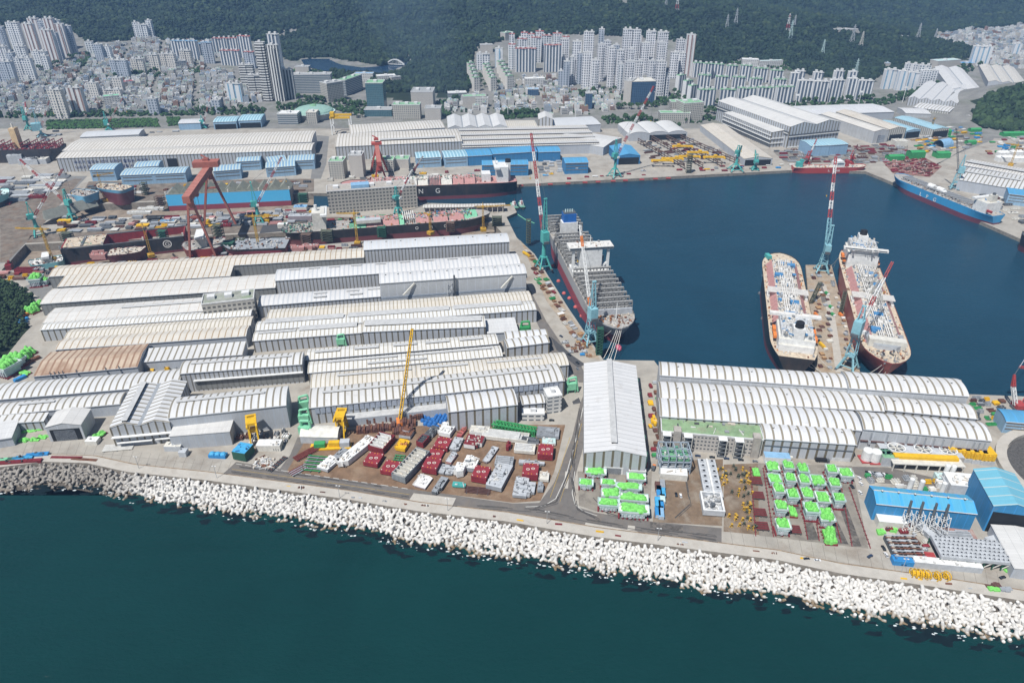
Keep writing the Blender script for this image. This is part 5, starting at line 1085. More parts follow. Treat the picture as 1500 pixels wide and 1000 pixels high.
rope("mooring line between the pier and the red carrier's stern", [((1228, 378), 22, (1213, 392), .5), ((1226, 380), 22, (1218, 396), .5)], .3, group="red carrier's stern lines")
b = MB(); pts = [(758, 314), (770, 322), (783, 327)]; q = [G(x, y, WZ+.3) for x, y in pts]
for a, c in zip(q, q[1:]): b.bar(a, c, .9, mint)
tag(b.build("floating_boom"), "pale green floating boom stretched from the pier head", "boom")
ball = mat("fender_red", (.50, .12, .11), .6)
for i, (x, y) in enumerate([(809, 390), (818, 412), (826, 430), (834, 437), (843, 450), (852, 463)]):
    b = MB(); g = G(x, y, WZ); b.dome((g.x, g.y, WZ), 2.6, 2.6, ball, 10, 4); tag(b.build("fender"), "round red fender floating along the container ship's side", "fender", "red fenders at the container ship")
b = MB(); p, q = G(1117, 415, WZ+.8), G(1127, 492, WZ+.8); b.bar(p, q, 2.6, mat("fender_boom_maroon", (.12, .05, .07), .7)); tag(b.build("fender_boom"), "long dark maroon floating fender beside the black gas carrier", "fender")
for x, y, m, l in ((1113, 430, dgrey, "dark round buoy at the upper end of the maroon fender"), (1117, 467, dgrey, "dark round buoy at the lower end of the maroon fender"), (1119, 404, white, "white round buoy above the maroon fender"), (1126, 468, white, "white round buoy beside the lower dark buoy")):
    b = MB(); g = G(x, y, WZ); b.dome((g.x, g.y, WZ-.3), 2.6, 3.2, m, 10, 4); tag(b.build("buoy"), l, "buoy")
for i, x in enumerate((763, 788, 806, 832, 857, 876, 898, 916, 940, 960, 979)):
    y = lerp([(757, 270), (900, 263), (1165, 249)], x)+.6; g = G(x, y, 0); b = MB(); b.tube((g.x-4, g.y-1.6, -1.6), (g.x+4, g.y-1.6, -1.6), 1.5, 1.5, red, 9); tag(b.build("fender"), "red cylinder fender hung on the northern quay edge", "fender", "red fenders on the northern quay")
b = MB(); c = (G(1588, 700)); R0, R1 = 62, 54; pts = []
for k in range(25):
    a = PI*.55+PI*.75*k/24; pts.append((math.cos(a), math.sin(a)))
for (x0, y0), (x1, y1) in zip(pts, pts[1:]):
    A = [(c.x+x0*R0, c.y+y0*R0), (c.x+x1*R0, c.y+y1*R0), (c.x+x1*R1, c.y+y1*R1), (c.x+x0*R1, c.y+y0*R1)]; b.prism(A, -.5, 4, pale)
tag(b.build("curved_dyke"), "curved pale concrete dyke wall at the right edge beside the tall blue shed", "wall")
b = MB(); b.prism([(c.x+x*R1*.99, c.y+y*R1*.99) for x, y in pts], -.4, 1.5, mat("dark_rock_fill", (.10, .095, .09), .95, .6, .6)); struct("rock_fill_ground", b)
def aim(p0, tip, elev):
    """boom direction and length that carries the tip to the given picture point, boom raised by elev"""
    best = None; ce, se = math.cos(elev), math.sin(elev)
    for i in range(180):
        a = 2*PI*i/180; d = Vector((ce*math.sin(a), ce*math.cos(a), se)); lo, hi = 4, 150
        for L in range(8, 140, 3):
            q = proj(p0+d*L); e = (q[0]-tip[0])**2+(q[1]-tip[1])**2+L*.01
            if best is None or e < best[0]: best = (e, a, L)
    return best[1], best[2]
RW = [red, red, white, white, white]
def rwb(n): return [(red if k % 2 == 0 else white) for k in range(n)]
def jib(label, base, yh0, yh1, ytop, tip, elev=60, col=teal, portal=7.0, leg=9.0, boomc=None, group=None, wid=2.6, lattower=False, house=(7, 9)):
    g = G(*base); z0 = hgt(g, yh0); z1 = hgt(g, yh1); z2 = hgt(g, ytop) if ytop else z1+8
    az, L = aim(g+Vector((0, 0, z1*.5+z0*.5)), tip, math.radians(elev)); t = thing("jib_crane", label, "crane", g, -az, group); pz = min(z0*.45, 16)
    b = MB()
    for sx in (-1, 1):
        for sy in (-1, 1):
            b.bar((sx*portal, sy*portal, .6), (sx*3, sy*3, pz), 1.6, col); b.box(sx*portal-1.2, sx*portal+1.2, sy*portal-2.4, sy*portal+2.4, 0, 1.5, dgrey)
        b.bar((sx*portal*.8, -portal*.8, pz*.35), (sx*portal*.8, portal*.8, pz*.35), .9, col); b.bar((-portal*.8, sx*portal*.8, pz*.35), (portal*.8, sx*portal*.8, pz*.35), .9, col)
    b.box(-3.8, 3.8, -3.8, 3.8, pz-.8, pz+1.0, col); b.build("portal", t)
    b = MB()
    if lattower: b.lattice((0, 0, pz), (0, 0, z0), 8.5, 5.5, 4, [col], .8)
    else: b.tube((0, 0, pz), (0, 0, z0), 2.9, 2.0, col, 12)
    b.build("tower", t)
    b = MB(); b.tube((0, 0, z0), (0, 0, z0+1), 3.4, 3.4, dgrey, 12); b.box(-house[0]/2, house[0]/2, -house[1]*.75, house[1]*.25, z0+1, z1, col); b.box(-house[0]/2+.6, house[0]/2-.6, -house[1]*.75-2, -house[1]*.75, z0+1, z0+4, dgrey); h = b.build("machinery_house", t)
    b = MB(); b.box(house[0]/2, house[0]/2+2.4, house[1]*.05, house[1]*.3+1.5, z0+2, z0+5, white); b.box(house[0]/2+.2, house[0]/2+2.2, house[1]*.3+1.5, house[1]*.3+1.6, z0+3.2, z0+4.7, glassd); b.build("cab", h)
    b = MB()
    for sx in (-1, 1): b.bar((sx*2.6, -3.5, z1-.3), (sx*1.2, -1.5, z2), .9, col); b.bar((sx*2.6, 2, z1-.3), (sx*1.2, -1.5, z2), .8, col)
    n = max(2, int((z2-z1)/5))
    for k in range(1, n): zz = z1+(z2-z1)*k/n; f = 1-k/n; b.bar((-2.6*f-1.2*(1-f), -2, zz), (2.6*f+1.2*(1-f), -2, zz), .5, col)
    b.box(-2, 2, -2.6, -.4, z2-.4, z2+.9, col); b.build("mast", t)
    b = MB(); e = math.radians(elev); r0 = Vector((0, house[1]*.25, z0*.45+z1*.55)); tp_ = r0+Vector((0, math.cos(e), math.sin(e)))*L; n = max(8, int(L/3.6)); bc = boomc or rwb(max(3, int(L/11)))
    b.lattice(r0, tp_, wid, wid*.55, n, bc, .5); b.bar(tp_, tp_+Vector((0, 1.5, -.5)), 1.0, dgrey); bo = b.build("boom", t)
    b = MB(); b.bar(Vector((0, -1.5, z2)), tp_, .22, dgrey); b.bar(tp_+Vector((0, 1, 0)), (tp_.x, tp_.y+1, max(4, tp_.z-L*.45)), .2, dgrey); b.rbox((tp_.x, tp_.y+1, max(2.5, tp_.z-L*.45-1.5)), (1, 1, 1.8), 0, yellow); b.build("hoist_rope", bo); return t
JG = "level luffing jib cranes of the yard"
jib("tall teal jib crane with a red and white boom at the container ship's stern", (796, 393), 355, 338, 291, (779, 196), 68, teal, 8, boomc=[red, red, white, red, white, white, red, red, white, red, red], group=JG, wid=3.4, house=(8, 10))
jib("pale blue jib crane on lattice legs beside the container ship's bow", (864, 502), 467, 449, 412, (851, 330), 66, ltteal, 7, boomc=[orange, white, white, white, white, orange, white], group=JG, wid=2.6, lattower=True, house=(8, 9))
jib("pale blue jib crane with a long red and white boom at the pier's far end", (1203, 398), 370, 357, 330, (1225, 231), 62, ltteal, 7.5, boomc=[ltteal, ltteal, ltteal, red, white, red, white, red, white, red], group=JG, wid=4.2, lattower=True)
jib("grey-blue jib crane on the near half of the finger pier", (1241, 540), 490, 468, 448, (1306, 388), 40, ltteal, 8, boomc=[white, white, red, white, white, red, red], group=JG, wid=3.2, lattower=True, house=(8, 10))
jib("teal jib crane on a slim column with its boom reaching to the upper left", (107, 324), 301, 292, 278, (31, 234), 45, teal, 6, group=JG, wid=2.8)
jib("teal jib crane at the left dock head with a steep red and white boom", (58, 346), 321, 313, 297, (89, 249), 48, teal, 6, group=JG, wid=2.8)
jib("teal jib crane in front of the sky blue hull section", (380, 328), 303, 294, 267, (410, 231), 55, teal, 7, group=JG, wid=2.8)
jib("slim teal jib crane in front of the grey dock office", (584, 314), 293, 286, 274, (601, 252), 50, teal, 5, group=JG, wid=2)
jib("teal northern quay crane with a long red and white boom", (900, 259), 233, 224, 205, (956, 126), 58, teal, 9, group=JG, wid=3.2)
jib("squat teal portal crane on the northern quay, wide legs", (1077, 250), 230, 221, 214, (1086, 213), 60, teal, 11, boomc=[teal], group=JG, wid=2.6)
jib("small teal crane at the corner of the northern quay near the red ship", (1105, 249), 240, 234, 226, (1107, 220), 60, teal, 6, boomc=[teal], group=JG, wid=2.2)
jib("blue-grey crane with a dark upright boom behind the lettered gas carrier", (1397, 277), 254, 244, 228, (1400, 190), 72, ltteal, 6, boomc=[dgrey], group=JG, wid=2.4, lattower=True)
jib("pale blue crane with a large machinery house at the far left berth", (62, 200), 191, 180, 163, (70, 148), 60, ltteal, 9, group=JG, wid=2.6, house=(16, 18))
jib("teal crane left of the large pale blue one at the far left berth", (43, 190), 178, 170, 157, (36, 150), 60, teal, 7, group=JG, wid=2.6)
jib("teal crane standing before the ivy bank with its boom to the right", (160, 191), 184, 176, 164, (187, 150), 50, teal, 7, group=JG, wid=2.6)
jib("green crane beside the grey-blue shed, tall red and white boom", (299, 188), 182, 176, 170, (315, 136), 66, teal, 6, group=JG, wid=2.4)
jib("small crane with a maroon boom behind the black gas carrier", (606, 258), 252, 247, 240, (618, 229), 50, dgrey, 5, boomc=[redox, lgrey], group=JG, wid=2.2)
jib("red and white crane in front of the huge assembly hall, left", (1182, 240), 234, 229, 222, (1196, 205), 50, red, 5, group=JG, wid=2)
jib("red and white crane in front of the huge assembly hall, right", (1246, 240), 234, 229, 222, (1256, 212), 50, red, 5, group=JG, wid=2)
def towercrane(label, base, ytop, jw, jd=1, az=0.0, m=mat("crane_ochre", (.52, .31, .04), .6)):
    g = G(*base); z = hgt(g, ytop); t = thing("tower_crane", label, "crane", g, az, "yellow tower cranes at the docks"); b = MB()
    b.box(-4, 4, -4, 4, 0, 4.5, m); b.lattice((0, 0, 4), (0, 0, z), 2.4, 2.0, max(5, int(z/4)), [m], .42); b.build("mast", t)
    b = MB(); b.box(-1.6, 1.6, -1.6, 1.6, z, z+2.6, m); b.tube((0, 0, z+2), (0, 0, z+8), .7, .2, m, 6); b.build("slewing_cab", t)
    b = MB(); b.lattice((-jw*.3, 0, z+1.5), (jw*jd, 0, z+1.5), 1.8, 1.2, max(6, int(jw/3)), [m], .36); b.box(-jw*.3-1, -jw*.3+3, -1.4, 1.4, z-1, z+1.6, dgrey); b.build("jib", t)
    b = MB(); b.bar((0, 0, z+8), (jw*.8, 0, z+2.2), .2, dgrey); b.bar((0, 0, z+8), (-jw*.28, 0, z+2.2), .2, dgrey); b.build("tie_rod", t); return t
towercrane("yellow tower crane at the left end of the long dock", (77, 382), 337, 36, 1, PI-.1)
towercrane("yellow tower crane before the round emblem on the black hull", (222, 376), 334, 14, 1, 2.2)
towercrane("yellow tower crane right of the goliath crane's near legs", (380, 366), 318, 34, 1, .05)
towercrane("yellow tower crane at the left of the carrier with pink decks", (524, 358), 314, 24, 1, PI)
towercrane("yellow tower crane in the middle of the carrier with pink decks", (631, 343), 316, 12, 1, 2.4)
towercrane("yellow tower crane at the bow of the carrier with pink decks", (708, 338), 304, 40, 1, .15)
towercrane("yellow tower crane between the blue bow and the maroon bow section", (155, 295), 258, 22, 1, .5)
towercrane("yellow tower crane among the white tents at the right", (1480, 243), 214, 20, 1, 2.4)
towercrane("small yellow crane beside the light blue long shed", (1362, 196), 176, 14, 1, .8)
def goliath(label, near_l, near_r, far_l, far_r, yapex_n, yapex_f, m, head=True, w=9, depth=9):
    nl, nr, fl, fr = G(*near_l), G(*near_r), G(*far_l), G(*far_r); a = (nl+nr)/2; c = (fl+fr)/2; za = hgt(a, yapex_n); d = c-a; S_ = d.length; ang = math.atan2(d.y, d.x)
    t = thing("goliath_crane", label, "crane", a, ang); hw = (nr-nl).length/2; hf = (fr-fl).length/2; z = za
    for nm, x, hh, wd, k in (("leg", 0, hw, 4.2, 0), ("leg", S_, hf, 4.6, 1)):
        b = MB()
        for s in (-1, 1): b.bar((x, s*hh, 1), (x, s*2.2, z), wd*.62, m, wd*.8); b.box(x-3, x+3, s*hh-6, s*hh+6, 0, 2.5, dgrey)
        b.bar((x, -hh*.30, z*.72), (x, hh*.30, z*.72), 2.2, m); b.box(x-3.5, x+3.5, -4, 4, z-10, z, m); b.build(nm, t)
    b = MB(); b.box(-14, S_+10, -w/2, w/2, z, z+depth, m, mat("goliath_pale_top", (.46, .20, .16), .7)); 
    n = int(S_/5)
    for i in range(n): x = -12+i*(S_+20)/n; b.box(x, x+1.2, -w/2-.25, w/2+.25, z+depth*.1, z+depth+.3, m)
    b.build("girder", t)
    b = MB(); b.box(S_-10, S_+6, -w*1.9, w*1.9, z+depth+.4, z+depth+8, m) if head else b.box(S_-6, S_+6, -w*1.3, w*1.3, z+depth+.4, z+depth+4, m)
    b.box(S_-4, S_+2, -4, 4, z+depth+8, z+depth+11, m); b.bar((S_-2, -3, z+depth+11), (S_+2, 6, z+depth+15), 1.6, m); b.build("upper_trolley", t)
    b = MB(); b.box(S_*.22, S_*.28, -4, 4, z-5, z-.2, m); 
    for y in (-2, 2): b.bar((S_*.25, y, z-5), (S_*.25, y, z*.55), .35, dgrey)
    b.box(S_*.25-3, S_*.25+3, -3, 3, z*.55-3, z*.55, dgrey); b.build("lower_trolley", t); return t
goliath("huge red goliath gantry crane straddling the long dock", (279, 380), (317, 378), (304, 329), (342, 334), 293, 272, brick)
goliath("distant red goliath gantry crane behind the grey dock office", (548, 277), (570, 277), (543, 253), (568, 252), 240, 226, mat("goliath_red_far", (.42, .09, .07), .6), False, 7, 7)
g = G(487, 198); t = thing("gantry_crane", "white-legged gantry crane with yellow beams at the head of the yard road", "crane", g, .05); hz_ = hgt(g, 174)
for x in (0, 38):
    b = MB()
    for y in (0, 26): b.bar((x, y, 0), (x, y, hz_), 2.4, white)
    b.bar((x, 0, hz_*.5), (x, 26, hz_*.5), 1.4, white); b.build("leg", t)
b = MB(); b.box(-2, 40, -1.5, 1.5, hz_, hz_+4, yellow); b.box(-2, 40, 24.5, 27.5, hz_, hz_+4, yellow); b.build("beam", t); b = MB(); b.box(0, 8, -3, 9, hz_+4.2, hz_+13, yellow); b.build("trolley_house", t)
rw = MB(); dkb = mat("runway_brown", (.13, .085, .065), .8, .3, .3)
SYD = [((935, 203), (1003, 240)), ((955, 199), (1030, 239)), ((974, 197), (1058, 237)), ((994, 196), (1083, 234))]
for i, (a, c) in enumerate(SYD):
    b = MB(); p, q = G(*a, 10), G(*c, 10)
    for z in (10, 6): b.bar((p.x, p.y, z), (q.x, q.y, z), 1.2, dkb)
    for k in range(16): v = p.lerp(q, k/15); b.bar((v.x, v.y, 0), (v.x, v.y, 10), 1.1, dkb)
    tag(b.build("crane_runway"), "brown steel crane runway on posts in the stockyard, %s from the left" % ORD[i], "runway")
for i, (px, py, k) in enumerate([(1000, 215, 1), (1022, 224, 2), (970, 236, 0), (1010, 230, 1), (1046, 231, 2), (985, 233, 0)]):
    g = G(px, py, 11); t = thing("bridge_crane", "yellow overhead bridge crane in the steel stockyard, " + ("farthest one", "second farthest one", "one nearest the blue gabled shed", "one in the middle of the front row", "one at the right of the front row", "second from the left in front")[i], "crane", (g.x, g.y, 11), -.05, "yellow bridge cranes of the stockyard")
    b = MB(); b.box(-19, 19, -2.6, -.9, 0, 2.6, yellow); b.box(-19, 19, .9, 2.6, 0, 2.6, yellow); b.box(-20, -17, -5, 5, -.8, 1.4, yellow); b.box(17, 20, -5, 5, -.8, 1.4, yellow); b.build("girder", t)
    b = MB(); x = (-8, 4, 9, -3, 2, 7)[i]; b.box(x-3, x+3, -3, 3, 2.7, 5.2, yellow); b.build("hoist_trolley", t)
def shore_gantry(label, p, rz, h):
    g = G(*p); t = thing("block_gantry", label, "gantry", g, rz, "yellow gantries beside the shore road"); b = MB()
    for x in (-3.2, 3.2):
        for y, yy in ((-9, -3), (9, 3)): b.bar((x, y, 0), (x, yy, h), 1.2, yellow)
        for k in (.25, .5, .75): b.bar((x, -9+6*k, h*k), (x, 9-6*k, h*k), .8, yellow)
    b.build("leg_frame", t); b = MB(); b.box(-4.4, 4.4, -5, 4.2, h, h+2.6, yellow); b.box(-4.4, 4.4, 7, 9, h, h+2.6, yellow); b.box(-4.4, -3, -9, 9, h, h+2, yellow); b.box(3, 4.4, -9, 9, h, h+2, yellow); b.build("top_frame", t)
    b = MB(); b.rbox((0, -1, h*.55), (5, 4, 4), 0, yellow); b.build("winch", t)
shore_gantry("yellow block gantry beside the grey windowless shed", (374, 645), .35, 19); shore_gantry("yellow block gantry behind the small curved-roof shed", (502, 634), 0, 18)
g = G(586, 620); t = thing("crawler_crane", "yellow crawler crane with a very long lattice boom over the sheds", "crane", g, 0); b = MB(); b.box(-4.5, -2.6, -4.5, 4.5, 0, 1.6, dgrey); b.box(2.6, 4.5, -4.5, 4.5, 0, 1.6, dgrey); b.box(-2.6, 2.6, -2, 2, .8, 1.8, dgrey); b.build("crawler_track", t)
b = MB(); b.rbox((0, -2, 1.9), (5, 9, 3.2), .2, orange); b.rbox((2.0, 2.6, 1.9), (2, 2.4, 3), .2, yellow); b.build("superstructure", t)
az, L = aim(g+Vector((0, 0, 3)), (605, 480), math.radians(66)); d = Vector((math.cos(math.radians(66))*math.sin(az), math.cos(math.radians(66))*math.cos(az), math.sin(math.radians(66))))
b = MB(); b.lattice((0, 0, 3), d*L+Vector((0, 0, 3)), 2.4, 1.6, 26, [yellow], .62); bo = b.build("boom", t); b = MB(); e = d*L+Vector((0, 0, 3)); b.bar(e, (e.x-.3, e.y-.5, 30), .25, dgrey); b.bar((0, -5, 5), e, .25, dgrey); b.build("hoist_rope", bo)
g = G(1490, 598); t = thing("crawler_crane", "red and white lattice crawler crane at the right edge of the quay", "crane", g, 0)
b = MB(); b.rbox((0, 0, 0), (10, 8, 2), 0, dgrey); b.rbox((0, 0, 2), (8, 10, 4), 0, red); b.build("superstructure", t)
b = MB(); b.lattice((-3, 0, 4), (-7, 6, 20), 2.6, 2.4, 8, [white], .6); b.lattice((-7, 6, 20), (-8, 9, 31), 2.4, .8, 4, [red], .8); b.build("back_mast", t)
b = MB(); b.lattice((3, 0, 4), (16, 10, 22), 2.6, 2.4, 9, [red, white, white], .6); b.lattice((16, 10, 22), (50, 40, 70), 2.4, 1.6, 14, [white, red], .6); b.build("boom", t)
b = MB(); b.lattice((-2, 14, 36), (20, 18, 31), 1.6, 1.6, 6, [red], .5); b.bar((-8, 9, 31), (-2, 14, 36), .4, dgrey); b.bar((-2, 14, 36), (30, 40, 75), .4, lgrey); b.build("jib_strut", t)
def scaffold(label, p, ytop, w, d, m, n=6, group=None):
    g = G(*p); z = hgt(g, ytop); b = MB()
    for k in range(n+1):
        zz = z*k/n
        b.box(-w/2, w/2, -d/2, d/2, zz, zz+.35, m)
        if k < n: b.bar((-w/2, -d/2, zz), (w/2, -d/2, zz+z/n), .5, m); b.bar((w/2, -d/2, zz), (w/2, d/2, zz+z/n), .4, m)
    for x in (-w/2, w/2):
        for y in (-d/2, d/2): b.bar((x, y, 0), (x, y, z+1.2), .5, m)
    o = b.build("stair_tower"); o.location = g; return tag(o, label, "stair tower", group)
dgreen = mat("dark_green_steel", (.03, .10, .065), .7); olive = mat("olive_steel", (.09, .10, .07), .8)
scaffold("dark green gangway stair tower at the container ship's bow", (877, 518), 481, 6, 6, dgreen, 9); scaffold("dark green gangway stair tower at the head of the western quay", (774, 355), 322, 6, 6, olive, 9); scaffold("dark lattice stair tower on the northern quay", (1008, 253), 226, 8, 8, olive, 8)
scaffold("dark stair tower between the deep hulls in the long dock", (323, 356), 330, 12, 10, olive, 6); scaffold("dark green scaffold tower beside the maroon bow", (338, 371), 355, 14, 10, dgreen, 5); scaffold("slim grey scaffold tower on the slab above the second dock", (214, 285), 268, 8, 8, olive, 6)
for i, (x, y, yt, w_) in enumerate([(100, 352, 341, 14), (240, 352, 338, 12), (300, 362, 346, 12), (352, 362, 350, 16), (405, 360, 349, 14), (450, 356, 343, 14), (480, 352, 338, 16), (560, 346, 333, 12), (660, 338, 326, 12), (728, 330, 318, 14), (445, 296, 284, 14), (236, 300, 288, 12), (180, 290, 278, 12)]): scaffold("dark steel scaffold tower round the dock hulls, %s of the dock towers" % ORD[i], (x, y), yt, w_, 9, (olive, dgreen, dkb)[i % 3], 4, "scaffold towers round the dock hulls")
for lab, a, c in (("long dark gangway ramp at the black carrier's side", (1188, 443), (1201, 416)), ("long dark gangway ramp at the red carrier's side", (1231, 459), (1238, 428))):
    p, q = G(*a, 2), G(*c, 20); b = MB()
    for s in (-2, 2): b.bar((p.x+s, p.y, p.z), (q.x+s, q.y, q.z), .6, olive); b.bar((p.x+s, p.y, p.z+3), (q.x+s, q.y, q.z+3), .5, olive)
    for k in range(15): v = p.lerp(q, k/14); b.bar((v.x-2, v.y, v.z), (v.x+2, v.y, v.z), .8, olive); b.bar((v.x-2, v.y, v.z), (v.x-2, v.y, v.z+3), .4, olive); b.bar((v.x+2, v.y, v.z), (v.x+2, v.y, v.z+3), .4, olive); b.bar((v.x-2, v.y, v.z+3), (v.x+2, v.y, v.z+3), .3, olive)
    tag(b.build("gangway"), lab, "gangway")
def pylon(label, p, ytop, m):
    g = Gt(*p); z = hgt(g, ytop); b = MB(); b.lattice((0, 0, -1), (0, 0, z*.62), z*.24, z*.07, 6, [m] if not isinstance(m, list) else m, .9); b.lattice((0, 0, z*.62), (0, 0, z), z*.07, z*.025, 4, [m] if not isinstance(m, list) else m, .8)
    mm = m if not isinstance(m, list) else m[-1]
    for f, w in ((.64, .2), (.76, .18), (.88, .14)): b.bar((-z*w*.6, 0, z*f), (z*w*.6, 0, z*f), .9, mm)
    o = b.build("power_pylon"); o.location = g; tag(o, label, "pylon", "power pylons on the hills")
pylon("grey pylon at the top edge left of the red and white one", (975, 12), -8, lgrey); pylon("red and white pylon at the top edge above the tower blocks", (991, 18), -10, [white, red, white]); pylon("grey pylon on the ridge, left of the two behind the green flats", (1064, 43), 21, lgrey); pylon("grey pylon on the ridge, right of the two behind the green flats", (1077, 38), 12, lgrey)
pylon("red and white pylon on the right hill's shoulder", (1153, 46), 20, [white, red, white]); pylon("pale green pylon just below the red and white one", (1157, 57), 30, palet); pylon("grey pylon half behind the red and white one", (1163, 40), 22, lgrey); pylon("pale green pylon on the hill slope above the right apartment slabs", (1204, 81), 58, palet); pylon("large pale green pylon rising behind the right apartment slabs", (1252, 112), 86, palet)
pylon("pale pylon with a reddish foot on the right hill", (1247, 65), 36, lgrey); pylon("pale pylon right of the reddish-footed one", (1260, 70), 46, offw); pylon("tall grey pylon left of the far town", (1343, 60), 34, lgrey); pylon("small grey pylon at the edge of the far town", (1369, 58), 42, lgrey)
FAC = {"w": facade("flats_white", (.74, .75, .76), (.12, .15, .19), 7.5, 6.0, .55, .62), "v": facade("flats_white_bands", (.76, .76, .76), (.10, .13, .17), 9.0, 3.1, .6, 3.2), "c": facade("flats_cream", (.68, .65, .60), (.16, .18, .20), 6.5, 6.0, .5, .6),
 "g": facade("flats_grey", (.46, .50, .56), (.10, .13, .17), 7, 6, .5, .6), "z": facade("flats_black_white", (.70, .70, .68), (.025, .025, .03), 8.0, 6.2, 1.2, .48, False), "zz": facade("flats_black_white_vertical", (.70, .70, .68), (.03, .03, .035), 7.0, 60, .5, 1.2, False),
 "b": facade("flats_with_brown_bands", (.68, .68, .68), (.26, .17, .15), 11, 6, .4, 1.2), "t": facade("flats_tower_white", (.78, .78, .79), (.10, .115, .15), 6.2, 6.4, .55, .6, False), "s": facade("flats_blue_band", (.70, .71, .72), (.22, .36, .48), 14, 60, .3, 1.2)}
pent = mat("penthouse_white", (.66, .66, .65), .7); grnroof = mat("green_roof_coating", (.22, .42, .25), .7, .25, .1); redroof = mat("red_roof_trim", (.48, .16, .14), .7); grroof = mat("grey_roof_membrane", (.34, .35, .35), .8); roofs = {"g": grnroof, "r": redroof, "n": grroof, "w": pent, "b": ltblue}
def flats(clabel, group, rows, style="w", roof="n", deep=13, name="apartment_tower", cat="apartment tower"):
    """rows: (centre x, base y, top y, width px [, style, roof, turn])"""
    rows = sorted(rows, key=lambda r: (r[0], -r[1]))
    for i, r in enumerate(rows):
        x, yb, yt, wpx = r[:4]; st = r[4] if len(r) > 4 and r[4] else style; rf = roofs[r[5] if len(r) > 5 and r[5] else roof]; g = Gt(x, yb); z = min(hgt(g, yt), 150)
        Z = g.y*CT-(g.z-H)*ST; W = max(9, wpx*Z/F); rz = r[6] if len(r) > 6 else R.uniform(-.12, .12)
        t = thing(name, clabel % ordn(i), cat, g, rz, group); b = MB(); D = deep if W > 16 else W*.85; n = max(1, round(W/16)) if W > 26 else 1
        for k in range(n):      # slab in slightly stepped units
            x0, x1 = -W/2+W*k/n, -W/2+W*(k+1)/n; dy = (k % 2)*1.6; b.box(x0, x1-.05, -D/2+dy, D/2+dy, -3, z-(k % 2)*.6, FAC[st], rf)
        if D > 10 and n == 1 and z > 50: b.box(-W*.22, W*.22, -D/2-2.2, -D/2-.02, -3, z-6, FAC[st], rf)
        b.build("wall", t); b = MB(); m = rf if rf is not grroof else pent
        b.box(-W/2-.3, W/2+.3, -D/2-.3, -D/2+.3, z+.02, z+1.3, m); b.box(-W/2-.3, W/2+.3, D/2-.3, D/2+.3, z+.02, z+1.3, m)
        b.build("parapet", t)
        for k in range(max(1, n)):
            b = MB(); xc = -W/2+W*(k+.5)/max(1, n); b.box(xc-2.8, xc+2.8, -2.5, 3.5, z-.5, z+R.uniform(4, 6.5), pent); b.build("roof_house", t)
flats("pale tower below the left hillside, %s from left", "tall towers below the left hillside", [(12, 76, 39, 9, "g"), (32, 78, 33, 18, "w"), (55, 81, 35, 14, "b"), (62, 74, 27, 14, "b"), (73, 75, 30, 9, "g"), (85, 76, 27, 14, "b"), (95, 74, 30, 9, "g"), (100, 82, 35, 11, "b"), (110, 80, 38, 9, "g"), (82, 93, 44, 16, "b"), (91, 88, 48, 8, "g")], "w")
flats("pale slab before the left tall towers, %s from left", "slab blocks before the left tall towers", [(8, 88, 68, 14), (37, 92, 68, 13), (43, 116, 85, 24, "w"), (66, 102, 75, 20), (12, 121, 90, 30, "g"), (24, 105, 77, 10, "g"), (72, 104, 82, 9)], "w")
flats("small white block right of the left towers, %s from left", "white blocks right of the left tower cluster", [(136, 83, 61, 10), (149, 89, 65, 12, "g"), (162, 88, 68, 9)], "w")
flats("white block on the wooded slope above the old town, %s of three", "three white blocks on the slope", [(203, 55, 33, 7), (212, 56, 36, 14), (223, 54, 30, 8)], "w")
flats("cream slab across the left town, %s from left", "cream slabs across the left town", [(180, 114, 88, 26, "g"), (184, 112, 89, 12), (206, 110, 86, 18), (230, 105, 80, 14), (250, 101, 79, 22), (275, 95, 74, 16), (176, 134, 114, 14), (165, 144, 131, 32), (142, 145, 121, 14)], "c")
flats("white slab with pale blue roof line, %s from left", "white slabs with blue roof line", [(275, 87, 60, 38, "v", "b"), (308, 93, 62, 14, "g"), (296, 84, 64, 14)], "v", "b")
flats("white slab with red roof trim, %s from left", "slabs with red roof trim", [(333, 81, 56, 34), (340, 96, 74, 28), (362, 85, 53, 18), (368, 100, 76, 14, "g")], "v", "r")
flats("black and white patterned tower, %s from left", "black and white patterned towers", [(366, 128, 95, 20, "z"), (377, 136, 110, 20, "z"), (394, 148, 62, 13, "z", "n", 0), (411, 148, 66, 15, "zz", "n", 0), (412, 132, 50, 16, "v"), (426, 145, 102, 16, "zz")], "z")
flats("apartment block above the ivy bank, %s from left", "blocks above the ivy bank", [(93, 173, 131, 19, "c"), (120, 169, 128, 20, "b"), (228, 167, 144, 14, "g"), (320, 165, 146, 12, "g"), (347, 149, 122, 22, "s")], "c")
flats("narrow green-roofed flats left of the white cluster, %s from left", "green-roofed flats left of the white cluster", [(690+k*1.9, 111+k*5.6, 92+k*5.3, 10, "c", "g", .5) for k in range(5)]+[(713+k*2.2, 112+k*5.2, 94+k*4.8, 10, "c", "g", .5) for k in range(5)]+[(734+k*3, 107+k*6, 90+k*5.2, 11, "c", "g", .5) for k in range(5)], "c", "g")
flats("white apartment block behind the green-roofed rows, %s of two", "white blocks behind the green-roofed rows", [(708, 102, 79, 19), (731, 98, 71, 11, "s")], "w")
flats("white block with red-brown roof trim, %s from left", "white cluster with brown roof trim", [(770, 105, 71, 30, "v"), (809, 105, 66, 25, "v"), (750, 101, 65, 10), (765, 89, 57, 14), (785, 91, 55, 14), (800, 89, 52, 14), (750, 83, 50, 8), (768, 81, 48, 10), (790, 81, 46, 12), (815, 86, 49, 12), (828, 89, 54, 10), (778, 84, 50, 9)], "w", "r")
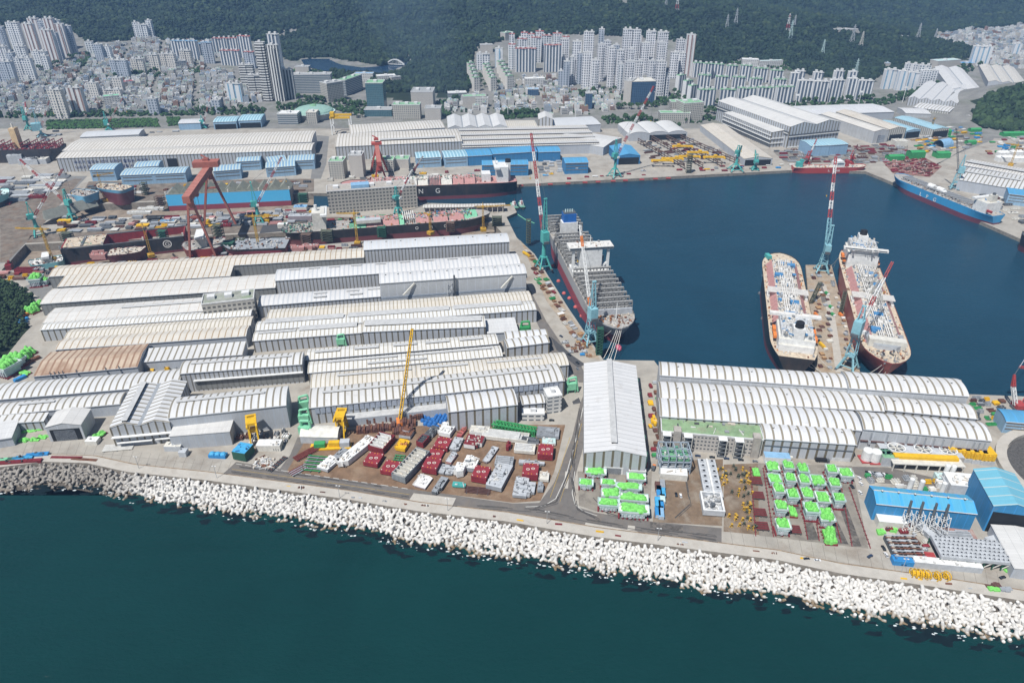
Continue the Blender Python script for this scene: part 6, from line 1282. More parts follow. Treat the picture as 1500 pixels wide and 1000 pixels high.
flats("white-grey tower in the central cluster, %s from left", "central high-rise cluster", [(826, 101, 58, 12), (843, 122, 61, 13), (821, 127, 104, 7, "g"), (829, 127, 90, 9, "g"), (837, 123, 84, 7, "w"), (848, 123, 78, 7, "g"), (860, 109, 47, 15), (878, 106, 43, 8, "g"), (858, 130, 77, 14), (870, 132, 88, 11), (878, 119, 65, 10), (893, 127, 70, 10), (905, 128, 74, 10), (907, 137, 94, 7, "w"), (920, 131, 90, 14), (934, 121, 90, 12), (915, 105, 43, 13), (928, 105, 44, 12), (931, 101, 53, 12, "b"), (942, 109, 63, 12), (949, 105, 46, 14), (966, 106, 47, 15), (965, 111, 62, 12), (952, 129, 89, 10), (964, 142, 90, 13), (974, 141, 109, 8), (887, 112, 60, 9), (900, 108, 66, 9, "g"), (921, 118, 72, 9), (994, 93, 58, 12), (1006, 111, 51, 13, "b"), (985, 114, 77, 12), (996, 111, 78, 10)], "t", "n", 15)
flats("white green-roofed slab behind the assembly hall, %s from left", "field of green-roofed slabs", [(1064, 151, 131, 22), (1091, 148, 129, 26), (1119, 149, 128, 26), (1146, 151, 127, 26), (995, 136, 110, 14, "v", "g", .6), (1005, 144, 118, 14, "v", "g", .6), (1012, 151, 125, 14, "v", "g", .6), (1032, 156, 131, 26), (1020, 113, 92, 14), (1035, 116, 93, 14), (1050, 114, 94, 16), (1070, 116, 96, 16), (1090, 119, 96, 16), (1112, 121, 100, 20), (1135, 123, 103, 18), (1030, 129, 110, 18), (1055, 131, 112, 18), (1080, 133, 113, 18), (1105, 134, 115, 18), (1140, 133, 116, 18)], "v", "g", 12, "apartment_slab", "apartment slab")
flats("white slab below the right wooded hill, %s from left", "white slabs below the right hill", [(1160, 134, 107, 12), (1175, 149, 118, 22), (1197, 150, 119, 22), (1220, 149, 117, 20), (1243, 145, 115, 14), (1262, 146, 118, 22), (1168, 126, 104, 14), (1195, 126, 106, 14), (1225, 126, 104, 14), (1245, 126, 105, 12)], "v", "w", 13, "apartment_slab", "apartment slab")
flats("blue-striped white block on the right, %s from left", "blue-striped blocks", [(1299, 130, 102, 18), (1316, 132, 104, 12), (1332, 132, 106, 16), (1350, 128, 103, 14, "w"), (1363, 123, 103, 10, "w"), (1325, 116, 93, 7, "w"), (1335, 117, 94, 7, "w"), (1345, 118, 95, 7, "w"), (1354, 118, 96, 7, "w")], "s", "w")
flats("tall white round-ended slab in the far right town, %s of three", "slabs in the far right town", [(1432, 96, 68, 26, "s"), (1486, 80, 64, 10, "s"), (1500, 62, 44, 14, "w")], "s", "w")
OF = {"o": facade("office_bands", (.42, .44, .44), (.07, .10, .13), 200, 4.2, 2, .5, False), "t": facade("glass_tower", (.10, .17, .19), (.05, .12, .15), 4, 4, .85, .8, False, glossy=True), "p": facade("office_punched", (.50, .48, .43), (.08, .09, .10), 4.4, 4.0, .55, .5, False), "d": facade("deep_office_grid", (.42, .40, .36), (.10, .10, .095), 5.2, 5.2, .62, .5, False), "n": facade("plain_wall", (.50, .47, .43), (.3, .3, .3), 9, 9, .1, .1, False), "w": facade("white_office", (.64, .63, .60), (.12, .14, .16), 6, 4, .7, .4, False), "q": facade("dark_blue_glass", (.06, .12, .20), (.04, .08, .14), 5, 4, .8, .8, False, glossy=True)}
BL = {}
def bldg(label, bl, br, yt, depth, st, rf=None, cat="office building", name="office_building", houses=1, z=None):
    a, c = Gt(*bl), Gt(*br); zb = min(a.z, c.z); d = c-a; d.z = 0; W = d.length; h = z or hgt(a, yt)
    t = thing(name, label, cat, (a.x, a.y, zb), math.atan2(d.y, d.x)); b = MB(); b.box(0, W, 0, depth, -2, h, OF.get(st) or FAC[st], rf or grroof); b.build("wall", t)
    b = MB(); e = .35; m = rf if rf in (white, offw) else pent
    for x0, x1, y0, y1 in ((-e, W+e, -e, e), (-e, W+e, depth-e, depth+e), (-e, e, e, depth-e), (W-e, W+e, e, depth-e)): b.box(x0, x1, y0, y1, h-.4, h+1.1, m)
    b.build("parapet", t)
    if houses:
        for k in range(houses): b = MB(); x = W*(k+.5)/houses; b.box(x-min(4, W*.12), x+min(4, W*.12), depth*.4, depth*.7, h+.02, h+3.6, pent); b.build("roof_house", t)
    BL[label] = (t, W, depth, h); return t, W, depth, h
bldg("long grey office with ribbon windows right of the patterned tower", (429, 137), (487, 136), 110, 30, "o", houses=3)
bldg("pale narrow office slab in front of the long grey office", (482, 151), (505, 147), 123, 34, "p", houses=2); bldg("grey office with a green roof beside the narrow slab", (508, 141), (532, 131), 118, 24, "o", grnroof, houses=2)
bldg("blue-roofed school below the lake", (520, 119), (547, 119), 108, 20, "w", ltblue); bldg("white building with a pink corner below the lake", (553, 121), (580, 119), 112, 22, "w", white); bldg("red-walled low shop beside the white building", (574, 122), (588, 120), 114, 14, "n")
t, W, D, h = bldg("dark green glass office tower with a green roof", (539, 166), (564, 166), 122, 40, "t", grnroof); bldg("glass podium of the green office tower", (534, 171), (574, 171), 161, 30, "t"); bldg("square stone museum-like block with a columned front", (603, 158), (635, 158), 135, 55, "n", houses=2)
bldg("wide office with a bright green roof behind the wavy white hall", (576, 175), (616, 175), 154, 28, "p", grnroof, houses=3); bldg("beige low block left of the wavy white hall", (623, 176), (646, 176), 159, 30, "n"); bldg("white banded office at the head of the yard road", (408, 182), (437, 182), 167, 30, "o", white); bldg("brown hotel-like block below the lake's west end", (433, 108), (453, 108), 98, 22, "n")
bldg("beige block with a curved roof beside the domed hall", (450, 181), (465, 181), 165, 26, "p", offw); bldg("glass-fronted brick office before the central towers", (924, 153), (958, 152), 120, 46, "q", offw); bldg("brick side wing of the glass-fronted office", (912, 152), (923, 153), 118, 44, "n")
bldg("white annex at the right of the glass-fronted office", (952, 152), (960, 152), 135, 20, "w"); bldg("beige company headquarters with a green roof, taller part", (1000, 180), (1028, 178), 152, 40, "p", grnroof, houses=2); bldg("beige company headquarters, lower front wing", (966, 181), (1010, 181), 166, 24, "p", grnroof); bldg("beige headquarters corner block on the left", (981, 172), (1000, 172), 150, 26, "p", grnroof)
bldg("slim blue glass shop tower in the middle town", (857, 160), (867, 160), 137, 16, "q"); bldg("wide blue glass block in the middle town", (773, 140), (789, 140), 131, 18, "q", ltblue); bldg("white shopping block above the middle town", (770, 126), (798, 125), 116, 22, "w", white); bldg("white and blue office at the left of the middle town", (657, 147), (684, 146), 137, 24, "o", white); bldg("brown shop block in the middle town", (679, 157), (712, 156), 142, 22, "n", grnroof)
bldg("blue and pink apartment house in the middle town", (697, 157), (715, 157), 144, 16, "w"); bldg("long school with a pale front on the forest edge", (704, 78), (722, 77), 66, 18, "n"); bldg("brick block beside the white cluster's back row", (740, 60), (752, 59), 48, 22, "n", grnroof); bldg("colourful kindergarten-like block above the green-roofed slabs", (1086, 97), (1110, 98), 87, 24, "w", white); bldg("white row house block right of the colourful block", (1113, 99), (1146, 97), 90, 14, "w", palet)
bldg("red-roofed market hall in the left town", (181, 129), (199, 126), 121, 20, "n", red); bldg("green glass-topped block in the left town", (247, 114), (256, 114), 103, 16, "p", green); bldg("grey office with blue window bands in the left town", (259, 103), (275, 101), 91, 18, "w"); bldg("mint green-fronted bath house in the left town", (155, 157), (178, 155), 142, 20, "w", mint); bldg("white office with a dark glass front by the ivy bank", (315, 164), (327, 164), 144, 14, "q")
bldg("blue-roofed gym on the right below the wooded hill", (1408, 98), (1428, 98), 93, 26, "n", blue); bldg("blue cube building left of the blue-striped blocks", (1297, 100), (1303, 100), 93, 14, "n", blue); bldg("blue billboard-like building behind the blue-striped blocks", (1369, 108), (1380, 107), 102, 8, "n", blue); bldg("pale green low factory below the wooded hill", (1372, 100), (1405, 97), 90, 30, "n", palet); bldg("pale pink school on the far hill's foot", (1224, 48), (1256, 49), 42, 18, "n"); bldg("white hamlet building on the distant slope", (1313, 56), (1330, 56), 53, 12, "w")
bldg("beige dock office block with deep window grid between the docks", (483, 313), (612, 303), 281, 30, "d", concrete, houses=5)
t, W, D, h = BL["beige dock office block with deep window grid between the docks"]; b = MB(); b.box(W*.27, W*.47, 6, 22, h+.1, h+5, ltblue, ltblue); b.build("blue_roof_hut", t)
bldg("grey concrete tower block left of the distant goliath crane", (484, 262), (505, 262), 237, 30, "p", grnroof, houses=2); bldg("grey concrete block with a rooftop cube by the goliath crane", (514, 260), (533, 260), 228, 26, "n", grroof, houses=2); bldg("grey office behind the goliath crane's legs", (545, 252), (577, 252), 235, 26, "p", grnroof, houses=2); bldg("mossy green-roofed grey block right of the goliath crane", (578, 247), (599, 247), 234, 26, "n", grnroof)
bldg("grey concrete office block with green roof decks among the white sheds", (303, 478), (378, 469), 446, 24, "d", mat("mossy_roof", (.30, .31, .27), .85, .3, .1, 0, (.16, .26, .12), .8), houses=3)
t, W, D, h = bldg("low grey parking block with green roof deck and outside stairs in the east block", (966, 656), (1113, 669), 632, 36, "n", mat("green_roof_deck", (.23, .34, .19), .8, .25, .15, 0, (.33, .30, .22), .6), houses=0)
for k in range(4):
    b = MB()
    for i in range(26): x = W*(.03+.96*i/26); b.box(x, x+1.6, -.14, -.02, h*(.16+.22*k), h*(.16+.22*k)+1.2, dgrey)
    b.build("window_row", t)
for x in (.01, .22, .56, .72): 
    b = MB(); b.box(W*x, W*x+7, -6, -.2, h+.3, h+.8, white)
    for k in range(4): z0 = h*(.05+.24*k); b.bar((W*x+.8, -3, z0), (W*x+6.4, -3, z0+h*.2), 2.2, offw, .5); b.box(W*x+.4, W*x+6.8, -5.4, -.3, z0-.25, z0, dgrey)
    for xx in (W*x+.3, W*x+6.8): b.bar((xx, -5.6, 0), (xx, -5.6, h+.3), .5, offw)
    b.build("outside_stair", t)
for x in (.12, .9): b = MB(); b.box(W*x, W*x+6, -2.6, 5, 0, h+3.5, concrete); b.build("lift_tower", t)
b = MB(); clutter(b, W*.1, W*.9, 6, 30, h+.1, 26, 91, 1, 4, 1.5, (0, 1, 4, 6)); b.build("roof_plant", t)
bldg("small white three-storey office beside the dust collectors at the quay road", (802, 606), (822, 603), 582, 14, "w", white); bldg("low pale prefab office beside the small white office", (765, 616), (797, 616), 607, 8, "w", white); bldg("light blue annex in front of the white gabled hall", (921, 697), (945, 698), 690, 6, "n", ltblue, houses=0)
g = Gt(461, 172); t = thing("domed_hall", "round hall with a pale green copper roof at the head of the yard road", "hall", g); k = 20; rr = 46
b = MB(); b.tube((0, 0, -2), (0, 0, 13), rr*.86, rr*.86, offw, 24); b.build("wall", t); b = MB(); b.prism([(rr*1.05*math.cos(2*PI*i/24), rr*math.sin(2*PI*i/24)) for i in range(24)], 13, 14.5, palet); b.dome((0, 0, 14.5), rr*.98, 12, mat("copper_green_roof", (.27, .42, .36), .6), 24, 5); b.tube((0, 0, 26), (0, 0, 29), 8, 6, grnroof, 14); b.build("roof", t)
p, q = Gt(566, 92), Gt(592, 92); b = MB(); d = (q-p); n = 14
for k in range(n): t0, t1 = k/n, (k+1)/n; A, B_ = p+d*t0, p+d*t1; A.z = zl+3+14*4*t0*(1-t0); B_.z = zl+3+14*4*t1*(1-t1); b.bar(A, B_, 3.2, white); b.bar((A.x, A.y, zl+3), (A.x, A.y, A.z), .6, white)
b.bar((p.x, p.y, zl+3), (q.x, q.y, zl+3), 4, white, 1); tag(b.build("arch_bridge"), "white arched footbridge at the lake's right end", "bridge")
hw_ = [mat("house_wall_"+n, c, .8, .2, .2) for n, c in (("grey", (.50, .49, .475)), ("cream", (.56, .52, .45)), ("white", (.70, .69, .67)), ("brick", (.30, .19, .15)), ("blue_grey", (.33, .37, .42)))]
hr_ = [mat("house_roof_"+n, c, .85, .25, .2) for n, c in (("grey", (.32, .32, .31)), ("green", (.20, .34, .23)), ("pale", (.50, .49, .46)), ("slate", (.20, .21, .23)), ("white", (.62, .62, .60)), ("blue", (.16, .32, .52)), ("red", (.34, .15, .12)), ("moss", (.26, .32, .22)))]
HWD = [0, 0, 0, 1, 2, 2, 2, 4, 4, 3, 0, 2]; HRD = [0, 0, 1, 1, 2, 3, 3, 4, 4, 4, 7, 7, 5, 1]
win = mat("house_window_dark", (.07, .08, .09), .3)
def house_boxes(seed):
    r = random.Random(seed); w, d, h = r.uniform(8, 14), r.uniform(8, 13), r.choice((4, 6.5, 6.5, 9, 9.5, 13))
    bx = [(-w/2, w/2, -d/2, d/2, -3, h, 0, 1), (-w/2, -w/2+.4, -d/2, d/2, h, h+1, 0, 0), (w/2-.4, w/2, -d/2, d/2, h, h+1, 0, 0), (-w/2, w/2, d/2-.4, d/2, h, h+1, 0, 0), (-w/2, w/2, -d/2, -d/2+.4, h, h+1, 0, 0)]
    x = r.uniform(-w*.25, w*.2); bx.append((x, x+3.2, 0, 3.4, h, h+2.8, 0, 1)); x = r.uniform(-w*.3, w*.2); bx.append((x, x+1.5, -d*.3, -d*.3+1.5, h, h+1.8, 3, 3))
    n = max(1, int(h//3))
    for k in range(n): bx.append((-w*.4, w*.4, -d/2-.06, -d/2+.02, k*3.1+1.2, k*3.1+2.5, 2, 2))
    return bx
def house_arrays(bx):
    v = []; f = []; s = []
    for x0, x1, y0, y1, z0, z1, a, c in bx:
        o = len(v); v += [(x0, y0, z0), (x1, y0, z0), (x1, y1, z0), (x0, y1, z0), (x0, y0, z1), (x1, y0, z1), (x1, y1, z1), (x0, y1, z1)]
        f += [(o, o+1, o+5, o+4), (o+1, o+2, o+6, o+5), (o+2, o+3, o+7, o+6), (o+3, o, o+4, o+7), (o+4, o+5, o+6, o+7)]; s += [a, a, a, a, c]
    return v, f, s
HV = [house_boxes(s) for s in range(14)]; HA = [house_arrays(x) for x in HV]
TOWN = [([(-80, 95), (0, 120), (30, 122), (70, 108), (100, 95), (128, 80), (160, 68), (215, 56), (250, 60), (320, 62), (330, 76), (310, 92), (300, 100), (380, 112), (385, 150), (310, 164), (230, 166), (60, 170), (-80, 175)], 15.0, "left"),
        ([(648, 158), (655, 150), (690, 138), (745, 128), (775, 112), (800, 112), (850, 132), (905, 140), (912, 158), (870, 168), (760, 168), (650, 165)], 17, "middle"),
        ([(1350, 56), (1390, 50), (1450, 44), (1540, 34), (1540, 90), (1470, 92), (1440, 82), (1425, 72), (1385, 62)], 17, "right"), ([(1445, 88), (1540, 86), (1540, 97), (1470, 104), (1445, 108), (1438, 100)], 18, "right"), ([(578, 128), (600, 118), (640, 116), (660, 106), (668, 112), (650, 122), (632, 130), (620, 126)], 20, "valley")]
obst = [(o.location.x, o.location.y) for o in S.objects if o.parent is None and o.get("category") in ("apartment tower", "apartment slab", "office building")]
from collections import defaultdict
og = defaultdict(list)
for x, y in obst: og[(int(x//60), int(y//60))].append((x, y))
def blocked(x, y, d=19):
    i, j = int(x//60), int(y//60)
    return any((x-a)**2+(y-c)**2 < d*d for u in (-1, 0, 1) for v in (-1, 0, 1) for a, c in og[(i+u, j+v)])
hs = []; rh = random.Random(17)
for poly, stp, nm in TOWN:
    q = [Gt(*p) for p in poly]; x0, x1 = min(p.x for p in q), max(p.x for p in q); y0, y1 = min(p.y for p in q), max(p.y for p in q); a0 = {"left": .35, "middle": .05, "right": .2, "valley": .5}[nm]; ca, sa = math.cos(a0), math.sin(a0); cx, cy = (x0+x1)/2, (y0+y1)/2; rad = max(x1-x0, y1-y0)*.75; i = -rad
    row = 0
    while i < rad:
        j = -rad; col_ = 0
        while j < rad:
            x = cx+j*ca-i*sa+rh.uniform(-2.2, 2.2); y = cy+j*sa+i*ca+rh.uniform(-2.2, 2.2)
            if x0 < x < x1 and y0 < y < y1 and col_ % 7 != 6 and rh.random() < .86:
                z = terr(x, y); px, py = proj((x, y, z))
                if inpoly(px, py, poly) and not blocked(x, y) and not forest(x, y, z): hs.append((y, x, z, a0+rh.choice((0, PI/2, PI))+rh.gauss(0, .09), nm))
            j += stp; col_ += 1
        i += stp*(1.0 if row % 3 else 1.45); row += 1
hs.sort(); print("houses", len(hs)); vis = [h for h in hs if -5 < proj((h[1], h[0], h[2]))[0] < 1505]
near = vis[:300]; nset = set(id(h) for h in near); hp = {}
WHERE = {"left": "in the old town left of the patterned tower", "middle": "in the shopping quarter behind the wavy hall", "right": "in the far right town", "valley": "in the small valley below the lake"}
for i, (y, x, z, a, nm) in enumerate(near):
    k = rh.randrange(14); wi, ri = rh.choice(HWD), rh.choice(HRD); s = rh.uniform(.85, 1.25)*(1.15 if nm == "middle" else 1); key = (k, wi, ri)
    if key not in hp:
        me = bpy.data.meshes.new("house"); v, f, sl_ = HA[k]; me.from_pydata(v, [], f)
        for m in (hw_[wi], hr_[ri], win, hr_[5]): me.materials.append(m)
        me.polygons.foreach_set("material_index", sl_); me.update(); hp[key] = me
    o = bpy.data.objects.new("house", hp[key]); COL.objects.link(o); o.location = (x, y, z); o.rotation_euler = (0, 0, a); o.scale = (s, s, s*rh.uniform(.6, 1.15))
    nmw = ("grey", "cream", "white", "brick", "blue-grey")[wi]; nmr = ("grey", "green", "pale", "slate", "white", "blue", "red", "moss green")[ri]; lab = "small %s house, flat %s roof, %s" % (nmw, nmr, WHERE[nm]); tag(o, lab, "house", lab+", like its neighbours")
pl = []
for h in hs:
    if id(h) in nset: continue
    y, x, z, a, nm = h; k = rh.randrange(14); wi, ri = rh.choice(HWD), rh.choice(HRD); s = rh.uniform(.85, 1.25); pl.append((x, y, z, a, (s, s, s*rh.uniform(.6, 1.15)), k, [(wi, 5+ri, 13, 10)[c] for c in HA[k][2]]))
o = scatter_mesh("distant_houses", [(v, f) for v, f, _ in HA], pl, hw_+hr_+[win]); tag(o, "crowd of small flat-roofed houses filling the towns behind", "houses")
pl = []
for _ in range(4200):
    h = rh.choice(hs); x, y = h[1]+rh.uniform(-11, 11), h[0]+rh.uniform(-11, 11); s = rh.uniform(1.4, 3.2); pl.append((x, y, terr(x, y)+s*.7, rh.uniform(0, 6), (s, s, s), rh.randrange(4), rh.choice((0, 1, 2))))
def fill(poly, n, smin, smax):
    q = [Gt(*p) for p in poly]; pg = [(p.x, p.y) for p in q]; x0, x1 = min(p.x for p in q), max(p.x for p in q); y0, y1 = min(p.y for p in q), max(p.y for p in q); k = 0; tr = 0
    while k < n and tr < n*20:
        tr += 1; x, y = rh.uniform(x0, x1), rh.uniform(y0, y1)
        if inpoly(x, y, pg) and not blocked(x, y, 14): s = rh.uniform(smin, smax); pl.append((x, y, terr(x, y)+s*.7, rh.uniform(0, 6), (s, s, s), rh.randrange(4), rh.choice((0, 0, 1, 2)))); k += 1
for poly, n in (([(405, 158), (470, 140), (540, 150), (600, 160), (600, 168), (480, 165), (410, 165)], 420), ([(425, 108), (440, 98), (470, 106), (520, 110), (520, 130), (500, 120), (440, 118)], 420), ([(820, 136), (980, 134), (1000, 150), (960, 158), (850, 142)], 380), ([(990, 145), (1150, 150), (1290, 145), (1380, 118), (1420, 92), (1430, 100), (1380, 130), (1300, 154), (1150, 158), (1000, 160)], 700), ([(120, 112), (180, 108), (260, 104), (300, 98), (300, 106), (180, 120)], 300), ([(60, 105), (130, 84), (150, 90), (70, 112)], 200), ([(0, 166), (320, 162), (390, 160), (390, 168), (0, 174)], 420), ([(880, 172), (1000, 176), (1060, 168), (1060, 174), (990, 186), (890, 182)], 200), ([(735, 168), (790, 165), (790, 172), (735, 176)], 160), ([(1030, 92), (1150, 90), (1160, 104), (1100, 96)], 160), ([(640, 150), (660, 148), (660, 170), (640, 172)], 90)): fill(poly, n, 2.2, 4.6)
o = scatter_mesh("town_greenery", [ico(1, 90+s, 1, .3) for s in range(4)], pl, [tl[0], tl[1], fmats[0]], False); tag(o, "bushes and small trees dotted between the town's houses and flats", "vegetation")
YAW = -.13
def at(px, py): return G(px, py)
def yard(name, label, p, rz=YAW, cat="ship block", group=None): return thing(name, label, cat, at(*p), rz, group)
mtk = mat("hatch_mark_white", (.66, .63, .55), .7); hatchred = mat("hatch_cover_red", (.27, .035, .045), .55, .22, .3, 0, (.16, .03, .035), .4); supp = mat("support_timber", (.13, .11, .09), .9)
def hatch(label, p, n, w=12.5, d=14, rz=YAW-.12):
    t = yard("hatch_cover", label, p, rz, "hatch cover", "red hatch cover stacks in the block yard"); b = MB()
    for x in (-w*.35, 0, w*.35):
        for y in (-d*.38, d*.38): b.box(x-.6, x+.6, y-.6, y+.6, 0, 1.0, supp)
    b.build("support", t)
    for k in range(n):
        b = MB(); z = 1.0+k*2.0; b.box(-w/2, w/2, -d/2, d/2, z+.25, z+1.75, hatchred); b.box(-w/2+.5, w/2-.5, -d/2+.4, d/2-.4, z, z+.25, dgrey)
        if k == n-1:
            b.box(-.08, .08, -d/2+.3, d/2-.3, z+1.75, z+1.80, redox)
            for sx in (-1, 1):
                for j in range(14): a = 2*PI*j/14; b.rbox((sx*w*.16+1.0*math.cos(a)*1.2, sx*.6+1.0*math.sin(a), z+1.76), (.55, .5, .1), a, mtk)
                for sy in (-1, 1): b.rbox((sx*w*.43, sy*d*.4, z+1.76), (.8, .8, .35), 0, mtk); b.rbox((sx*w*.1, sy*d*.42, z+1.76), (.6, .6, .2), 0, yellow)
        b.build("cover_panel", t)
    return t
for lab, p, n in (("stack of red hatch covers beside the long white superstructure, upper left one", (548, 677), 2), ("stack of red hatch covers beside the open grey hull section's left", (573, 689), 2), ("red hatch cover stack nearest the white block at the yard's back", (649, 654), 2), ("red hatch cover stack in the middle of the column right of the open hull", (638, 668), 1), ("tall red hatch cover stack at the bottom of the column right of the open hull", (633, 687), 3), ("red hatch cover stack below the white-roofed block", (705, 700), 3), ("red hatch cover stack beside the road with the white frame at its left", (799, 667), 3), ("red hatch cover stack above the pile of grey sections", (777, 696), 3)): hatch(lab, p, n, rz=YAW-.12 if p[0] < 760 else YAW+.02)
def block(label, p, w, d, h, body, top=None, inner=None, n=6, rz=YAW-.18, seed=0, pal=(1, 4, 6, 1), legs=True, name="ship_block", taper=0, group=None):
    """a hull or deckhouse section: shell, stiffeners, fittings on top, on supports"""
    if top in (white, offw): pal = (4, 4, 4, 0)
    if name == "ship_block": w *= .86; d *= .84; h *= .62; taper *= .85
    t = yard(name, label, p, rz, "ship block" if name == "ship_block" else name.replace("_", " "), group); z0 = 1.0 if legs else 0
    if legs:
        b = MB(); k = max(2, int(d/7))
        for i in range(k):
            for x in (-w*.35, w*.35): b.box(x-.7, x+.7, -d/2+d*(i+.5)/k-.7, -d/2+d*(i+.5)/k+.7, 0, z0, supp)
        b.build("support", t)
    b = MB()
    if inner:
        wl2 = .7; b.box(-w/2, -w/2+wl2, -d/2, d/2, z0, z0+h, body); b.box(w/2-wl2, w/2, -d/2, d/2, z0, z0+h, body); b.box(-w/2+wl2, w/2-wl2, -d/2, -d/2+wl2, z0, z0+h*.9, body); b.box(-w/2+wl2, w/2-wl2, d/2-wl2, d/2, z0, z0+h*.95, body); b.box(-w/2+wl2, w/2-wl2, -d/2+wl2, d/2-wl2, z0, z0+h*.35, inner)
    elif taper:
        b.prism([(-w/2, -d/2+taper), (-w*.1, -d/2), (w/2, -d/2+taper*.6), (w/2, d/2), (-w/2, d/2)], z0, z0+h, body, top or body)
    elif name == "ship_block":
        q = seed % 5; W_, D_ = w/2, d/2
        pg = ([(-W_, -D_), (W_, -D_), (W_, D_), (-W_, D_)], [(-W_, -D_*.8), (-W_*.5, -D_), (W_*.5, -D_), (W_, -D_*.8), (W_, D_), (-W_, D_)], [(-W_, -D_), (W_*.3, -D_), (W_*.3, -D_*.4), (W_, -D_*.4), (W_, D_), (-W_, D_)], [(-W_*.75, -D_), (W_, -D_), (W_, D_*.8), (W_*.4, D_), (-W_, D_)], [(-W_, -D_), (W_, -D_*.9), (W_, D_*.5), (W_*.1, D_*.5), (W_*.1, D_), (-W_, D_)])[q]
        b.prism(pg, z0, z0+h*.8, body, top or body); rs_ = random.Random(seed+7)
        for _ in range(3 if w*d > 90 else 2): xa, ya = rs_.uniform(-W_*.8, W_*.1), rs_.uniform(-D_*.35, D_*.25); b.box(xa, min(xa+w*rs_.uniform(.2, .45), W_*.28 if q == 2 else W_*.9), ya, min(ya+d*rs_.uniform(.15, .35), D_*.45), z0+h*.8, z0+h*rs_.uniform(.95, 1.35), body, top or body)
    else: b.box(-w/2, w/2, -d/2, d/2, z0, z0+h, body, top or body)
    b.build("shell", t); b = MB()
    for i in range(n):
        y = -d/2+d*(i+.5)/n
        b.box(-w*.5-.3, w*.3, y-.2, y+.2, z0+h*.15, z0+h*(.86 if name == 'ship_block' and not inner else 1)+(.3 if not inner else .1), top or body)
    b.build("stiffener", t); b = MB(); clutter(b, -w*.4, w*.4, -d*.42, d*.42, z0+(h*.35 if inner else h*.8 if name == 'ship_block' and not taper else h), int(w*d/(14 if name == 'ship_block' else 30)), seed+100, .6, 2.2, 2.0, pal)
    nf = len(b.f)//6
    if nf >= 12: b.build("fittings", t)
    else:
        for q in range(nf): c_ = MB(); c_.v = b.v[12*q:12*q+12]; c_.f = [tuple(x-12*q for x in f) for f in b.f[6*q:6*q+6]]; c_.m = b.m[6*q:6*q+6]; c_.mats = b.mats; c_.build("fitting", t)
    return t
block("long white deckhouse section with a pointed end, largest in the block yard's left", (522, 666), 11, 48, 8, white, white, None, 10, YAW-.42, 1, (4, 4, 4, 1), taper=12)
block("bow block with white insides, red bottom and a cyan deck patch", (560, 653), 17, 24, 9, redox, white, offw, 5, YAW-.25, 2, (4, 0, 4, 0)); block("bright yellow box section above the green trestle", (590, 655), 11, 15, 6, yellow, yellow, None, 5, YAW-.15, 3, (3,)); block("rust-brown topped white box section behind the yellow one", (597, 637), 12, 15, 6, lgrey, rust, None, 4, YAW-.15, 4, (7,))
block("long open grey hull section with a white tank inside and a dark red stern", (603, 686), 15, 44, 10, mat("hull_block_grey", (.22, .24, .25), .6, .25, .4), offw, offw, 9, YAW-.33, 5, (1, 4, 0, 1)); block("dark red and black curved bow piece beside the hatch covers", (620, 650), 8, 13, 8, redox, dgrey, dgrey, 4, YAW-.3, 6, (6, 1)); block("dark ribbed grey section behind the curved bow piece", (632, 637), 8, 20, 6, grey, dgrey, None, 9, YAW-.3, 7, (6, 1))
block("white box section with pipes at the back of the yard", (655, 633), 14, 18, 8, white, white, None, 4, YAW-.2, 8, (4, 4, 1)); block("narrow light red slab section at the back of the yard", (678, 634), 5, 19, 4, red, mat("faded_red", (.38, .12, .11), .6), None, 3, YAW-.25, 9, (7,)); block("white deckhouse front with a row of windows at the back", (703, 634), 19, 11, 7, white, offw, None, 5, YAW, 10, (4, 0)); block("grey girder stack right of the upper hatch covers", (669, 653), 9, 20, 4, grey, lgrey, None, 8, YAW-.1, 11, (1, 6, 1))
block("white box with a sloped red top and a pink front", (695, 651), 17, 17, 8, white, redox, None, 4, YAW-.1, 12, (4, 0)); block("pink and grey narrow panel section in the middle", (662, 673), 6, 16, 4, pink, lgrey, None, 6, YAW-.25, 13, (1,)); block("white-roofed grey block beside the tall white curved piece", (690, 683), 13, 19, 8, grey, white, None, 4, YAW-.12, 14, (4,)); block("tall white curved deckhouse piece above the teal machine", (674, 694), 9, 14, 10, white, white, None, 3, YAW-.1, 15, (4, 4, 0), taper=5)
block("grey lattice panel pile above the dark slab pile", (654, 690), 15, 13, 3, grey, lgrey, None, 9, YAW-.1, 16, (1, 6, 1)); block("long dark grey trestle block at the front of the yard", (645, 714), 7, 22, 5, dgrey, grey, None, 7, YAW-.22, 17, (1, 6)); block("purple-white stack of ribbed plates at the front", (620, 707), 13, 17, 2.5, mat("lilac_primer", (.46, .40, .42), .6), white, None, 9, YAW-.25, 18, (4, 0)); block("small teal machine frame at the front of the yard", (673, 712), 12, 6, 3, teal, teal, None, 4, YAW, 19, (5, 4))
block("grey and white hull section with a dark grey front half", (732, 702), 15, 34, 8, grey, lgrey, None, 7, YAW-.2, 20, (1, 6, 1, 4)); block("dark grey horseshoe-shaped section behind the grey and white one", (739, 680), 17, 13, 6, grey, lgrey, grey, 5, YAW, 21, (1, 1)); block("pile of grey machined sections near the road corner", (768, 720), 19, 20, 5, grey, lgrey, None, 6, YAW, 22, (1, 1, 6, 1)); block("flat pale grey roof plate on the pile of grey sections", (765, 709), 12, 10, 6, lgrey, lgrey, None, 3, YAW, 23, (1,)); block("small grey yoke section beside the road corner", (792, 716), 5, 12, 5, grey, grey, None, 4, YAW, 24, (1,))
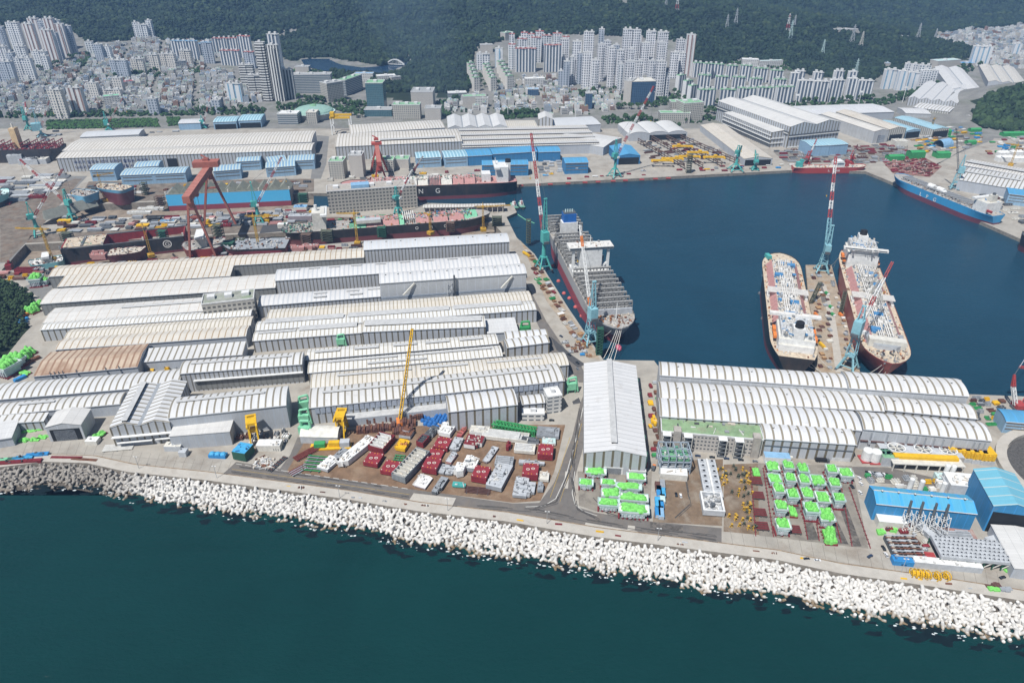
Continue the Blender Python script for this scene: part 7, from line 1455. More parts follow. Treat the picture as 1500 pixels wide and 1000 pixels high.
block("large white hull side section lying at the back right", (741, 642), 46, 13, 6, offw, white, lgrey, 8, YAW-.06, 25, (4, 4, 1, 0)); block("stepped lilac grey stair-like section", (719, 668), 6, 25, 3, mat("lilac_grey", (.30, .26, .27), .7), lgrey, None, 12, YAW-.28, 26, (1, 6)); block("small dark red upright piece on trestles", (745, 657), 4, 9, 8, redox, redox, None, 2, YAW, 27, (7,)); block("white frame section left of the road hatch covers", (769, 660), 20, 12, 5, offw, white, offw, 5, YAW, 28, (4, 0)); block("dark grey girder section below the slanted stack", (777, 648), 17, 8, 5, grey, dgrey, None, 6, YAW, 29, (6, 1))
block("slanted grey plate stack in the back right corner", (803, 637), 22, 15, 6, grey, grey, None, 14, YAW, 30, (1,)); block("white and cyan pointed roof piece at the back right", (804, 650), 13, 9, 5, white, palet, None, 3, YAW+.1, 31, (4,)); block("grey girder with an end tower right of the middle", (779, 681), 24, 5, 4, grey, lgrey, None, 8, YAW, 32, (1, 1)); block("cream machine block right of the lower road hatch covers", (797, 701), 9, 11, 5, offw, offw, None, 4, YAW, 33, (0, 0, 4)); block("grey spiky engine part with a white head at the yard's left", (482, 682), 12, 20, 5, lgrey, white, None, 5, YAW-.35, 34, (4, 1, 0)); block("grey truss section beyond the spiky engine part", (499, 667), 6, 16, 4, grey, grey, None, 6, YAW-.35, 35, (1,))
b = MB(); p, q = G(722, 626), G(785, 637); v = q-p; tr_ = MB(); tr_.lattice((p.x, p.y, 3), (q.x, q.y, 3), 6, 6, 26, [green], 1.1); tag(tr_.build("green_truss"), "long green steel truss lying at the back right of the block yard", "truss")
def rack(label, p, w, d, n, m, rz, h=1.6, m2=None, name="beam_rack", group=None, cat="beam rack"):
    t = yard(name, label, p, rz, cat, group); b = MB()
    for i in range(n): y = -d/2+d*(i+.5)/n; b.box(-w/2, w/2, y-.3, y+.3, h-.4, h+.2, m if i % 2 else (m2 or m))
    b.build("beams", t); b = MB()
    for x in (-w*.42, 0, w*.42): b.box(x-.35, x+.35, -d/2, d/2, 0, h-.42, dgrey)
    b.build("trestle", t); return t
rack("rust-red steel pipe rack at the yard's left end", (452, 664), 26, 7, 7, rust, YAW+.95, 1.8, redox); rack("second rusty rack with a blue crate below the first", (437, 690), 14, 7, 6, redox, YAW+.95, 1.6, lgrey); rack("rack of green and grey girders beside the rusty racks", (461, 680), 17, 20, 9, grey, YAW, 1.6, green); rack("pair of dark trestle racks at the front of the yard", (700, 719), 20, 8, 5, brown, YAW, 1.2); rack("green trestle under the yellow box section", (585, 672), 9, 9, 3, green, YAW, 1.5)
for i, (x, y, w) in enumerate([(534, 618, 20), (556, 615, 22), (578, 609, 20), (543, 631, 24), (568, 628, 22), (598, 622, 14), (610, 612, 12), (590, 633, 18)]):
    b = MB(); r = random.Random(i)
    for k in range(int(w/2)): b.rbox((-w/2+k*2.0+1, r.uniform(-.6, .6), 0), (1.7, 7, r.uniform(3, 6)), 0, brown if k % 3 else rust)
    o = b.build("rusty_frame_row"); o.location = at(x, y); o.rotation_euler = (0, 0, YAW*.3+.15); tag(o, "row of rusty brown steel frames below the louvred hall, %s from the left" % ORD[sorted([534, 543, 556, 568, 578, 590, 598, 610]).index(x)], "steel frames", "rusty frames below the louvred hall")
tb_ = mat("blue_tarpaulin", (.03, .15, .42), .5, .3, .6)
for i, (x, y) in enumerate([(625, 613), (628, 619), (632, 624), (639, 611), (644, 612), (649, 613), (654, 613)]):
    b = MB()
    for k in range(4): b.dome((0, -6+4*k, 0), 2.4, 3.2, tb_, 8, 3, 1.9)
    o = b.build("tarpaulin_bundle"); o.location = at(x, y); o.rotation_euler = (0, 0, 1.2 if i < 3 else -.25); tag(o, "bundle under blue tarpaulin left of the arched shed, %s from the left" % ORD[i], "bundle", "blue tarpaulin bundles")
def lumpy(mb, w, d, z, h, m, seed):
    r = random.Random(seed)
    for _ in range(max(5, int(w*d/7))): mb.dome((r.uniform(-w*.36, w*.36), r.uniform(-d*.38, d*.38), z), d*.15+r.uniform(.4, 1.2), h*r.uniform(.55, 1.1), m, 7, 3, w*.16+r.uniform(.3, 1.0))
    mb.box(-w*.42, w*.42, -d*.44, d*.44, z, z+h*.35, m); return mb
def engine(label, p, w, d, h, rz, seed, group, base=True):
    t = yard("ship_engine", label, p, rz, "ship engine", group); z = 0
    b = MB(); k = max(3, int(w/2.6) if w > d else int(d/2.6))
    for i in range(k):
        if w > d: x = -w*.46+w*.92*i/(k-1); b.box(x-.5, x+.5, -d*.48, d*.48, 0, 1.4, redox)
        else: y = -d*.46+d*.92*i/(k-1); b.box(-w*.48, w*.48, y-.5, y+.5, 0, 1.4, redox)
    b.build("trestle", t)
    if base:
        b = MB(); b.box(-w*.36, w*.36, -d*.40, d*.40, 1.4, h*.45, palet); b.box(-w*.42, w*.42, -d*.45, d*.45, h*.45, h*.62, palet); r = random.Random(seed)
        for i in range(6): b.box(-w*.38+w*.76*i/6, -w*.38+w*.76*i/6+w*.05, -d*.47, -d*.40, 1.6, h*.44, lgrey)
        b.tube((-w*.1, -d*.52, h*.24), (-w*.1, -d*.40, h*.24), 1.3, 1.3, lgrey, 9); b.build("engine_block", t)
        b = MB(); b.box(-w*.5, w*.5, -d*.5, d*.5, h*.62, h*.68, white if seed % 3 else palet)
        for x0, x1, y0, y1 in ((-.5, .5, -.5, -.48), (-.5, .5, .48, .5), (-.5, -.48, -.48, .48), (.48, .5, -.48, .48)): b.box(x0*w, x1*w, y0*d, y1*d, h*.68, h*.68+1.0, palet)
        b.build("gallery", t); z = h*.68
    else: z = 1.4
    b = MB(); lumpy(b, w*.86 if base else w, d*.88 if base else d, z+.02, h-z, tarp, seed); b.build("tarpaulin", t); return t
E1 = [(872, 697, 27, 11, 9), (858, 714, 18, 12, 10), (890, 713, 19, 11, 9), (893.5, 731, 23, 14, 12), (920, 720, 32, 11, 10), (931, 705, 24, 13, 9), (927, 737, 35, 13, 11), (891, 745, 26, 13, 12), (927, 755, 36, 15, 13)]
N1 = ["nearest the hall's left corner", "leftmost, on its own red trestle", "in the middle of the left column", "below the middle of the left column", "long, in the right column's middle", "nearest the light blue annex", "long, third down the right column", "lowest of the left column", "largest, lowest of the right column"]
for i, (x, y, w, d, h) in enumerate(E1): engine("tarpaulined engine by the gabled hall, "+N1[i], (x, y), w*.64, d*.62, h*.8, YAW+.02, i+200, "tarpaulined engines by the gabled hall")
E2 = [(1107, 694, 10, 16, 5, 0), (1130, 690, 17, 17, 9, 1), (1152, 692, 14, 14, 13, 1), (1173.6, 697, 14, 14, 13, 1), (1215, 698, 14, 15, 14, 1), (1236, 702, 18, 16, 12, 1), (1133, 708, 17, 17, 9, 1), (1155, 711, 14, 14, 14, 1), (1175, 714, 14, 14, 14, 1), (1195, 712, 18, 18, 11, 1), (1218.6, 719, 14, 15, 15, 1), (1138, 727, 14, 15, 14, 1), (1158.5, 735, 15, 15, 14, 1), (1180, 730, 14, 18, 10, 1), (1202, 738, 17, 19, 12, 1), (1225, 741, 14, 14, 15, 1), (1141, 753, 15, 15, 15, 1), (1160.5, 752, 10, 15, 6, 0), (1185, 757, 18, 17, 16, 1), (1207, 765, 18, 20, 13, 1), (1144, 779, 17, 15, 14, 1), (1214, 789, 15, 21, 9, 0)]
N2 = ["alone at the top left, without its gallery", "top of the second column, on a white gallery", "top of the third column", "top of the fourth column", "top of the sixth column", "top right corner", "second in the second column", "second in the third column", "second in the fourth column", "top of the fifth column, with a side bulge", "second in the sixth column", "third in the second column", "third in the third column", "long one in the middle of the fourth column", "second in the fifth column, narrow deck", "third in the sixth column", "fourth in the second column", "small one without gallery in the third column", "largest, with a lower drum, fourth column", "on a white gallery near the bottom right", "lowest of the second column", "lowest right, a plain green bundle"]
for i, (x, y, w, d, h, bs_) in enumerate(E2): engine("tarpaulined engine in the track yard, "+N2[i], (x, y), w*.60, d*.64, h*.86, YAW+.03, i+300, "tarpaulined engines in the track yard", bs_)
for i, (x, y) in enumerate([(1107, 706), (1110, 727), (1113, 752), (1116, 772), (1163, 777)]): rack("rack of dark red beams in the track yard, %s from the top" % ORD[i] if i < 4 else "rack of dark red beams beside the lowest engine", (x, y), 9, 8.5, 8, redox, YAW+.03, 1.6, brown, group="dark red beam racks")
b = MB()
for x0, y0, x1, y1 in ((1099, 684, 1107, 785), (1118, 686, 1133, 786), (1142, 690, 1148, 770), (1165, 692, 1183, 790), (1185, 694, 1200, 792), (1205, 692, 1232, 795), (1232, 712, 1248, 800), (1244, 714, 1275, 803)):
    p, q = G(x0, y0, 0), G(x1, y1, 0); b.bar((p.x, p.y, .3), (q.x, q.y, .3), .6, redox, .5); k = int((q-p).length/4)
    for i in range(k): v = p.lerp(q, i/k); b.rbox((v.x, v.y, 0), (1.6, .6, .6), .1, brown)
tag(b.build("engine_yard_tracks"), "dark red support rails running through the engine yard", "rails")
for i, (x, y, n) in enumerate([(1085, 690, 8), (1089, 702, 8), (1090, 722, 9), (1090, 745, 11), (1080, 765, 6), (1093, 767, 9), (1058, 690, 7), (1064, 700, 7), (1061, 716, 6)]):
    r = random.Random(i+40); g0 = at(x, y)
    for _ in range(n):
        b = MB(); m = mat("jig_yellow", (.55, .33, .04), .6, .3, .5) if r.random() < .6 else olive; b.bar((-1.4, 0, 0), (0, 0, 3.2), .4, m); b.bar((1.4, 0, 0), (0, 0, 3.2), .4, m); b.bar((0, -1.4, .6), (0, 1.4, .6), .4, m); b.box(-.8, .8, -.8, .8, 2.9, 3.3, m)
        o = b.build("jig_stand"); o.location = (g0.x+r.uniform(-6, 6), g0.y+r.uniform(-6, 6), .05); o.rotation_euler = (0, 0, r.uniform(0, 3)); nm = "olive" if m is olive else "yellow"; tag(o, "small %s steel jig stand left of the tarpaulined engines" % nm, "jig stand", nm+" jig stands")
t = yard("engine_bed", "long grey engine bed with a row of square openings", (1039, 704), YAW+.03, "engine bed"); b = MB(); b.box(-7, 7, -22, 22, 1, 4, grey, lgrey); b.build("bed", t); b = MB()
for k in range(7):
    for s in (-1, 1): y = -19+6.3*k; b.box(s*4-1.6, s*4+1.6, y-1.6, y+1.6, 4.02, 5.2, lgrey); b.box(s*4-1, s*4+1, y-1, y+1, 5.2, 5.3, black)
b.bar((0, -21, 5), (0, 21, 5), 1.4, white); b.build("opening", t)
t = yard("engine_cylinder_frame", "silver box-like engine frame with machinery inside", (1042, 742), YAW+.03, "engine frame"); b = MB(); b.box(-8, 8, -10.5, 10.5, 1, 3, lgrey)
for x0, x1, y0, y1 in ((-8, 8, -10.5, -9.2), (-8, 8, 9.2, 10.5), (-8, -6.6, -9.2, 9.2), (6.6, 8, -9.2, 9.2)): b.box(x0, x1, y0, y1, 3.02, 6, lgrey, white)
b.build("frame", t); b = MB(); clutter(b, -6, 6, -8.5, 8.5, 3, 60, 66, .8, 2.4, 3, (4, 4, 1, 1)); b.tube((0, -3, 3), (0, -3, 6), 2, 2, dgrey, 10); b.build("machinery", t)
for i, (x, y, L, m, nm) in enumerate([(965, 722, 12, blue, "blue"), (963, 739, 12, skyb, "sky blue"), (963, 752, 10, blue, "dark blue"), (970, 712, 10, grey, "grey"), (970.5, 724, 10, skyb, "sky blue"), (970, 733, 9, palet, "pale green"), (968, 742, 9, blue, "blue"), (968, 753, 12, ltblue, "light blue"), (963, 715, 10, brown, "brown")]):
    t = yard("container", "%s shipping container beside the worn yard, %s of nine" % (nm, ORD[i]), (x, y), YAW+.02, "container", "containers beside the worn yard"); b = MB(); b.box(-1.9, 1.9, -L/2+.3, L/2-.3, .1, 3.2, m)
    for k in range(int(L)): b.box(-2.0, 2.0, -L/2+.5+k, -L/2+.9+k, .4, 3.0, m)
    b.build("body", t); b = MB(); b.box(-1.7, 1.7, -L/2+.2, -L/2+.28, .3, 3.0, lgrey); b.build("door", t)
t = yard("module_frame", "grey steel module frame with green decks in front of the parking block", (985, 683), YAW+.1, "module frame"); b = MB()
for x in (-12, -6, 0, 6, 12):
    for y in (-9, 0, 9): b.bar((x, y, 0), (x, y, 18), .8, mat("module_grey", (.30, .35, .40), .6))
for z in (6, 12, 18):
    for y in (-9, 0, 9): b.bar((-12, y, z), (12, y, z), .8, MATS["module_grey"])
    for x in (-12, -6, 0, 6, 12): b.bar((x, -9, z), (x, 9, z), .8, MATS["module_grey"])
b.build("frame", t); b = MB(); b.box(-11, 11, -8, 8, 12.5, 12.8, mat("module_green_deck", (.15, .36, .20), .7, .4, .5)); b.box(-11, 11, -8, 8, 6.5, 6.8, lgrey); clutter(b, -10, 10, -7, 7, 12.9, 22, 12, 1, 3, 3, (5, 1, 4)); b.build("deck", t)
block("white container-like hut in front of the module frame", (986, 698), 21, 9, 6, offw, white, None, 2, YAW, 50, (4,), False, "site_hut"); block("small grey hut right of the module frame", (1004, 686), 6, 8, 5, lgrey, lgrey, None, 2, YAW, 51, (1,), False, "site_hut")
block("blue-topped test pit shelter on a green frame at the shore road", (358, 668), 12, 13, 8, dgreen, skyb, None, 2, YAW-.12, 52, (2,), True, "test_shelter"); block("white prefab hut beside the blue-topped shelter", (396, 656), 20, 9, 6, offw, white, None, 2, 0, 53, (4,), False, "site_hut")
t = yard("scrap_heap", "heap of white curved offcuts in front of the white prefab hut", (387, 678), 0, "scrap heap"); b = MB(); clutter(b, -8, 8, -7, 7, 0, 70, 70, 1.0, 3.4, 1.6, (4, 0, 4, 7, 1)); b.build("offcuts", t); rack("dark long steel tray at the right of the offcuts", (407, 680), 4, 20, 6, brown, YAW-.3, 1.5)
t = yard("small_shed", "small shed with a cream curved roof behind the yellow machine", (472, 641), YAW*.3, "shed"); b = MB(); b.box(-16, 16, -8, 8, 0, 7, lgrey); b.build("wall", t); b = MB(); n = 8
for k in range(n): y0, y1 = -8.4+16.8*k/n, -8.4+16.8*(k+1)/n; z0, z1 = (7+4.5*(1-(2*kk/n-1)**2) for kk in (k, k+1)); b.add([(-16.3, y0, z0+.1), (16.3, y0, z0+.1), (16.3, y1, z1+.1), (-16.3, y1, z1+.1)], [(0, 1, 2, 3)], offw)
b.build("roof", t)
t = yard("generator_skid", "green and yellow machine skid in front of the small curved shed", (485, 655), YAW+.2, "machine"); b = MB(); b.box(-17, 17, -4, 4, .3, 1.6, yellow); b.build("skid", t); b = MB(); b.rbox((-9, 0, 1.6), (9, 5, 4), 0, green); b.rbox((3, 0, 1.6), (9, 4, 4.5), 0, yellow); b.rbox((12, 0, 1.6), (8, 6, 5), 0, lgrey); b.build("machine", t)
def collector(label, p, s=1.0, rz=0, m=mint):
    t = thing("dust_collector", label, "dust collector", at(*p), rz, "mint green dust collectors"); b = MB(); b.box(-5*s, 5*s, -3*s, 3*s, 4*s, 12*s, m); b.build("filter_house", t); b = MB()
    for x in (-4*s, 4*s):
        for y in (-2.5*s, 2.5*s): b.bar((x, y, 0), (x, y, 4*s), .6, m)
    b.tube((-3*s, 0, 12*s), (-3*s, 0, 17*s), 1.2*s, 1.2*s, m, 9); b.tube((-3*s, 0, 17*s), (5*s, 0, 18*s), 1.2*s, 1.2*s, m, 9); b.tube((5*s, 0, 18*s), (7*s, -2*s, 2*s), 1.1*s, 1.1*s, m, 9); b.build("duct", t); return t
collector("mint green dust collector at the corner of the louvred hall, upper", (446, 601), .9, .3); collector("mint green dust collector at the corner of the louvred hall, middle", (447, 621), .9, .1); collector("mint green dust collector at the corner of the louvred hall, lower, beside the curved shed", (449, 640), 1.0, -.2)
collector("dark green dust collector beside the flat white canopy shed", (768, 492), 1.0, 0, green); collector("green dust collector at the end of the long front hall", (836, 574), .9, .2); collector("pale green duct machine on the alley between the middle sheds", (500, 507), .8, .1); collector("long green duct machine on the alley, right one", (548, 499), .9, .05)
sv = [("pair of white tanks on a red frame, left one", (1268, 673)), ("pair of white tanks on a red frame, right one", (1280, 675))]
for lab, p in sv: t = yard("storage_tank", lab, p, 0, "tank", "white twin tanks"); b = MB(); b.tube((0, 0, 1), (0, 0, 10), 4.2, 4.2, white, 16); b.dome((0, 0, 10), 4.2, 1.6, white, 16, 3); b.build("tank", t); b = MB(); b.box(-5, 5, -5, 5, 0, 1, red); b.build("frame", t)
block("green-roofed pump house between the tanks and the cooling fans", (1299, 676), 14, 12, 9, lgrey, grnroof, None, 2, 0, 60, (5,), False, "pump_house")
t = yard("cooling_tower_bank", "grey plant with three big round cooling fans on top", (1343, 671), YAW*.6, "cooling plant"); b = MB(); b.box(-32, 32, -8, 8, 0, 9, concrete, lgrey); b.build("body", t)
for x in (-19, 2, 22):
    b = MB(); k = 18
    for j in range(k): a0, a1 = 2*PI*j/k, 2*PI*(j+1)/k; b.bar((x+6.6*math.cos(a0), 6.0*math.sin(a0), 9.8), (x+6.6*math.cos(a1), 6.0*math.sin(a1), 9.8), .9, white, 1.6)
    for j in range(6): a0 = PI*j/3; b.bar((x, 0, 9.6), (x+6*math.cos(a0), 5.4*math.sin(a0), 9.6), .9, offw)
    b.box(x-5, x+5, -4, 4, 9.02, 9.2, dgrey); b.build("fan", t)
t = yard("open_workshop", "long white open-sided shed with a yellow crane beam on its roof", (1353, 685), YAW*.6, "shed"); b = MB(); b.box(-28, 28, -6, 6, 7, 7.8, offw)
for k in range(7): x = -27+9*k; b.bar((x, -5.5, 0), (x, -5.5, 7), .8, offw); b.bar((x, 5.5, 0), (x, 5.5, 7), .8, offw)
b.box(-27, 27, 5.2, 5.4, 0, 7, dgrey); b.build("shelter", t); b = MB(); b.box(-25, 25, 0, 5, 7.9, 10.5, yellow); b.build("yellow_beam", t)
for i in range(5):
    t = yard("yellow_machine", "yellow ribbed machine module beside the cooling fans, %s from left" % ORD[i], (1390+12.6*i, 667+1.9*i), YAW*.6, "machine module", "yellow modules in a row"); b = MB(); b.box(-5, 5, -5.5, 5.5, 4, 11, yellow); b.build("body", t); b = MB()
    for k in range(3): b.box(-4+3*k, -2.6+3*k, -6.2, -5.5, 5, 10, yellow)
    b.box(-5.5, 5.5, -6, 6, 0, 3.98, lgrey); b.build("base", t)
block("white transformer house with roof units beside the long blue shed", (1409, 715), 27, 16, 9, lgrey, white, None, 2, YAW, 61, (1, 1), False, "transformer_house"); block("pale green low plant house left of the transformer house", (1383, 705), 14, 10, 5, palet, palet, None, 2, YAW, 62, (4,), False, "plant_house"); block("grey low plant house behind the long blue shed", (1392, 711), 14, 8, 6, lgrey, lgrey, None, 2, YAW, 63, (1,), False, "plant_house"); block("white small hut left of the grey plant house", (1378, 712), 8, 6, 5, white, white, None, 2, YAW, 64, (4,), False, "site_hut")
for i, (x, y) in enumerate([(1382, 700), (1391, 701), (1330, 720), (1345, 723), (1377, 726)]): t = yard("silo", "slim white gas tank beside the transformer house, %s of five" % ORD[i], (x, y) if i > 1 else (x, y), 0, "silo", "slim white tanks"); b = MB(); b.tube((0, 0, .5), (0, 0, 13), 1.9, 1.9, white, 12); b.dome((0, 0, 13), 1.9, 1, white, 12, 3); b.box(-2, 2, -2, 2, 0, .5, concrete); b.build("tank", t)
t = yard("steel_walkway", "dark pipe bridge with grey boxes in front of the blue shed", (1362, 775), YAW+.42, "pipe bridge"); b = MB(); b.lattice((0, -26, 4), (0, 26, 4), 4, 4, 14, [lgrey], .5); b.box(-3.5, -9, -24, 24, 0, 4, grey, lgrey); b.build("bridge", t)
sheet("red_work_ground", [[(1300, 760), (1350, 764), (1345, 775), (1300, 772)], [(1368, 768), (1424, 775), (1440, 802), (1385, 800)]], mat("faded_red_floor", (.33, .18, .15), .9, .25, .15, 0, (.40, .36, .32), .8), .05); sheet("pale_apron_pavement", [[(1288, 758), (1302, 758), (1318, 800), (1330, 822), (1300, 812)]], pale, .04)
t = yard("cooler_bundle_rack", "large grey bank of finned coolers with round holes on a green stand", (1417, 816), YAW, "cooler bank"); b = MB(); W_ = 46
b.box(-W_/2, W_/2, -10, 10, 6, 8.5, lgrey)
for i in range(15):
    for j in range(6):
        x, y = -W_/2+W_*(i+.5+.4*(j % 2))/15.5, -8.5+17*j/5; b.tube((x, y, 8.5), (x, y, 9.3), 1.25, 1.1, lgrey, 8); b.tube((x, y, 9.3), (x, y, 9.34), .7, .7, black, 7)
b.build("coolers", t); b = MB()
for i in range(9):
    x = -W_/2+W_*i/8
    for y in (-9.5, 9.5): b.bar((x, y, 0), (x, y, 6), .7, dgreen)
    b.bar((x, -9.5, 1), (min(x+5, W_/2), -9.5, 6), .5, offw)
b.build("stand", t)
rack("grey pipe bundle pile behind the cooler bank", (1392, 792), 32, 16, 14, lgrey, YAW+.05, 2.5, grey); rack("small grey pipe bundle right of the pipe pile", (1412, 790), 9, 14, 8, lgrey, YAW+.05, 3, grey)
for i, x in enumerate((1314, 1332)): rack("grey scaffold rack with rusty beams inside, %s one of two" % ("left", "right")[i], (x, 806), 13, 22, 9, rust, YAW+.05, 5, lgrey, "scaffold_rack", "scaffold racks")
block("blue covered skip beside the scaffold racks", (1322, 824), 15, 6, 4, blue, blue, None, 2, YAW, 65, (2,), False, "skip"); block("red tent-like covers beside the pipe bridge", (1356, 819), 12, 9, 3, red, red, None, 2, YAW, 66, (3, 4), False, "red_cover"); block("white and grey long hut at the kerb", (1385, 830), 44, 6, 5, lgrey, white, None, 5, YAW, 67, (1,), False, "site_hut"); block("grey narrow hut beside the white corner shed", (1460, 806), 9, 17, 6, lgrey, lgrey, None, 2, YAW+.4, 68, (1,), False, "site_hut")
for i, (x, y) in enumerate([(1336, 843), (1342, 844), (1349, 845), (1356, 846), (1370, 848), (1384, 848)]):
    b = MB(); k = 14
    for s in (-1.2, 1.2):
        for j in range(k): a0, a1 = 2*PI*j/k, 2*PI*(j+1)/k; b.bar((s, 3*math.cos(a0), 3+3*math.sin(a0)), (s, 3*math.cos(a1), 3+3*math.sin(a1)), .5, yellow)
    for j in range(7): a0 = 2*PI*j/7; b.bar((-1.2, 1.2*math.cos(a0), 3+1.2*math.sin(a0)), (1.2, 1.2*math.cos(a0), 3+1.2*math.sin(a0)), .8, yellow); b.bar((1.2, 0, 3), (1.2, 3*math.cos(a0), 3+3*math.sin(a0)), .35, yellow)
    o = b.build("cable_drum"); o.location = at(x, y); o.rotation_euler = (0, 0, YAW+.1*i); tag(o, "yellow steel cable drum standing along the sea wall, %s from the left" % ORD[i], "cable drum", "yellow cable drums")
for lab, p, m, w in (("lime green tarpaulin strip beside the work floor", (1289, 779), tarp, 6), ("lime green tarpaulin patch on the pale apron", (1311, 775), tarp, 9), ("lime green crate by the sea wall at the lower right", (1456, 864), tarp, 10), ("brown timber pile by the sea wall at the lower right", (1452, 857), brown, 9), ("grey pipe bundle by the sea wall at the lower right", (1472, 865), grey, 8), ("lime green bundle beside the white corner shed", (1476, 833), tarp, 6)):
    b = MB(); r = random.Random(len(lab))
    for k in range(6): b.rbox((r.uniform(-w*.4, w*.4), r.uniform(-2, 2), 0), (w*.4, 3, r.uniform(.8, 2)), r.uniform(-.3, .3), m)
    o = b.build("material_pile"); o.location = at(*p); tag(o, lab, "material pile")
for i, (x, y, w, d, h) in enumerate([(56, 418, 15, 15, 16), (68, 417, 8, 10, 10)]): engine("tall engine under lime green tarpaulin at the yard's left corner, %s of two" % ("larger", "smaller")[i], (x, y), w, d, h, .2, 400+i, "engines at the left corner")
for i, (x, y, w, d, h) in enumerate([(49, 457, 14, 12, 9), (57, 448, 8, 16, 7), (13, 546, 22, 20, 16), (24, 537, 18, 16, 14), (34, 528, 14, 16, 11), (42, 519, 14, 12, 8), (37, 547, 12, 6, 3), (143, 641, 7, 16, 4)]): engine("heap under lime green tarpaulin beside the left wood, %s from the back" % ORD[i] if i < 7 else "lime green tarpaulined tank right of the gate shed", (x, y), w, d, h, -.35, 410+i, "tarpaulined heaps at the left" if i < 7 else None, i in (2, 3))
rf_ = random.Random(77)
for i, (x, y, m, nm, L) in enumerate([(38, 462, orange, "orange", 16), (36, 470, blue, "blue", 9), (34, 474, blue, "dark blue", 9), (30, 556, blue, "blue tarpaulined", 11), (46, 530, rust, "rusty brown", 18)]): block("%s long bin beside the left wood, %s down" % (nm, ORD[i]), (x, y), 4, L, 3, m, m, None, 3, -.5, 80+i, (6,), False, "long_bin")
for i, (x, y, m, nm) in enumerate([(12, 675, mint, "pale green"), (25, 674, skyb, "blue"), (37, 672, skyb, "light blue"), (52, 668, blue, "dark blue"), (60, 667, blue, "royal blue"), (30, 678, redox, "dark red")]): block("%s low crate row by the sea wall at the left, %s of six" % (nm, ORD[i]), (x, y), 13 if i < 5 else 34, 3.6, 2.5, m, m, None, 3, .12, 90+i, (6,), False, "crate_row")
rack("rusty red pipe bundle at the sea wall, left", (98, 671), 26, 3, 3, redox, -.02, 1.2); rack("brown pipe bundle at the sea wall, right of the red one", (124, 674), 22, 3, 3, rust, -.1, 1.2)
for i, x in enumerate((312, 320, 328)): t = yard("blue_skip", "blue round-topped skip on the shore apron, %s from the left" % ORD[i], (x, 668+i*.4), -.1, "skip", "blue skips on the apron"); b = MB(); b.box(-2.6, 2.6, -2.6, 2.6, 0, 3, blue); b.dome((0, 0, 3), 2.6, 1.6, skyb, 8, 3); b.build("body", t)
block("grey machine hut in front of the grey windowless shed", (256, 657), 14, 7, 5, lgrey, offw, None, 2, 0, 97, (1, 4), False, "site_hut"); block("small grey container beside the machine hut", (270, 666), 6, 6, 5, lgrey, lgrey, None, 2, 0, 98, (1,), False, "site_hut"); rack("stack of white planks in front of the cross shed", (174, 656), 24, 9, 8, white, .15, 1.0, offw); block("low white boxes right of the gate shed", (137, 648), 10, 7, 4, offw, white, None, 2, 0, 99, (4, 5), False, "site_hut")
for i, (x, y) in enumerate([(32, 632), (48, 630), (58, 628), (35, 645), (52, 644), (62, 641)]):
    b = MB(); lumpy(b, 9, 5, 0, 2.4, tarp, 500+i); o = b.build("tarpaulin_heap"); o.location = at(x, y); tag(o, "small lime green tarpaulin heap left of the gate shed, %s of six" % ORD[i], "tarpaulin heap", "small green heaps left of the gate shed")
stock_c = 0
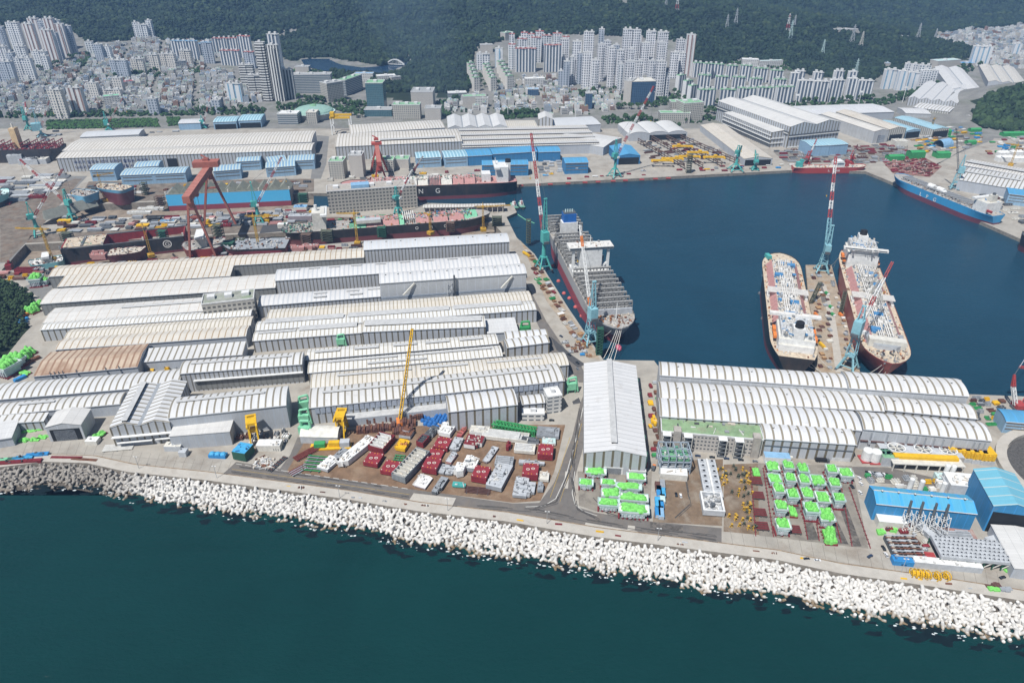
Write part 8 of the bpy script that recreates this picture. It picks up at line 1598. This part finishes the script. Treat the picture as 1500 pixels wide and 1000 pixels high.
def stockfield(label, group, poly, n, w, d, h, pal, seed, rz=.06, jit=.05, cat="steel block"):
    """separate plate stacks / blocks on a slab, each an object of its own"""
    q = [at(*p) for p in poly]; pg = [(p.x, p.y) for p in q]; x0, x1 = min(p.x for p in q), max(p.x for p in q); y0, y1 = min(p.y for p in q), max(p.y for p in q); r = random.Random(seed); put = []; tr = 0
    while len(put) < n and tr < n*60:
        tr += 1; x, y = r.uniform(x0, x1), r.uniform(y0, y1); a, c = r.uniform(*w), r.uniform(*d)
        if not inpoly(x, y, pg) or any(abs(x-u) < (a+e)/2+.8 and abs(y-v) < (c+f)/2+.8 for u, v, e, f in put): continue
        put.append((x, y, a, c)); k = r.choice(pal); nm, m, m2 = k; b = MB(); hh = r.uniform(*h); ty = FK[seed % len(FK)] if r.random() < .55 else r.choice(FK)
        z0 = .45
        for q_ in (-.36, .36): b.box(a*q_-.3, a*q_+.3, -c*.45, c*.45, 0, z0, supp)
        if ty == "pipe_bundle":
            rad = min(.55, c/6); kk = max(3, int(c/(rad*2.1)))
            for i in range(kk):
                for L_ in range(2): b.tube((-a/2+r.uniform(0, .8), -c/2+rad+(c-2*rad)*(i+.5*L_)/kk, z0+rad+L_*rad*1.8), (a/2-r.uniform(0, .8), -c/2+rad+(c-2*rad)*(i+.5*L_)/kk, z0+rad+L_*rad*1.8), rad, rad, m if r.random() < .7 else m2, 6)
        elif ty == "plate_stack":
            zz = z0
            while zz < hh*.8: b.rbox((r.uniform(-.3, .3), r.uniform(-.3, .3), zz), (a*r.uniform(.86, 1), c*r.uniform(.86, 1), .3), r.gauss(0, .02), m if r.random() < .6 else m2); zz += .36
        elif ty == "beam_stack":
            kk = max(3, int(c/1.0))
            for i in range(kk): y_ = -c/2+c*(i+.5)/kk; b.box(-a/2+r.uniform(0, 1), a/2-r.uniform(0, 1), y_-.3, y_+.3, z0, z0+r.uniform(.5, hh*.6+.4), m if i % 2 else m2)
        elif ty == "panel_frame":
            b.box(-a/2, a/2, -c/2, c/2, z0, z0+.3, m); kk = max(3, int(a/1.8)); hh2 = min(hh, 2.4)
            for i in range(kk): xx = -a/2+a*(i+.5)/kk; b.box(xx-.15, xx+.15, -c/2+.2, c/2-.2, z0+.3, z0+hh2, m2 if i % 2 else m)
            for y_ in (-c*.25, c*.2): b.box(-a/2+.2, a/2-.2, y_-.2, y_+.2, z0+.3, z0+hh2+.3, m)
        else:
            b.box(-a/2, a/2, -c/2, c/2, z0, hh, m, m2); kk = max(3, int(a/2.5))
            for i in range(kk): xx = -a/2+a*(i+.5)/kk; b.box(xx-.25, xx+.25, -c/2-.15, c/2+.15, z0+.2, hh+r.uniform(.2, .9), m)
            clutter(b, -a*.42, a*.42, -c*.4, c*.4, hh, int(a*c/12)+2, seed+len(put), .5, 1.6, 1.6, (1, 6, 0, 7, 4))
        o = b.build(ty); o.location = (x, y, .05); o.rotation_euler = (0, 0, rz+r.gauss(0, jit)); kn = ty.replace("_", " "); tag(o, "%s %s %s" % (nm, kn, label), kn, "%s %ss %s" % (nm, kn, label))
FK = ["steel_block", "plate_stack", "pipe_bundle", "panel_frame", "beam_stack"]
Gd = ("dark grey", dgrey, grey); Gg = ("grey", grey, lgrey); Gl = ("pale grey", lgrey, lgrey); Gr = ("red-brown", redox, hatchred); Gp = ("pink", pink, pink); Gb = ("brown", brown, rust); Gw = ("off-white", offw, white); Gy = ("yellow", yellow, yellow); Gn = ("green", green, green); Gu = ("blue", blue, skyb); Go = ("tan", mat("tan_primer", (.42, .26, .13), .7, .3, .4), rust)
stockfield("on the slab between the two docks", 0, [(90, 320), (240, 320), (440, 308), (470, 310), (470, 322), (380, 330), (90, 340)], 105, (8, 22), (6, 11), (2, 6), [Gd, Gg, Gl, Gr, Gp, Gb, Gw, Gd, Gy, Gg], 1)
stockfield("on the slab at the far left above the docks", 0, [(0, 262), (90, 255), (100, 262), (70, 285), (20, 300), (0, 300)], 34, (14, 34), (8, 14), (3, 6), [Gd, Gg, Gl, Gr, Gw, Gg], 2)
stockfield("on the brown slab left of the second dock", 0, [(120, 268), (200, 268), (200, 280), (210, 292), (120, 298), (105, 300), (100, 285)], 26, (6, 14), (5, 9), (1.5, 5), [Gd, Gb, Gr, Gg, Gy], 26)
stockfield("beside the black carrier's dock", 0, [(470, 322), (610, 316), (700, 316), (700, 322), (480, 334)], 44, (5, 14), (3, 7), (1.5, 5), [Gg, Gd, Go, Gw, Gb, Gn, Gr], 27)
stockfield("along the front edge of the long dock", 0, [(0, 398), (70, 393), (300, 376), (530, 358), (530, 364), (300, 382), (80, 402), (0, 415)], 66, (6, 16), (4, 8), (2, 5), [Gr, Gp, Gb, Gg, Gd, Gy, Gr], 3)
stockfield("on the slab below the blue sheds", 0, [(200, 272), (300, 270), (455, 264), (455, 280), (430, 281), (250, 290), (200, 292)], 34, (6, 16), (5, 10), (2, 6), [Gg, Gd, Gy, Gw, Gb, Go, Gn], 4)
stockfield("under the cranes beside the black gas carrier", 0, [(600, 255), (700, 250), (700, 262), (560, 268), (500, 262), (480, 268), (480, 262)], 24, (6, 14), (4, 8), (2, 5), [Gg, Gw, Gr, Gd, Gy], 5)
stockfield("on the northern quay apron", 0, [(780, 252), (870, 250), (1165, 240), (1165, 246), (900, 260), (765, 267)], 30, (5, 11), (3, 6), (1, 3.5), [Gr, Gy, Gg, Gw, Gr, Gu], 6)
stockfield("between the blue sheds on the northern quay", 0, [(788, 238), (822, 236), (824, 252), (790, 254)], 14, (8, 14), (5, 9), (2, 4), [Gg, Gd, Gl], 7)
stockfield("in the steel stockyard", 0, [(935, 206), (1000, 200), (1080, 232), (1005, 240), (960, 238)], 60, (8, 20), (4, 8), (.8, 2), [Gb, Gr, Gd, Gg, Gb], 8, .4)
stockfield("in front of the huge assembly hall", 0, [(1135, 222), (1170, 218), (1250, 215), (1300, 212), (1330, 215), (1330, 232), (1280, 240), (1150, 236)], 105, (8, 20), (5, 9), (1, 3), [Gd, Gd, Gg, Gb, Gr], 9, .1)
stockfield("on the red steel field behind the lettered carrier", 0, [(1290, 234), (1345, 228), (1375, 245), (1360, 258), (1310, 252)], 85, (7, 15), (3, 6), (.8, 2), [Gr, Gr, Gb, Gp, Gr], 10, .3)
stockfield("around the roundabout road at the right", 0, [(1335, 205), (1400, 185), (1435, 195), (1440, 208), (1400, 222), (1345, 225)], 70, (7, 16), (4, 8), (1.5, 5), [Gg, Gd, Gn, Gw, Go, Gy, Gu], 11, .3)
stockfield("in the lay-down area at the right edge", 0, [(1455, 205), (1500, 200), (1500, 232), (1440, 225)], 34, (6, 14), (4, 8), (2, 5), [Gw, Gu, Go, Gn, Gg, Gr, Gw], 12)
stockfield("on the east quay beside the lettered carrier", 0, [(1440, 278), (1475, 290), (1500, 300), (1500, 330), (1462, 310), (1425, 290)], 20, (8, 16), (5, 8), (2, 5), [Gg, Gd, Gw, Gb], 13)
stockfield("on the western quay beside the container ship", 0, [(768, 360), (780, 376), (828, 455), (866, 510), (852, 512), (815, 455), (786, 410)], 64, (4, 8), (4, 8), (1, 3), [Go, Gb, Gg, Gg, Gw, Go, Gb, Gl, Gr, Gn], 14, .5)
stockfield("at the foot of the quay crane behind the hall", 0, [(820, 500), (848, 505), (866, 522), (862, 528), (840, 520)], 10, (4, 8), (3, 6), (.8, 2), [Go, Gu, Gg, Gb], 15)
stockfield("on the finger pier", 0, [(1183, 395), (1200, 395), (1212, 430), (1216, 470), (1226, 545), (1200, 545), (1192, 450)], 34, (3, 6), (3, 6), (1, 3), [Go, Gb, Gg, Gw, Gg, Gb, Gd], 16)
stockfield("at the right side of the finger pier", 0, [(1214, 395), (1222, 400), (1238, 470), (1250, 530), (1244, 540), (1232, 470)], 22, (3, 5), (3, 6), (1, 3), [Go, Gb, Gg, Gw, Gd], 17)
stockfield("in the service yard north of the long blue shed", 0, [(1268, 696), (1300, 698), (1340, 702), (1372, 708), (1375, 722), (1330, 716), (1272, 706)], 30, (4, 9), (3, 6), (1.5, 4.5), [Gw, Gg, Gy, Gw, Gg, Gn], 18)
stockfield("on the red work floor", 0, [(1290, 765), (1350, 768), (1362, 800), (1345, 815), (1315, 800)], 30, (3, 8), (2, 5), (.6, 2.5), [Gr, Gw, Gg, Gw, Gb], 19)
stockfield("below the yellow gantry at the shore", 0, [(340, 640), (415, 632), (425, 646), (405, 660), (370, 650)], 24, (3, 7), (3, 6), (1, 3.5), [Gd, Gb, Gw, Gg, Gd], 20)
stockfield("along the kerb of the sea wall", 0, [(420, 716), (600, 742), (740, 761), (870, 784), (1010, 800), (1140, 814), (1230, 834), (1340, 852), (1500, 876), (1500, 872), (1340, 847), (1230, 829), (1140, 810), (1010, 796), (740, 757), (420, 712)], 60, (2, 7), (.8, 1.6), (.6, 1.1), [Gb, Gr, Gl, Gy, Gb, Gg], 21, -.14, .04)
stockfield("in the lane east of the gabled hall", 0, [(951, 560), (964, 560), (964, 660), (952, 675)], 16, (3, 6), (3, 7), (1, 3), [Gr, Gy, Gb, Gg, Gn], 22)
stockfield("on the apron south of the basin's right corner", 0, [(1420, 583), (1470, 588), (1465, 610), (1440, 640), (1428, 610)], 26, (4, 9), (3, 6), (1, 4), [Gd, Gg, Gb, Gn, Gy], 23)
stockfield("behind the twin halls at the left", 0, [(60, 196), (90, 192), (85, 205), (200, 190), (255, 188), (260, 194), (120, 200), (50, 215)], 16, (8, 16), (5, 8), (2, 5), [Gg, Gd, Gb], 24)
stockfield("along the lanes of the west sheds", 0, [(205, 538), (262, 535), (262, 545), (205, 550)], 8, (4, 9), (3, 5), (1, 3), [Gw, Gg, Gy], 25)
for lab, p, w, d, h in (("dark green shelter left of the two on the red steel field", (1310, 234), 30, 16, 8), ("dark green shelter, taller one on the red steel field", (1340, 231), 28, 18, 12), ("dark green shelter right on the steel field", (1378, 230), 26, 18, 9), ("dark green shelter by the light blue long shed", (1380, 199), 26, 16, 12), ("small green shelter by the roundabout road", (1427, 193), 24, 12, 6), ("long green shelter at the right edge", (1486, 199), 60, 14, 7), ("green round-topped shelter in the road's bend", (1421, 211), 18, 12, 6)):
    t = yard("green_shelter", lab, p, .1, "shelter"); b = MB(); b.box(-w/2, w/2, -d/2, d/2, 0, h, green); b.build("wall", t); b = MB(); b.add([(-w/2-.3, -d/2-.3, h), (w/2+.3, -d/2-.3, h), (w/2+.3, 0, h+2.4), (-w/2-.3, 0, h+2.4), (w/2+.3, d/2+.3, h), (-w/2-.3, d/2+.3, h)], [(0, 1, 2, 3), (3, 2, 4, 5)], green); b.build("roof", t)
t = yard("blue_dome_shelter", "light blue round vault shelter right of the cream striped hall", (1381, 214), .5, "shelter"); b = MB(); n = 10
for k in range(n): a0, a1 = PI*k/n, PI*(k+1)/n; b.add([(-16, -12*math.cos(a0), 14*math.sin(a0)), (16, -12*math.cos(a0), 14*math.sin(a0)), (16, -12*math.cos(a1), 14*math.sin(a1)), (-16, -12*math.cos(a1), 14*math.sin(a1))], [(0, 1, 2, 3)], ltblue)
b.add([(16, -12*math.cos(PI*k/n), 14*math.sin(PI*k/n)) for k in range(n+1)], [tuple(range(n+1))], ltblue); b.build("vault", t)
for i, (x, y, w) in enumerate([(1468, 229, 20), (1487, 228, 22), (1470, 236, 30), (1492, 237, 26)]):
    t = yard("white_tent", "white marquee tent at the right edge, %s of four" % ORD[i], (x, y), .05, "tent", "white tents at the right edge"); b = MB(); b.box(-w/2, w/2, -6, 6, 0, 8, white); b.build("wall", t); b = MB(); k = 3
    for j in range(k): x0, x1 = -w/2+w*j/k, -w/2+w*(j+1)/k; b.add([(x0, -6.3, 8), (x1, -6.3, 8), (x1, 6.3, 8), (x0, 6.3, 8), ((x0+x1)/2, 0, 12)], [(0, 1, 4), (1, 2, 4), (2, 3, 4), (3, 0, 4)], white)
    b.build("roof", t)
block("cream blank utility house in front of the striped gable", (1316, 213), 26, 18, 11, offw, offw, None, 2, .05, 120, (0,), False, "utility_house")
for i, (x, y) in enumerate([(88, 316), (108, 310), (122, 306)]):
    b = MB(); b.add([(-22, -5, 0), (22, -5, 0), (22, 5, 0), (-22, 5, 0), (-20, 3, 13), (20, 3, 13)], [(0, 1, 5, 4), (1, 2, 5), (2, 3, 4, 5), (3, 0, 4)], mat("khaki_panel", (.25, .26, .23), .8)); o = b.build("sloped_panel"); o.location = at(x, y); o.rotation_euler = (0, 0, .9); tag(o, "sloped khaki hull panel at the head of the second dock, %s from the left" % ORD[i], "hull panel", "sloped khaki panels")
block("row of white deck boxes on the slab before the sky blue hull, lower", (205, 314), 40, 8, 7, offw, white, None, 6, .05, 121, (4, 0)); block("row of white deck boxes on the slab before the sky blue hull, upper", (222, 309), 44, 8, 8, offw, white, None, 6, .05, 122, (4, 0)); block("black box block behind the cream deckhouse of the red stern", (227, 323), 22, 9, 9, black, dgrey, None, 4, .05, 123, (6,)); block("pale blue plate-topped block beside the black box block", (246, 326), 24, 10, 5, lgrey, ltblue, None, 4, .05, 124, (1,))
block("small blue-roofed house beside the dock office", (441, 308), 20, 12, 7, offw, ltblue, None, 2, .05, 125, (2,), False, "site_house"); block("long grey-roofed house below the blue-roofed one", (441, 322), 34, 12, 8, mat("mauve_grey", (.30, .26, .28), .7), lgrey, None, 3, .05, 126, (1,), False, "site_house"); block("small white shed behind the dock office's left end", (415, 333), 14, 8, 6, offw, white, None, 2, .05, 127, (4,), False, "site_house")
t = thing("pier_shed", "long pale striped canopy shed on the pier beside the dock office", "shed", at(622, 313), .055); b = MB()
for k in range(16): b.bar((8*k, 0, 0), (8*k, 0, 9), .8, offw); b.bar((8*k, 12, 0), (8*k, 12, 9), .8, offw)
b.box(0, 122, 5.9, 6.1, 0, 8.9, MATS["mauve_grey"]); b.build("frame", t); b = MB(); b.box(-2, 124, -1, 13, 9, 9.8, wallm_("w"), roofm("f")); b.build("roof", t)
block("white-roofed low shed at the far left edge with a green side machine", (2, 234), 60, 34, 14, lgrey, white, None, 2, .05, 128, (5,), False, "site_house"); block("grey box shed right of the white-roofed low shed", (26, 238), 24, 20, 16, lgrey, lgrey, None, 2, .3, 129, (1,), False, "site_house"); block("pair of low grey flat sheds below the twin halls, left", (46, 239), 34, 22, 9, lgrey, lgrey, None, 2, .1, 130, (1,), False, "site_house"); block("pair of low grey flat sheds below the twin halls, right", (62, 238), 26, 22, 9, lgrey, offw, None, 2, .1, 131, (1,), False, "site_house")
block("long pink hull block behind the northernmost shed's middle", (425, 367), 46, 10, 11, pink, pink, None, 5, .05, 141, (4,), False); block("second pink hull block right of the long pink one", (455, 364), 26, 10, 10, pink, pink, None, 3, .05, 142, (4,), False); block("upright pink hull block beside the pink-bulbed bow", (146, 378), 24, 12, 14, pink, pink, None, 2, .05, 143, (4,), False); block("dark red tray-like hull block at the dock's left front", (42, 398), 34, 12, 8, redox, redox, brown, 4, .02, 144, (7, 6), False); block("small dark red upright hull panel at the far left", (15, 394), 8, 12, 14, redox, hatchred, None, 3, .3, 145, (7,), False)
tyre = mat("tyre_rubber", (.02, .02, .02), .9); cw = [("white", mat("car_white", (.70, .70, .70), .25)), ("silver", mat("car_silver", (.42, .44, .46), .25, metal=.6)), ("black", mat("car_black", (.015, .016, .018), .2)), ("dark blue", mat("car_dark_blue", (.03, .05, .10), .2))]
def car(label, p, rz, ci, group=None, s=1.0):
    m = cw[ci][1]; t = thing("parked_car", label, "car", at(*p), rz, group); t.scale = (s, s, s); b = MB(); b.box(-2.3, 2.3, -.92, .92, .35, .95, m); b.add([(-1.9, -.85, .95), (1.2, -.85, .95), (1.2, .85, .95), (-1.9, .85, .95), (-1.3, -.7, 1.5), (.5, -.7, 1.5), (.5, .7, 1.5), (-1.3, .7, 1.5)], [(4, 5, 6, 7)], m); b.build("body", t)
    b = MB(); b.add([(-1.9, -.85, .95), (1.2, -.85, .95), (1.2, .85, .95), (-1.9, .85, .95), (-1.3, -.7, 1.49), (.5, -.7, 1.49), (.5, .7, 1.49), (-1.3, .7, 1.49)], [(0, 1, 5, 4), (1, 2, 6, 5), (2, 3, 7, 6), (3, 0, 4, 7)], glassd); b.build("windows", t)
    for x in (-1.45, 1.45):
        for y in (-.95, .95): b = MB(); b.tube((x, y-.12, .34), (x, y+.12, .34), .34, .34, tyre, 10); b.build("wheel", t)
CARS = [("dark car on the shore road below the engine yard", (1181, 819), .1, 2), ("white car on the shore road below the engine yard", (1197, 821), -.1, 0), ("dark blue car crossing the apron below the blue shed", (1274, 815), .5, 3), ("dark car parked at the scaffold racks", (1294, 803), 1.6, 2), ("white car parked below the dark one at the scaffold racks", (1298, 813), 1.6, 0), ("black car at the lower right on the apron", (1468, 846), .3, 2), ("black car of the pair parked in the worn yard", (990.5, 725), 1.5, 2), ("white car of the pair parked in the worn yard", (997, 726.5), 1.5, 0),
        ("dark car on the quay road near the hall's back, upper", (834, 520), -.9, 2), ("dark car on the quay road near the hall's back, lower", (846, 532), -1.0, 2), ("silver car at the quay road's bend", (846, 541), -1.2, 1), ("dark car beside the small white office", (808, 616), 0, 2), ("dark car waiting on the left quay road", (822, 493), -.9, 3)]
for a in CARS: car(*a)
for i in range(5): car("%s car parked in front of the parking block, %s from the left" % (cw[(3, 2, 3, 2, 1)[i]][0], ORD[i]), (1022+21*i, 668+2*i), -.08, (3, 2, 3, 2, 1)[i], "cars before the parking block")
for i in range(8): car("%s car in the parking row below the white tanks, %s from the left" % (cw[(2, 0, 1, 2, 3, 2, 0, 2)[i]][0], ORD[i]), (1270+4.2*i, 693+.5*i), 1.5, (2, 0, 1, 2, 3, 2, 0, 2)[i], "cars below the white tanks")
for i, (x, y) in enumerate([(1259, 701), (1261, 709), (1260, 722), (1248, 713)]): car("%s car parked along the engine yard's right side, %s from the top" % (cw[(0, 0, 0, 2)[i]][0], ORD[i]), (x, y), 1.7, (0, 0, 0, 2)[i], "cars right of the engine yard")
def truck(label, p, rz, m, m2, L=9):
    t = thing("truck", label, "truck", at(*p), rz); b = MB(); b.box(L/2-2, L/2, -1.2, 1.2, .6, 3, m); b.build("cab", t); b = MB(); b.box(-L/2, L/2-2.3, -1.25, 1.25, .9, 3.4, m2); b.build("cargo_box", t)
    for x in (-L*.35, -L*.2, L*.36):
        b = MB(); b.tube((x, -1.25, .5), (x, 1.25, .5), .5, .5, tyre, 9); b.build("axle_wheels", t)
truck("red truck with a white cab along the kerb hut", (1421, 836), YAW, white, red, 12); truck("white box truck along the front striped hall", (1152, 672), YAW, offw, white); truck("dark tank truck along the front striped hall", (1204, 676), YAW, dgrey, black, 11); truck("white truck on the finger pier, upper", (1211, 432), -1.3, white, green, 7); truck("white truck on the finger pier, middle", (1217, 452), -1.3, white, green, 7); truck("white truck on the finger pier, lower", (1220, 463), -1.3, white, green, 7); truck("yellow container truck on the finger pier beside the black carrier", (1204, 508), -1.4, yellow, yellow, 11); truck("orange truck on the finger pier's left side", (1195, 463), -1.4, orange, orange, 7); truck("orange truck on the finger pier's right side", (1231, 463), -1.4, orange, orange, 7); truck("yellow long bin truck on the western quay", (771, 374), -1.0, yellow, yellow, 16); truck("yellow flatbed truck in the lane beside the gabled hall", (958, 618), 1.5, yellow, yellow, 14); truck("orange forklift-like truck beside the gabled hall's lane", (957, 687), 1.2, orange, dgrey, 6)
lampm = mat("lamp_post_metal", (.42, .43, .43), .5)
for i, (x, y) in enumerate([(204, 687), (318, 701), (498, 730), (656, 749), (801, 768), (963, 793), (1320, 838)]):
    t = thing("street_lamp", "street lamp on the sea wall walkway, %s from the left" % ORD[i], "street lamp", at(x, y), YAW, "street lamps on the sea wall"); b = MB(); b.tube((0, 0, .9), (0, 0, 13), .22, .14, lampm, 7); b.bar((-1.2, 0, 13), (1.2, 0, 13), .2, lampm); b.build("pole", t)
    for s in (-1.2, 1.2): b = MB(); b.rbox((s, 0, 12.8), (1.1, .6, .35), 0, white); b.build("lamp_head", t)
for i, (x, y) in enumerate([(744, 171), (843, 172), (1163, 165), (1256, 160), (1321, 153)]):
    g = G(x, y); b = MB(); b.tube((0, 0, 0), (0, 0, 40), .9, .5, white, 7); b.box(-4, 4, -1, 1, 38, 42, white); o = b.build("floodlight_mast"); o.location = g; tag(o, "tall white floodlight mast behind the halls, %s from the left" % ORD[i], "floodlight mast", "white floodlight masts")
for o in S.objects:
    l = o.get("label")
    if l and o.parent is None and not 4 <= len(l.split()) <= 16: print("LABEL", len(l.split()), l)
    if l and "-" in l and len(l.replace("-", " ").split()) > 16: print("LABEL-", l)
print("objects", len(S.objects))
